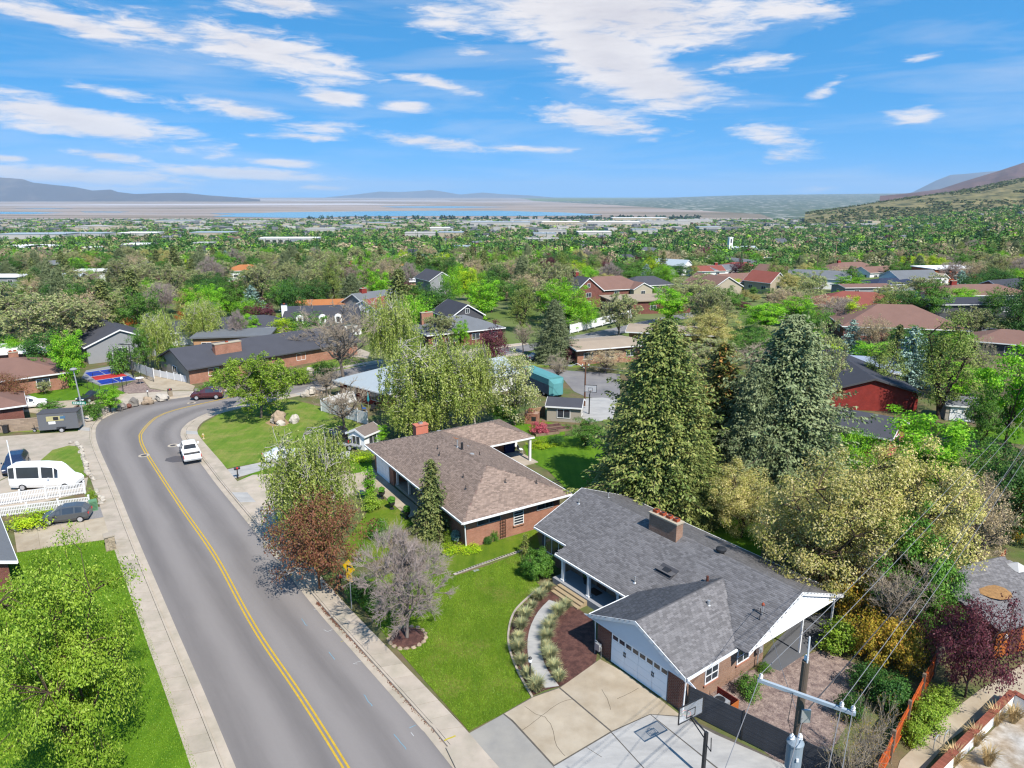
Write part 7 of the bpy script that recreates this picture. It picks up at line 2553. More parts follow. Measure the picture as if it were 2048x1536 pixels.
T_('sapling', 'sapling', 1728, 1385, 1560, 105, 'leafless shrub with swelling buds beside the orange board fence', 'shrub')
T_('sapling', 'sapling', 1688, 1440, 1600, 110, 'tangled bare shrub at the foot of the wooden pole', 'shrub')
T_('shrub_deep', 'shrub', 1735, 1330, 1385, 80, 'dark shrub in the shade beside the gravel yard', 'shrub')
T_('shrub_deep', 'shrub', 1780, 1350, 1420, 80, 'dark shrub against the orange board fence', 'shrub')
T_('shrub_deep', 'shrub', 1700, 1385, 1440, 60, 'low blue green shrub on the gravel border', 'shrub')
T_('shrub_bright', 'shrub', 1850, 1390, 1450, 80, 'vivid yellow green bush on the path side of the orange fence', 'shrub')
T_('shrub_bright', 'shrub', 1880, 1370, 1420, 70, 'light green bush below the purple leaves', 'shrub')
T_('shrub_bright', 'shrub', 1825, 1430, 1485, 56, 'light green weeds at the lower end of the orange fence', 'shrub')
T_('shrub', 'shrub', 1500, 1350, 1392, 60, 'dry bush beside the orange planked air conditioner', 'shrub')
T_('shrub', 'shrub', 1528, 1325, 1345, 30, 'green plants at the foot of the brick wall corner', 'shrub')
# --- middle ground
T_('birch_near', 'birch_tree', 868, 678, 868, 205, 'large weeping birch behind the brown roof, with several white trunks', bx=862)
T_('birch_near', 'birch_tree', 950, 690, 850, 110, 'weeping birch half merged with the large one, nearer the blossom tree')
T_('birch_near', 'birch_tree', 785, 592, 745, 120, 'tall weeping birch behind the white metal roof')
T_('birch_near', 'birch_tree', 830, 780, 880, 130, 'low drooping birch right behind the brown roof chimney')
T_('blossom', 'blossom_tree', 1030, 698, 850, 105, 'pale blossoming tree beside the teal covered motorhome')
T_('purple', 'maple_tree', 985, 640, 735, 66, 'dark red maple beside the blue grey hipped roof')
T_('purple', 'maple_tree', 528, 597, 660, 70, 'dark red maple left of the dark mansard house')
T_('purple', 'maple_tree', 1128, 550, 610, 62, 'dark red maple under the steep red gable')
T_('purple', 'maple_tree', 1142, 690, 728, 24, 'small maroon tree before the flat tan roof')
T_('roundtree', 'leafy_tree', 522, 705, 836, 165, 'rounded young leafed tree on the corner lawn')
T_('bareplain', 'bare_tree', 690, 598, 778, 140, 'tall leafless cottonwood rising beside the street')
T_('bareplain', 'bare_tree', 690, 762, 868, 110, 'dark leafless tree in front of the terrace fence')
T_('bareplain', 'bare_tree', 655, 735, 792, 60, 'small leafless tree on the street island')
T_('bareplain', 'bare_tree', 600, 655, 715, 90, 'spreading leafless tree before the charcoal ranch')
T_('haze', 'bare_tree', 1237, 588, 672, 86, 'brown leafless vase shaped tree beyond the white board fence')
T_('bareplain', 'bare_tree', 1047, 645, 706, 44, 'small leafless tree by the far street')
T_('bareplain', 'bare_tree', 1116, 708, 768, 62, 'leafless shrubby tree in front of the cul de sac')
T_('spruce_grey', 'spruce_tree', 1108, 600, 722, 84, 'dark grey green conifer standing by the far street')
T_('bright', 'maple_tree', 1136, 572, 660, 76, 'vivid green maple between conifer and red gable house')
T_('bright2', 'maple_tree', 1172, 595, 660, 60, 'bright green maple right of the vivid green one')
T_('bright', 'maple_tree', 1338, 578, 650, 88, 'round vivid green tree above the orange walled house')
T_('green', 'leafy_tree', 1450, 572, 628, 82, 'green tree in front of the big tan gables')
T_('green', 'leafy_tree', 1170, 835, 892, 82, 'round light green bushy tree at the back of the lawn')
T_('pink', 'japanese_maple', 1078, 842, 868, 42, 'low pink red japanese maple by the garden beds')
T_('shrub_deep', 'shrub', 1112, 870, 888, 36, 'clipped green shrub beside the pink red maple', 'shrub')
T_('yucca', 'ground_cover', 1080, 882, 893, 60, 'yellow green flower bed behind the brown house patio', 'ground cover')
T_('deep', 'leafy_tree', 1010, 800, 850, 60, 'dark leafy tree behind the far end of the brown roof')
T_('bright', 'leafy_tree', 1000, 790, 846, 50, 'light green tree under the blossom tree')
T_('bright', 'leafy_tree', 757, 850, 885, 44, 'bright green bush right of the white play shed')
T_('shrub_bright', 'shrub', 700, 858, 872, 60, 'yellow green low bush on the lawn by the terrace fence', 'shrub')
T_('yucca', 'ground_cover', 720, 905, 920, 60, 'white flowering ground cover beside the brown garage', 'ground cover')
T_('haze', 'leafy_tree', 885, 628, 690, 80, 'olive tree partly covering the blue grey hipped roof')
T_('bright', 'leafy_tree', 922, 642, 700, 36, 'bright green sapling before the red brick windows')
T_('sprdark' if False else 'spruce_dark', 'spruce_tree', 800, 540, 640, 90, 'grey green conifer behind the weeping birch top')
T_('deep', 'leafy_tree', 870, 570, 645, 90, 'deep green tree behind the blue grey roof chimney')
T_('bright', 'leafy_tree', 965, 560, 640, 80, 'bright green tree right of the blue grey roof')
T_('olive' if False else 'oakgrey', 'bare_tree', 1210, 700, 745, 90, 'tan budding tree left of the golden spruce')
T_('oakgrey', 'bare_tree', 1340, 690, 760, 110, 'tan budding tree in front of the orange walled house')
T_('oak', 'oak_tree', 1420, 615, 700, 110, 'olive brown tree behind the coned spruce')
# --- left middle ground
T_('bright', 'leafy_tree', 146, 660, 775, 72, 'bright yellow green tree at the street corner of the court')
T_('bright2', 'leafy_tree', 30, 670, 735, 70, 'bright green tree above the flat roofed brick house')
T_('green', 'leafy_tree', 72, 712, 770, 50, 'green tree beside the white parapet')
T_('bright', 'shrub', 222, 775, 825, 50, 'round bright green shrub over the black car', 'shrub')
T_('haze', 'shrub', 92, 762, 788, 30, 'brownish round shrub on the putting lawn', 'shrub')
T_('plum_near', 'plum_tree', 18, 745, 820, 90, 'brown budding tree covering the rose brown roof edge')
T_('green', 'leafy_tree', 436, 735, 760, 26, 'small round green bush against the orange brick wall', 'shrub')
T_('birch_near', 'birch_tree', 325, 625, 735, 80, 'slim birch behind the court fence')
T_('green', 'leafy_tree', 290, 650, 745, 50, 'green leafy tree beside the slim birch')
T_('shrub', 'leafy_tree', 245, 690, 745, 56, 'dark bushy tree in front of the pale grey gable')
T_('birch_near', 'birch_tree', 408, 602, 690, 84, 'leafy birch behind the charcoal ranch')
T_('green', 'leafy_tree', 350, 690, 742, 56, 'green tree leaning over the white vinyl panels')
T_('bright', 'leafy_tree', 400, 570, 660, 74, 'vivid green tree left of the leafy birch')
T_('rust', 'rust_bush', 272, 632, 665, 52, 'rust orange bush right behind the pale grey house', 'bush')
T_('rust', 'rust_bush', 384, 618, 660, 54, 'rust orange bush beside the leafy birch', 'bush')
T_('pinkbare', 'bare_tree', 325, 566, 640, 80, 'pale leafless round tree in front of the conifers')
T_('pinkbare', 'bare_tree', 480, 620, 690, 44, 'small pale leafless tree by the apricot house')
T_('bright', 'leafy_tree', 500, 628, 680, 50, 'bright green tree under the dark red maple')
T_('lime', 'leafy_tree', 575, 632, 682, 70, 'yellow green tree left of the mansard dormers')
T_('spruce_dark', 'spruce_tree', 275, 540, 660, 80, 'drooping dark conifer among the left woods')
T_('spruce_dark', 'spruce_tree', 215, 560, 670, 90, 'broad dark conifer above the pale grey house')
T_('spruce_grey', 'spruce_tree', 130, 535, 650, 60, 'conifer at the foot of the cream hall')
T_('haze', 'leafy_tree', 105, 590, 720, 170, 'wide grey green tree above the court')
T_('haze2', 'leafy_tree', 30, 570, 690, 160, 'grey green tree mass at the left edge')
T_('haze', 'leafy_tree', 180, 600, 700, 110, 'grey budding tree behind the bright corner tree')
T_('deep', 'leafy_tree', 105, 660, 745, 110, 'dark green tree under the wide grey green tree')
T_('shrub', 'shrub', 650, 722, 752, 60, 'green garden shrubs across the street', 'shrub')
T_('shrub_bright', 'shrub', 600, 735, 765, 60, 'bright shrubs before the charcoal ranch', 'shrub')
T_('shrub_deep', 'shrub', 555, 742, 770, 60, 'dark shrubs at the bend of the far pavement', 'shrub')
T_('shrub', 'shrub', 425, 760, 790, 50, 'green shrubs by the maroon car', 'shrub')
T_('yucca', 'hedge', 58, 1022, 1052, 90, 'low yellow green hedge between picket fence and hatchback', 'hedge')
T_('yucca', 'hedge', 95, 1018, 1040, 60, 'low yellow green hedge end beside the hatchback roof', 'hedge')
T_('shrub_bright', 'shrub', 183, 975, 1000, 22, 'green weeds between pickets and rocks', 'shrub')
T_('shrub', 'shrub', 190, 800, 838, 44, 'brown green shrub at the street light foot', 'shrub')
T_('green', 'shrub', 104, 798, 826, 50, 'small sparse shrub behind the block wall', 'shrub')
def grass_clump(seed, n=420, h=.82, r=.62):
 rng = np.random.default_rng(seed)
 a = rng.random(n) * 6.283
 rr = np.sqrt(rng.random(n)) * .16
 p0 = np.column_stack([np.cos(a) * rr, np.sin(a) * rr, np.zeros(n)])
 out = np.column_stack([np.cos(a), np.sin(a), np.zeros(n)])
 ln = h * rng.uniform(.6, 1.15, n)
 sp = r * rng.uniform(.25, 1.1, n)
 mid = p0 + out * sp[:, None] * .4 + np.array([0, 0, 1]) * ln[:, None] * .7
 tip = p0 + out * sp[:, None] + np.array([0, 0, 1]) * ln[:, None] * rng.uniform(.7, 1.0, n)[:, None]
 side = np.column_stack([-np.sin(a), np.cos(a), np.zeros(n)]) * .013
 v = np.stack([p0 - side, p0 + side, mid + side, mid - side, tip], 1).reshape(-1, 3)
 i = np.arange(n)[:, None] * 5
 q = np.concatenate([i + np.array([[0, 1, 2, 3]]), i + np.array([[3, 2, 4, 4]])])
 return v, q
def tri_fix(v, q):
 m = q[:, 2] == q[:, 3]
 t1 = q[~m][:, [0, 1, 2]]
 t2 = q[~m][:, [0, 2, 3]]
 t3 = q[m][:, :3]
 return v, np.concatenate([t1, t2, t3])
GRM = foliage('grass blade', L(126, 136, 100), L(182, 180, 132), L(200, 186, 130), objr=.2, trans=.2)
GRD = foliage('grass blade dry', L(176, 150, 104), L(216, 188, 140), trans=.2)
GC = [np_mesh('blades', *tri_fix(*grass_clump(s)), GRM) for s in (1, 2, 3)]
outer = catmull(GL([(1094, 1184), (1072, 1208), (1050, 1240), (1038, 1275), (1037, 1310), (1048, 1345), (1072, 1382)]), .2)
inner = catmull(GL([(1132, 1218), (1110, 1238), (1098, 1262), (1093, 1290), (1098, 1316), (1108, 1340), (1118, 1362)]), .2)
for nm, ln, n in (('street side of the curved path', outer, 10), ('mulch side of the curved path', inner, 9)):
 for k, p in enumerate(resample(ln, n)):
  ordn = ('topmost', 'second', 'third', 'fourth', 'fifth', 'sixth', 'seventh', 'eighth', 'ninth', 'last')[k if k < n - 1 else 9]
  t = thing('ornamental_grass', f'{ordn} grey green grass clump from the porch steps on the {nm}', 'grass clump', p, k * 1.7 + n, 'ornamental grasses along the curved path')
  t.location.z = YL
  s = 1.0 + .18 * math.sin(k * 2.3)
  t.scale = (s, s, s)
  link_mesh('blades', GC[k % 3], t)
DG = [np_mesh('blades', *tri_fix(*grass_clump(s, 220, 1.2, .8)), GRD) for s in (7, 8)]
for k, (px, lab) in enumerate((((1905, 1530), 'dry straw grass tuft below the white wall at the frame bottom'), ((1950, 1490), 'dry straw grass tuft leaning on the middle of the white wall'), ((1990, 1450), 'dry straw grass tuft near the corner of the white wall'), ((2025, 1445), 'tall dry straw grass at the right edge below the coping'), ((1975, 1530), 'dry straw grass tuft farthest below the white wall'))):
 t = thing('dry_grass', lab, 'grass clump', G(*px), k)
 link_mesh('blades', DG[k % 2], t)
px_sheet('dry_bank', [(1830, 1620), (1900, 1545), (2030, 1415), (2120, 1430), (2120, 1700), (1850, 1700)], .106, M('dry bank', A(186, 160, 126), var=.4, scale=2, tint=A(226, 220, 212), tscale=.5))
def blades(polys, n, mat, seed, hmin=.04, hmax=.10):
 rng = np.random.default_rng(seed)
 V = []
 for px in polys:
  p = np.array([(q.x, q.y) for q in GL(px)])
  lo, hi = p.min(0), p.max(0)
  c = lo + rng.random((n, 2)) * (hi - lo)
  ins = np.zeros(n, bool)
  for i in range(len(p)):
   a, b_ = p[i], p[(i + 1) % len(p)]
   cond = (a[1] > c[:, 1]) != (b_[1] > c[:, 1])
   xi = (b_[0] - a[0]) * (c[:, 1] - a[1]) / (b_[1] - a[1] + 1e-12) + a[0]
   ins ^= cond & (c[:, 0] < xi)
  c = c[ins]
  m = len(c)
  a = rng.random(m) * 6.283
  s = np.column_stack([np.cos(a), np.sin(a)]) * .022
  h = rng.uniform(hmin, hmax, m)
  base = np.full((m, 1), .112)
  tip = c + rng.normal(size=(m, 2)) * .03
  V.append(np.stack([np.column_stack([c - s, base]), np.column_stack([c + s, base]), np.column_stack([tip, .112 + h])], 1))
 V = np.concatenate(V).reshape(-1, 3)
 o = link_mesh('grass', np_mesh('grass', V, np.arange(len(V)).reshape(-1, 3), mat))
 o['kind'] = 'stuff'
GB1 = foliage('lawn blade', L(92, 126, 28), L(128, 158, 46), clump=.4, trans=.25)
blades([[(703, 1190), (760, 1258), (850, 1362), (938, 1462), (1000, 1430), (1066, 1392), (1040, 1345), (1024, 1300), (1020, 1265), (1030, 1230), (1052, 1205), (1085, 1178), (1065, 1155), (1045, 1128), (1040, 1106), (985, 1128), (910, 1152), (860, 1140), (770, 1150), (720, 1165)]], 110000, GB1, 1)
blades([[(430, 1600), (395, 1536), (330, 1352), (258, 1160), (236, 1100), (210, 1080), (130, 1090), (0, 1112), (-60, 1500)]], 150000, GB1, 2)
rng = np.random.default_rng(8)
gl = resample(catmull(GL([(636, 1206), (690, 1266), (760, 1340), (820, 1408), (905, 1500)], .02), .3), 400)
pts = np.array([(p.x, p.y) for p in gl])
i = (rng.random(2600) ** 1.6 * 399).astype(int)
keep = np.array([mnoise.noise(Vector((k * .11, 3.0, 0))) > -.1 for k in i])
i = i[keep]
c = np.column_stack([pts[i] + rng.normal(size=(len(i), 2)) * .09, np.full(len(i), .034)])
v, q_ = cards(c, np.array([0, 0, 1.]) + rng.normal(size=c.shape) * .35, rng.uniform(.05, .11, len(c)), .6, rng)
o = link_mesh('leaf_litter', np_mesh('leaf_litter', v, q_, M('fallen leaf', A(140, 92, 70), var=0, island=.5)))
o['kind'] = 'stuff'
# ------------------------------------------------------------------ woods between the houses: single trees first
FILL = {  # kind: prototypes, object name, words of the label
 'green': (['green', 'green2'], 'leafy_tree', 'mid green leafy tree'),
 'bright': (['bright', 'bright2'], 'maple_tree', 'vivid green leafy tree'),
 'deep': (['deep'], 'shade_tree', 'deep green leafy tree'),
 'haze': (['haze', 'haze2'], 'budding_tree', 'grey green budding tree'),
 'tan': (['oakgrey'], 'budding_tree', 'tan budding tree'),
 'oak': (['oak2'], 'oak_tree', 'olive tan oak'),
 'bare': (['pinkbare', 'bareplain'], 'bare_tree', 'leafless grey tree'),
 'conifer': (['spruce_dark', 'spruce_grey'], 'conifer_tree', 'dark conifer'),
 'pine': (['pine'], 'conifer_tree', 'bushy pine'),
 'purple': (['purple'], 'maple_tree', 'dark red maple'),
 'lime': (['lime'], 'leafy_tree', 'yellow green leafy tree'),
 'willow': (['willow'], 'willow_tree', 'pale feathery willow'),
 'blue': (['spruce_blue'], 'conifer_tree', 'blue grey spruce'),
}
kinds = list(FILL)
wts = np.array([.20, .19, .12, .13, .06, .05, .06, .07, .05, .02, .04, .03, .015])
wts = wts / wts.sum()
rng = np.random.default_rng(77)
placed = []
ROADS = [[(700, 737), (930, 712), (1060, 695), (1230, 666), (1320, 643), (1420, 624)], [(1300, 602), (1460, 593)], [(1870, 665), (2080, 672)]]
rpts = []
for r in ROADS:
 for a, b in zip(r, r[1:]):
  for u in np.linspace(0, 1, 12):
   q = G(a[0] + (b[0] - a[0]) * u, a[1] + (b[1] - a[1]) * u, 0)
   rpts.append((q.x, q.y))
rpts = np.array(rpts)
HOUSES = [o for o in bpy.data.objects if o.get('category') in ('house', 'church', 'shed', 'cabin')]
hxy = np.array([(o.location.x, o.location.y) for o in HOUSES])
hand = np.array(HAND)
occ = {}
def free(x, y, W):
 if len(placed):
  pp = np.array(placed)
  if np.any(np.hypot(pp[:, 0] - x, pp[:, 1] - y) < .36 * (pp[:, 2] + W)):
   return False
 if np.any(np.hypot(hand[:, 0] - x, hand[:, 1] - y) < .36 * (hand[:, 2] + W)):
  return False
 if np.any(np.hypot(rpts[:, 0] - x, rpts[:, 1] - y) < 6.0):
  return False
 if np.any(np.hypot(hxy[:, 0] - x, hxy[:, 1] - y) < 8.0):
  return False
 return True
def hides(x, y, H, W):
 z = float(T(x, y))
 qx, qt, d = P((x, y, z + H))
 qb = P((x, y, z))[1]
 r = W * .45 * FPX / d
 for x0, x1, y0, y1, yy in PROTECT:
  if mnoise.noise(Vector((x * .13, y * .13, x0))) > .02:
   continue
  if y < yy - 1 and qx + r > x0 + (x1 - x0) * .12 and qx - r < x1 - (x1 - x0) * .12 and qt < y0 + (y1 - y0) * .62 and qb > y0:
   return True
 return False
records = []
tries = 0
while len(records) < 800 and tries < 34000:
 tries += 1
 y = 100 + (520 - 100) * rng.random() ** 1.15
 x = rng.uniform(-.78, .80) * y
 if y < 140 and not (-112 < x < -84 or x > 25 or (x < -78 and y > 122)):
  continue
 k = kinds[rng.choice(len(kinds), p=wts)]
 if x < -.25 * y and y < 300 and rng.random() < .5:
  k = ['haze', 'conifer', 'deep', 'haze', 'green'][rng.integers(5)]
 if k in ('conifer', 'pine'):
  H, W = rng.uniform(9, 15), rng.uniform(5.5, 8.5)
 elif k == 'blue':
  H, W = rng.uniform(7, 11), rng.uniform(5, 6.5)
 elif k in ('haze', 'willow', 'bare', 'tan'):
  H, W = rng.uniform(7.5, 13), rng.uniform(7, 11.5)
 else:
  H, W = rng.uniform(6, 11), rng.uniform(6, 10)
 if x > .1 * y:
  H *= .82
 W *= 1.2
 H *= 1.05
 if y < 140:
  H *= .7
 if not free(x, y, W):
  continue
 if hides(x, y, H, W):
  H2 = rng.uniform(2.2, 3.6)
  if rng.random() < .5 or hides(x, y, H2, W * .5):
   continue
  H, W = H2, W * .5
  if k in ('conifer', 'pine', 'blue', 'bare', 'haze', 'tan', 'willow'):
   k = ['green', 'bright', 'deep', 'purple'][rng.integers(4)]
 placed.append((x, y, W))
 records.append((k, x, y, H, W))
LM = [(px, yy, lb) for px, yy, lb in LANDMARKS if yy > 90]
named = {}
for k, x, y, H, W in records:
 z = float(T(x, y))
 qx = P((x, y, z))[0]
 best = min(LM, key=lambda l: math.hypot((l[0] - qx) / 140.0, (l[1] - y) / 45.0))
 dx, dy = qx - best[0], y - best[1]
 if dy > 12:
  rel = 'behind'
 elif dy < -12:
  rel = 'in front of'
 else:
  rel = 'beside'
 short = ' '.join(best[2].replace('the ', '').split()[:6])
 for tail in (' and', ' with', ' of', ' in', ' by', ' behind', ' beside', ' on', ' above', ' to', ' the', ' half', ' from', ' over', ' across', ' among'):
  if short.endswith(tail):
   short = short[:-len(tail)]
 named.setdefault((k, rel, short), []).append((qx, x, y, H, W))
NUM = 'second third fourth fifth sixth seventh eighth ninth tenth eleventh twelfth'.split()
ORD = ['leftmost'] + [n_ + ' from left' for n_ in NUM]
for (k, rel, short), rows in named.items():
 rows.sort()
 protos, nm, words_ = FILL[k]
 for i, (qx, x, y, H, W) in enumerate(rows):
  size = 'small ' if H < 4 else 'tall ' if H > 11 else ''
  lab = f'{size}{words_} {rel} the {short}'
  if len(rows) > 1:
   lab = f'{words_} {rel} the {short}, ' + (ORD[i] if i < 12 else 'further along')
  w_ = lab.split()
  plant(protos[int(abs(x) * 10) % len(protos)], nm, ' '.join(w_[:16]), 'tree', (x, y, float(T(x, y))), H, W, (x * 3.7) % 6.28, 'trees between the houses of the slope')
# ------------------------------------------------------------------ the wooded town beyond, too many to count
def clump_tree(rng, n, leaf):
 d = unit(rng.normal(size=(n, 3)))
 p = d * (rng.random(n) ** .4)[:, None] * np.array([.5, .5, .42]) + np.array([0, 0, .52])
 nr = d + np.array([0, 0, .5]) + rng.normal(size=(n, 3)) * .5
 v, q = cards(p, nr, leaf * rng.uniform(.7, 1.3, n), .75, rng)
 return v.reshape(n, 4, 3)
def cone_tree(rng, n, leaf):
 t = rng.random(n) ** 1.3
 a = rng.random(n) * 6.283
 r = .42 * (1 - t) * rng.uniform(.5, 1, n)
 p = np.column_stack([np.cos(a) * r, np.sin(a) * r, .08 + t * .92])
 nr = np.column_stack([np.cos(a), np.sin(a), np.full(n, .7)]) + rng.normal(size=(n, 3)) * .4
 v, q = cards(p, nr, leaf * rng.uniform(.7, 1.3, n) * (1.1 - .6 * t), .6, rng)
 return v.reshape(n, 4, 3)
def tone_mat():
 m = bpy.data.materials.new('far foliage')
 m.use_nodes = True
 t = NT(m.node_tree)
 b = t.n['Principled BSDF']
 out = t.n['Material Output']
 b.inputs['Roughness'].default_value = .7
 b.inputs['Specular IOR Level'].default_value = .15
 at = t.node('ShaderNodeAttribute', attribute_name='tone')
 g = t.node('ShaderNodeNewGeometry')
 s = t.math('ADD', t.math('MULTIPLY', g.outputs['Random Per Island'], .7), .65)
 vm = t.node('ShaderNodeVectorMath', operation='SCALE')
 t.link(at.outputs['Color'], vm.inputs[0])
 t.link(s, vm.inputs['Scale'])
 t.link(vm.outputs[0], b.inputs['Base Color'])
 tr = t.node('ShaderNodeBsdfTranslucent')
 t.link(vm.outputs[0], tr.inputs['Color'])
 mx = t.node('ShaderNodeMixShader')
 mx.inputs[0].default_value = .2
 t.link(b.outputs[0], mx.inputs[1])
 t.link(tr.outputs[0], mx.inputs[2])
 t.link(mx.outputs[0], out.inputs['Surface'])
 return m
TONE = tone_mat()
TONES = np.array([L(66, 104, 44), L(92, 130, 48), L(48, 84, 44), L(150, 146, 112), L(168, 148, 122), L(112, 128, 70), L(128, 168, 50), L(50, 74, 52), L(88, 54, 58), L(130, 138, 90), L(84, 124, 60)])
TW = np.array([.22, .14, .18, .11, .06, .10, .05, .09, .015, .08, .13])
TW = TW / TW.sum()
def far_woods(name, ymin, ymax, count, n, leaf, hr, wr, seed, ybias=1.0, avoid=None):
 rng = np.random.default_rng(seed)
 base = [clump_tree(rng, n, leaf) for _ in range(8)] + [cone_tree(rng, n, leaf) for _ in range(3)]
 V, Cc = [], []
 y = ymin + (ymax - ymin) * rng.random(count) ** ybias
 x = rng.uniform(-.80, .84, count) * y
 keep = np.ones(count, bool)
 q = np.array([mnoise.fractal(Vector((a * .004, b * .004, seed)), 1, 2, 3) for a, b in zip(x, y)])
 keep &= q > -.42 - .2 * rng.random(count)
 if avoid is not None:
  for ax, ay, rr in avoid:
   keep &= ~((np.abs(x - ax) < rr) & (y - ay < rr * .4) & (y - ay > -rr * 2.2))
 x, y = x[keep], y[keep]
 z = T(x, y)
 H = rng.uniform(*hr, len(x))
 W = rng.uniform(*wr, len(x))
 ki = rng.choice(11, len(x), p=TW)
 rot = rng.random(len(x)) * 6.283
 for i in range(len(x)):
  con = ki[i] == 7 or (ki[i] == 2 and rng.random() < .3)
  b = base[8 + i % 3] if con else base[i % 8]
  c, s = math.cos(rot[i]), math.sin(rot[i])
  w = W[i] * (.6 if con else 1)
  h = H[i] * (1.25 if con else 1)
  bx = b[..., 0] * c - b[..., 1] * s
  by = b[..., 0] * s + b[..., 1] * c
  V.append(np.stack([x[i] + bx * w, y[i] + by * w, z[i] + b[..., 2] * h], -1))
  Cc.append(np.tile(np.append(TONES[ki[i]] * rng.uniform(.8, 1.2), 1), (n * 4, 1)))
 V = np.concatenate(V).reshape(-1, 3)
 me = np_mesh(name, V, np.arange(len(V)).reshape(-1, 4), TONE, col=np.concatenate(Cc))
 o = link_mesh(name, me)
 o['kind'] = 'stuff'
# ---- far buildings
def far_building(bx, by, bz, rf, gable=.22):
 b = MB().box(-bx / 2, bx / 2, -by / 2, by / 2, -2, bz, 0)
 if gable:
  b.extrude([(-by / 2 - .4, bz), (by / 2 + .4, bz), (0, bz + by * gable)], -bx / 2 - .4, bx / 2 + .4, 1)
 else:
  b.box(-bx / 2 - .2, bx / 2 + .2, -by / 2 - .2, by / 2 + .2, bz, bz + .6, 1)
 return b
WFAR = M('wall far pale', A(228, 224, 220), var=.1)
FW = [W_WHITE, W_CREAM, W_GREY, M('wall far tan', A(206, 182, 156), var=.1), BR_DARK]
FR = [R_MID, R_ROSE, R_DARK, R_TAN, R_METAL, W_WHITE]
fh = []
for i in range(14):
 r_ = random.Random(i)
 fh.append(far_building(r_.uniform(12, 20), r_.uniform(8, 11), r_.uniform(3.2, 6.0), 1, r_.uniform(.18, .4)).mesh('house', [FW[r_.choice((0, 0, 0, 1, 2, 3, 4))], FR[r_.choice((0, 0, 1, 2, 3, 2, 4, 0))]]))
rng = np.random.default_rng(5)
AV, FARH = [], []
n = 0
for i in range(2600):
 y = 300 + 1900 * rng.random() ** 1.3
 x = rng.uniform(-.76, .80) * y
 if len(AV) and np.any(np.hypot(np.array([a[0] for a in AV]) - x, np.array([a[1] for a in AV]) - y) < 26):
  continue
 if y < 560 and np.any(np.hypot(hxy[:, 0] - x, hxy[:, 1] - y) < 30):
  continue
 if y < 540 and len(placed) and np.any(np.hypot(np.array(placed)[:, 0] - x, np.array(placed)[:, 1] - y) < 10):
  continue
 o = link_mesh('house', fh[n % 14])
 o.location = (x, y, float(T(x, y)))
 o.rotation_euler = (0, 0, (math.radians(33) if rng.random() < .5 else math.radians(-57)) + rng.normal() * .1)
 FARH.append(o)
 AV.append((x, y, 9))
 n += 1
 if n >= 215:
  break
LONGB = [  # px, py base, width px, height m, depth, label
 (575, 489, 115, 9, 30, 'long white school like block with dark window strip in the valley centre', 1),
 (60, 478, 130, 8, 60, 'long white warehouse at the left of the valley', 0), (145, 476, 120, 8, 50, 'white warehouse adjoining the long left one', 0), (420, 474, 80, 8, 50, 'pale warehouse below the flats left of centre', 0),
 (270, 474, 70, 7, 50, 'white shed with red stripe in the valley trees', 0), (30, 508, 80, 7, 40, 'white flat block at the left edge of the valley', 0), (65, 508, 50, 7, 30, 'white flat block near the left edge pair', 0),
 (265, 503, 52, 8, 30, 'white gabled hall left of the valley centre', 0), (400, 499, 34, 8, 25, 'white low block amid valley trees', 0), (178, 514, 20, 9, 14, 'white gabled chapel in the valley', 0),
 (1105, 474, 56, 13, 30, 'cream arcaded block in the middle valley', 1), (1090, 479, 44, 10, 30, 'pale block before the arcaded building', 0), (840, 476, 60, 9, 40, 'cream long building right of centre', 0), (900, 475, 50, 9, 40, 'white long building beside the cream one', 0),
 (1220, 452, 120, 11, 90, 'very long white warehouse under the flats', 0), (1330, 451, 100, 11, 90, 'long white warehouse continuing to the right', 0), (1130, 452, 90, 11, 80, 'white warehouse left of the very long one', 0),
 (1000, 452, 120, 10, 90, 'pale warehouse near the lake trees', 0), (1390, 447, 70, 11, 60, 'white warehouse at the end of the row', 0), (1280, 442, 110, 10, 90, 'thin white warehouse on the far edge of town', 0), (1060, 446, 80, 10, 80, 'thin pale warehouse below the lake', 0),
 (1190, 474, 66, 9, 40, 'white low block amid the right valley trees', 0), (1290, 468, 50, 9, 40, 'white low block above the right valley trees', 0), (1420, 462, 44, 9, 40, 'pale block on the right slope edge', 0),
 (880, 464, 40, 9, 30, 'white block among far trees', 0), (640, 466, 60, 9, 50, 'pale block behind the school', 0), (700, 458, 40, 9, 40, 'white block at the far town centre', 0), (180, 460, 60, 9, 60, 'pale block among the far left trees', 0),
 (760, 452, 50, 9, 60, 'grey white shed at the town rim', 0), (350, 447, 80, 9, 80, 'pale shed at the left town rim', 0), (950, 449, 50, 9, 60, 'pale shed below the tree row', 0), (500, 449, 60, 9, 70, 'low white shed at the town rim', 0),
 (1085, 487, 66, 7, 25, 'row of white flats amid trees', 0), (925, 508, 30, 8, 16, 'white twin gabled house in the valley', 0)]
for px, py, wpx, hgt, dep, lab, win in LONGB:
 c = G(px, py, 0)
 w = wpx * P(c)[2] / FPX
 hgt = min(hgt, 12) * (.72 + c.y / 4000)
 t = thing('long_building', lab, 'building', c, math.radians(rng.uniform(-4, 4)))
 MB().box(-w / 2, w / 2, 0, dep, -3, hgt).build('wall', WFAR if win or rng.random() < .7 else W_CREAM, t)
 MB().box(-w / 2 - .6, w / 2 + .6, -.6, dep + .6, hgt, hgt + .8).build('roof', [WFAR, W_WHITE, R_METAL][int(rng.integers(3))], t)
 k_ = max(3, int(w / 9)) if win else 0
 for i in range(min(k_, 24)):
  u = -w / 2 + w * (i + .5) / min(k_, 24)
  MB().box(u - w / min(k_, 24) * .3, u + w / min(k_, 24) * .3, -.15, .1, hgt * .35, hgt * .75).build('window', GLASS, t)
 AV.append((c.x, c.y, w * .5))
nm_ = {}
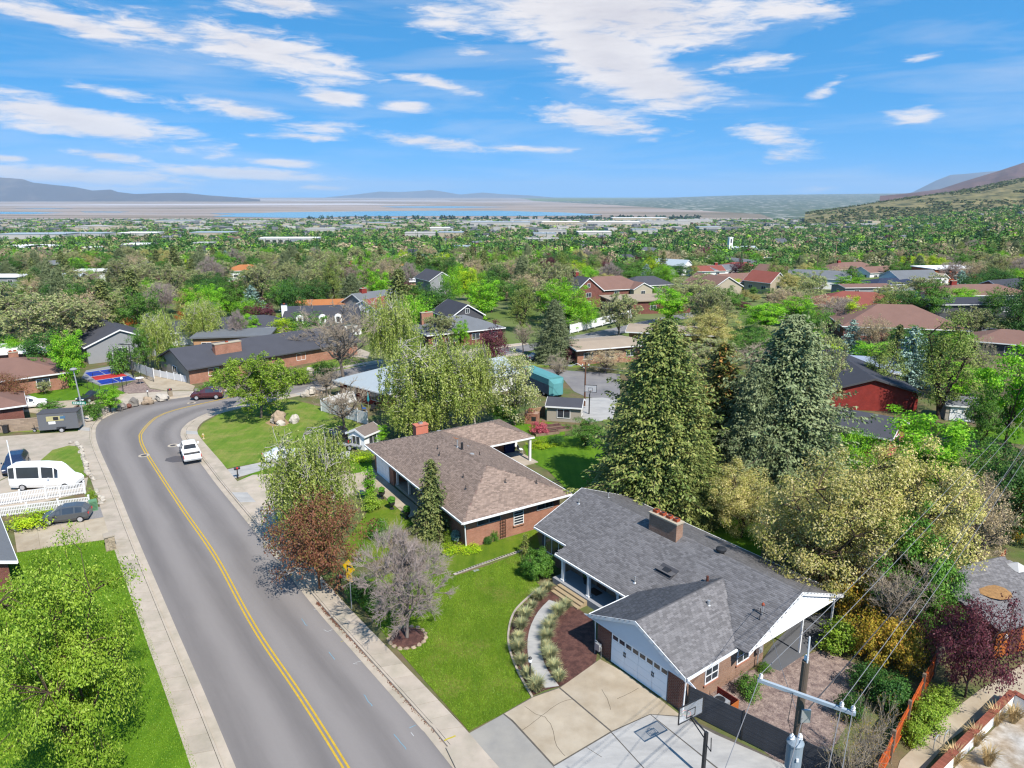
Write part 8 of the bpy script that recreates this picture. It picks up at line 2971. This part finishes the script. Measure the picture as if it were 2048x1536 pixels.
for o in FARH:
 px = P(o.location)[0]
 b_ = min(LONGB, key=lambda q: math.hypot((q[0] - px) / 3, G(q[0], q[1], 0).y / 8 - o.location.y / 8))
 wd = {'wall white': 'white', 'wall cream': 'cream', 'wall grey': 'pale grey', 'wall far tan': 'tan', 'brick dark red': 'dark brick'}[o.data.materials[0].name]
 rf = {'roof grey': 'grey', 'roof rose brown': 'rose brown', 'roof charcoal': 'charcoal', 'roof tan': 'tan', 'roof white metal': 'white', 'wall white': 'white'}[o.data.materials[1].name]
 nm_.setdefault(f'{wd} house with {rf} roof near the ' + ' '.join(b_[5].split()[:4]), []).append((px, o))
for s_, rows in nm_.items():
 rows.sort(key=lambda r: r[0])
 for i, (_p, o) in enumerate(rows):
  tag(o, s_ + ('' if len(rows) == 1 else ', ' + (ORD[i] if i < 12 else 'further along')), 'house', 'far houses in the valley town')
far_woods('woods', 500, 1150, 3900, 84, .20, (7, 13), (9, 15), 3, .8, AV)
far_woods('woods', 330, 640, 620, 230, .12, (7, 12), (7.5, 12.5), 9, .8, AV)
far_woods('woods', 1150, 2400, 6800, 36, .30, (7, 12), (8, 14), 4, .9, AV)
far_woods('woods', 2400, 4700, 10500, 16, .46, (8, 14), (13, 24), 6, .9, AV)
rng = np.random.default_rng(15)
b = MB()
for i in range(1100):
 y = 1900 + 2700 * rng.random() ** .8
 x = rng.uniform(-.76, .5) * y
 w, d_, h_ = rng.uniform(14, 40), rng.uniform(10, 22), rng.uniform(7, 13)
 z = float(T(x, y))
 b.m = Matrix.Translation((x, y, z)) @ Matrix.Rotation(rng.uniform(-.6, .6), 4, 'Z')
 b.box(-w / 2, w / 2, -d_ / 2, d_ / 2, -2, h_, int(rng.integers(3)))
tag(b.build('town_buildings', [WFAR, W_CREAM, R_MID]), kind='stuff')
# ------------------------------------------------------------------ flats, lake, far plain, hills
def flats_mat():
 m = bpy.data.materials.new('mud flats')
 m.use_nodes = True
 t = NT(m.node_tree)
 b = t.n['Principled BSDF']
 b.inputs['Roughness'].default_value = .9
 b.inputs['Specular IOR Level'].default_value = .1
 tc = t.node('ShaderNodeTexCoord')
 v = t.mapping(tc.outputs['Object'], scale=(.00022, .0011, 1))
 n = t.noise(v, 1.0, 8, .62, .3)
 n2 = t.noise(t.mapping(tc.outputs['Object'], scale=(.00008, .00035, 1)), 1.0, 6, .6, .2)
 c = t.ramp(n, [(.36, A(128, 122, 100)), (.46, A(186, 168, 152)), (.55, A(206, 190, 180)), (.66, A(168, 156, 146))])
 c = t.mix(t.math('MULTIPLY', t.math('SUBTRACT', n2, .52), 6, clamp=True), c, A(226, 218, 220))
 t.link(c, b.inputs['Base Color'])
 return m
FLATS = flats_mat()
ZF = -128
q = lambda x, y, z: (x, y, z)
fl, ft = MB(), MB()
ys = [4750, 5200, 6200, 8000, 12000, 20000, 32000, 47000]
for a, b_ in zip(ys, ys[1:]):
 za, zb_ = float(T(0, a)) + 1.2, float(T(0, b_)) + 1.2
 ra, rb = (float(np.interp(k, [4750, 6200, 8000, 12000, 20000, 47000], [.36, .34, .24, .14, .03, .0])) for k in (a, b_))
 fl.poly([(-.9 * a, a, za), (ra * a, a, za), (rb * b_, b_, zb_), (-.9 * b_, b_, zb_)])
 if b_ < 25000:
  ft.poly([(ra * a, a, za - .4), (.95 * a, a, za - .4), (.95 * b_, b_, zb_ - .4), (rb * b_, b_, zb_ - .4)])
tag(fl.build('mud_flats', FLATS), kind='structure')
WATER = bpy.data.materials.new('lake water')
WATER.use_nodes = True
wb = WATER.node_tree.nodes['Principled BSDF']
wb.inputs['Base Color'].default_value = (*A(120, 190, 220), 1)
wb.inputs['Roughness'].default_value = .25
wb.inputs['Specular IOR Level'].default_value = .5
def lake(px, name='lake'):
 pts = [G(x, y, 2.4) for x, y in px]
 o = MB().poly([tuple(p) for p in pts][::-1]).build(name, WATER)
 o['kind'] = 'structure'
lake([(425, 433), (470, 428), (560, 424.5), (700, 423), (860, 421.5), (1000, 421.5), (1130, 425), (1205, 429), (1180, 431), (1050, 432), (860, 432), (700, 432.5), (640, 436), (540, 435)])
lake([(632, 437.6), (760, 436.5), (900, 437), (960, 438.5), (860, 441), (700, 441)])
lake([(-60, 423), (60, 424), (130, 425.5), (60, 428), (-60, 427.5)])
lake([(160, 423.2), (260, 423.4), (240, 424.8), (170, 424.6)])
lake([(420, 427), (512, 425.6), (512, 427.2), (440, 428.6)])
lake([(760, 413), (900, 412.4), (1020, 414), (900, 416), (790, 415)])
lake([(20, 416.4), (150, 416.6), (90, 417.8)])
lake([(250, 440), (300, 439.4), (300, 442), (255, 442.6)])
SALT = M('salt crust', A(236, 230, 232), var=.05, scale=.001)
for px in ([(-60, 398.6), (520, 399), (900, 401.2), (900, 402.2), (500, 400.4), (-60, 400.2)], [(120, 408.6), (700, 406.6), (880, 409), (600, 410.2), (200, 410)]):
 MB().poly([tuple(G(x, y, 2.0)) for x, y in px][::-1]).build('salt_crust', SALT)['kind'] = 'structure'
rng = np.random.default_rng(31)
V, Cc = [], []
for k in range(260):
 px = 600 + (1400 - 600) * rng.random() ** .75
 c = G(px, 440.5 + rng.normal() * .7 - max(0, (px - 1100) * .006), 0)
 w, h = rng.uniform(12, 40), rng.uniform(14, 34)
 bb = clump_tree(rng, 14, .5)
 V.append(np.stack([c.x + bb[..., 0] * w, c.y + bb[..., 1] * w, c.z + bb[..., 2] * h], -1))
 Cc.append(np.tile(np.append(np.array(L(52, 76, 62)), 1), (56, 1)))
V = np.concatenate(V).reshape(-1, 3)
link_mesh('shore_woods', np_mesh('shore_woods', V, np.arange(len(V)).reshape(-1, 4), TONE, col=np.concatenate(Cc)))['kind'] = 'stuff'
def town_mat():
 m = bpy.data.materials.new('far town')
 m.use_nodes = True
 t = NT(m.node_tree)
 b = t.n['Principled BSDF']
 b.inputs['Roughness'].default_value = .9
 tc = t.node('ShaderNodeTexCoord')
 v = t.mapping(tc.outputs['Object'], scale=(.004, .0016, .004))
 n = t.noise(v, 1.0, 6, .65)
 n2 = t.noise(t.mapping(tc.outputs['Object'], scale=(.012, .0030, .01)), 1.0, 3, .6)
 c = t.mix(n, L(34, 52, 40), L(84, 98, 74))
 c = t.mix(t.math('MULTIPLY', t.math('SUBTRACT', n2, .57), 14, clamp=True), c, A(236, 228, 220))
 t.link(c, b.inputs['Base Color'])
 return m
TOWN = town_mat()
tag(ft.build('plain', TOWN), kind='structure')
def ridge(name, pts, D, D0, mat, rough=.05, rows=18, zfoot=None, fn=None, back=1.25, seed=0, prof=1.25):
 """a rising slope whose crest shows along the given photo points at distance D"""
 xs = [p[0] for p in pts]
 cols = 150
 V = []
 for j in range(rows + 2):
  for i in range(cols):
   px = xs[0] + (xs[-1] - xs[0]) * i / (cols - 1)
   py = float(np.interp(px, xs, [p[1] for p in pts]))
   dr = pix_dir(px, py)
   if j <= rows:
    u = j / rows
    Y = D0 + (D - D0) * u
    zc = CAMH + D * dr.z / dr.y
    X = dr.x / dr.y * Y
    z0 = (float(T(X, D0)) if zfoot is None else zfoot) - 6
    nz = mnoise.fractal(Vector((px * .012 + seed, u * 2.2, seed)), 1, 2.1, 5)
    rid = 1 - abs(mnoise.noise(Vector((px * .03 + seed * 3 + u * .8, u * 1.1, 3))))
    h = (zc - z0) * (u ** prof) + (zc - z0) * rough * (nz * 1.5 + (rid - .8)) * u * (1.02 - u) * 4
    V.append((X, Y, z0 + h))
   else:
    Y = D * back
    V.append((dr.x / dr.y * Y, Y, (zfoot if zfoot is not None else ZF) - 60))
 n = cols
 qd = []
 for j in range(rows + 1):
  for i in range(cols - 1):
   k = j * n + i
   qd.append((k, k + 1, k + n + 1, k + n))
 o = link_mesh(name, np_mesh(name, np.array(V), np.array(qd), mat, smooth=True))
 o['kind'] = 'structure'
 return o
def hill_mat(name, c1, c2, c3, sc=.01, thr=.5, k=6):
 m = bpy.data.materials.new(name)
 m.use_nodes = True
 t = NT(m.node_tree)
 b = t.n['Principled BSDF']
 b.inputs['Roughness'].default_value = .95
 b.inputs['Specular IOR Level'].default_value = .05
 tc = t.node('ShaderNodeTexCoord')
 v = t.mapping(tc.outputs['Object'], scale=(sc, sc * .5, sc))
 n = t.noise(v, 1.0, 8, .68, .4)
 n2 = t.noise(v, .22, 5, .6)
 c = t.mix(t.math('MULTIPLY', t.math('SUBTRACT', n2, .35), 3, clamp=True), c1, c2)
 c = t.mix(t.math('MULTIPLY', t.math('SUBTRACT', n, thr), k, clamp=True), c, c3)
 t.link(c, b.inputs['Base Color'])
 return m
HILLG = hill_mat('hill grass', A(182, 168, 120), A(156, 150, 104), A(92, 100, 70), .02, .47, 7)
HILLP = hill_mat('hill heather', A(150, 120, 112), A(128, 104, 104), A(100, 96, 92), .004, .52, 5)
MTB = hill_mat('mountain rock', A(120, 118, 124), A(96, 98, 110), A(150, 140, 136), .0012, .55, 5)
ridge('hills', [(1050, 402.5), (1120, 401), (1250, 399), (1370, 394), (1500, 390), (1700, 388), (1830, 386.5), (2100, 384)], 24000, 9000, TOWN, .0, seed=2, prof=1.0)
HILLO = ridge('hills', [(1610, 428), (1660, 421), (1750, 406), (1830, 395), (1900, 386), (1960, 374), (2048, 354), (2160, 330)], 4700, 2700, HILLG, .12, seed=3, prof=1.3, rows=26)
ridge('mountain', [(1760, 392), (1830, 385), (1880, 378), (1930, 362), (1990, 344), (2048, 325), (2180, 296)], 9500, 5200, HILLP, .08, seed=4)
ridge('mountain', [(1800, 392), (1826, 384), (1870, 362), (1900, 350), (1940, 347), (1990, 342), (2120, 330)], 30000, 24000, MTB, .05, seed=6)
ridge('mountain', [(-120, 350), (-20, 354), (10, 355.5), (45, 358), (65, 365), (110, 370), (150, 374), (185, 381), (222, 379), (235, 384), (270, 388), (330, 386), (370, 386), (420, 391), (480, 395), (520, 399)], 21000, 18500, MTB, .06, zfoot=-128, seed=5)
ridge('mountain', [(560, 399), (640, 396), (720, 388), (760, 383), (800, 384), (840, 382), (862, 380), (885, 383), (920, 389), (965, 385), (1000, 388), (1060, 391), (1120, 396), (1180, 399)], 46000, 43500, MTB, .04, zfoot=-128, seed=7)
rng = np.random.default_rng(41)
hv = np.empty(len(HILLO.data.vertices) * 3, np.float32)
HILLO.data.vertices.foreach_get('co', hv)
hv = hv.reshape(-1, 3)[:150 * 26]
V, Cc = [], []
for k in range(2600):
 i = int(rng.integers(0, len(hv) - 152))
 if i % 150 == 149:
  continue
 u, w_ = rng.random(2)
 c = (hv[i] * (1 - u) + hv[i + 1] * u) * (1 - w_) + (hv[i + 150] * (1 - u) + hv[i + 151] * u) * w_
 if mnoise.noise(Vector((c[0] * .004, c[1] * .003, 9))) < .02 - .3 * (i < 150 * 6):
  continue
 w, h = rng.uniform(8, 26), rng.uniform(5, 12)
 bb = clump_tree(rng, 10, .6)
 V.append(np.stack([c[0] + bb[..., 0] * w, c[1] + bb[..., 1] * w, c[2] - 1 + bb[..., 2] * h], -1))
 Cc.append(np.tile(np.append(np.array(L(80, 92, 52)) * rng.uniform(.7, 1.2), 1), (40, 1)))
V = np.concatenate(V).reshape(-1, 3)
link_mesh('hill_shrubs', np_mesh('hill_shrubs', V, np.arange(len(V)).reshape(-1, 4), TONE, col=np.concatenate(Cc)))['kind'] = 'stuff'
# ------------------------------------------------------------------ the air
hz = MB().box(-44000, 44000, -400, 56000, -260, 960)
mh = bpy.data.materials.new('haze')
mh.use_nodes = True
t = NT(mh.node_tree)
t.n.clear()
o_ = t.node('ShaderNodeOutputMaterial')
pv = t.node('ShaderNodeVolumePrincipled')
pv.inputs['Color'].default_value = (.50, .68, .88, 1)
pv.inputs['Density'].default_value = HAZE
pv.inputs['Anisotropy'].default_value = 0.0
t.link(pv.outputs[0], o_.inputs['Volume'])
if HAZE > 0:
 hb = hz.build('haze', mh)
 hb['kind'] = 'stuff'
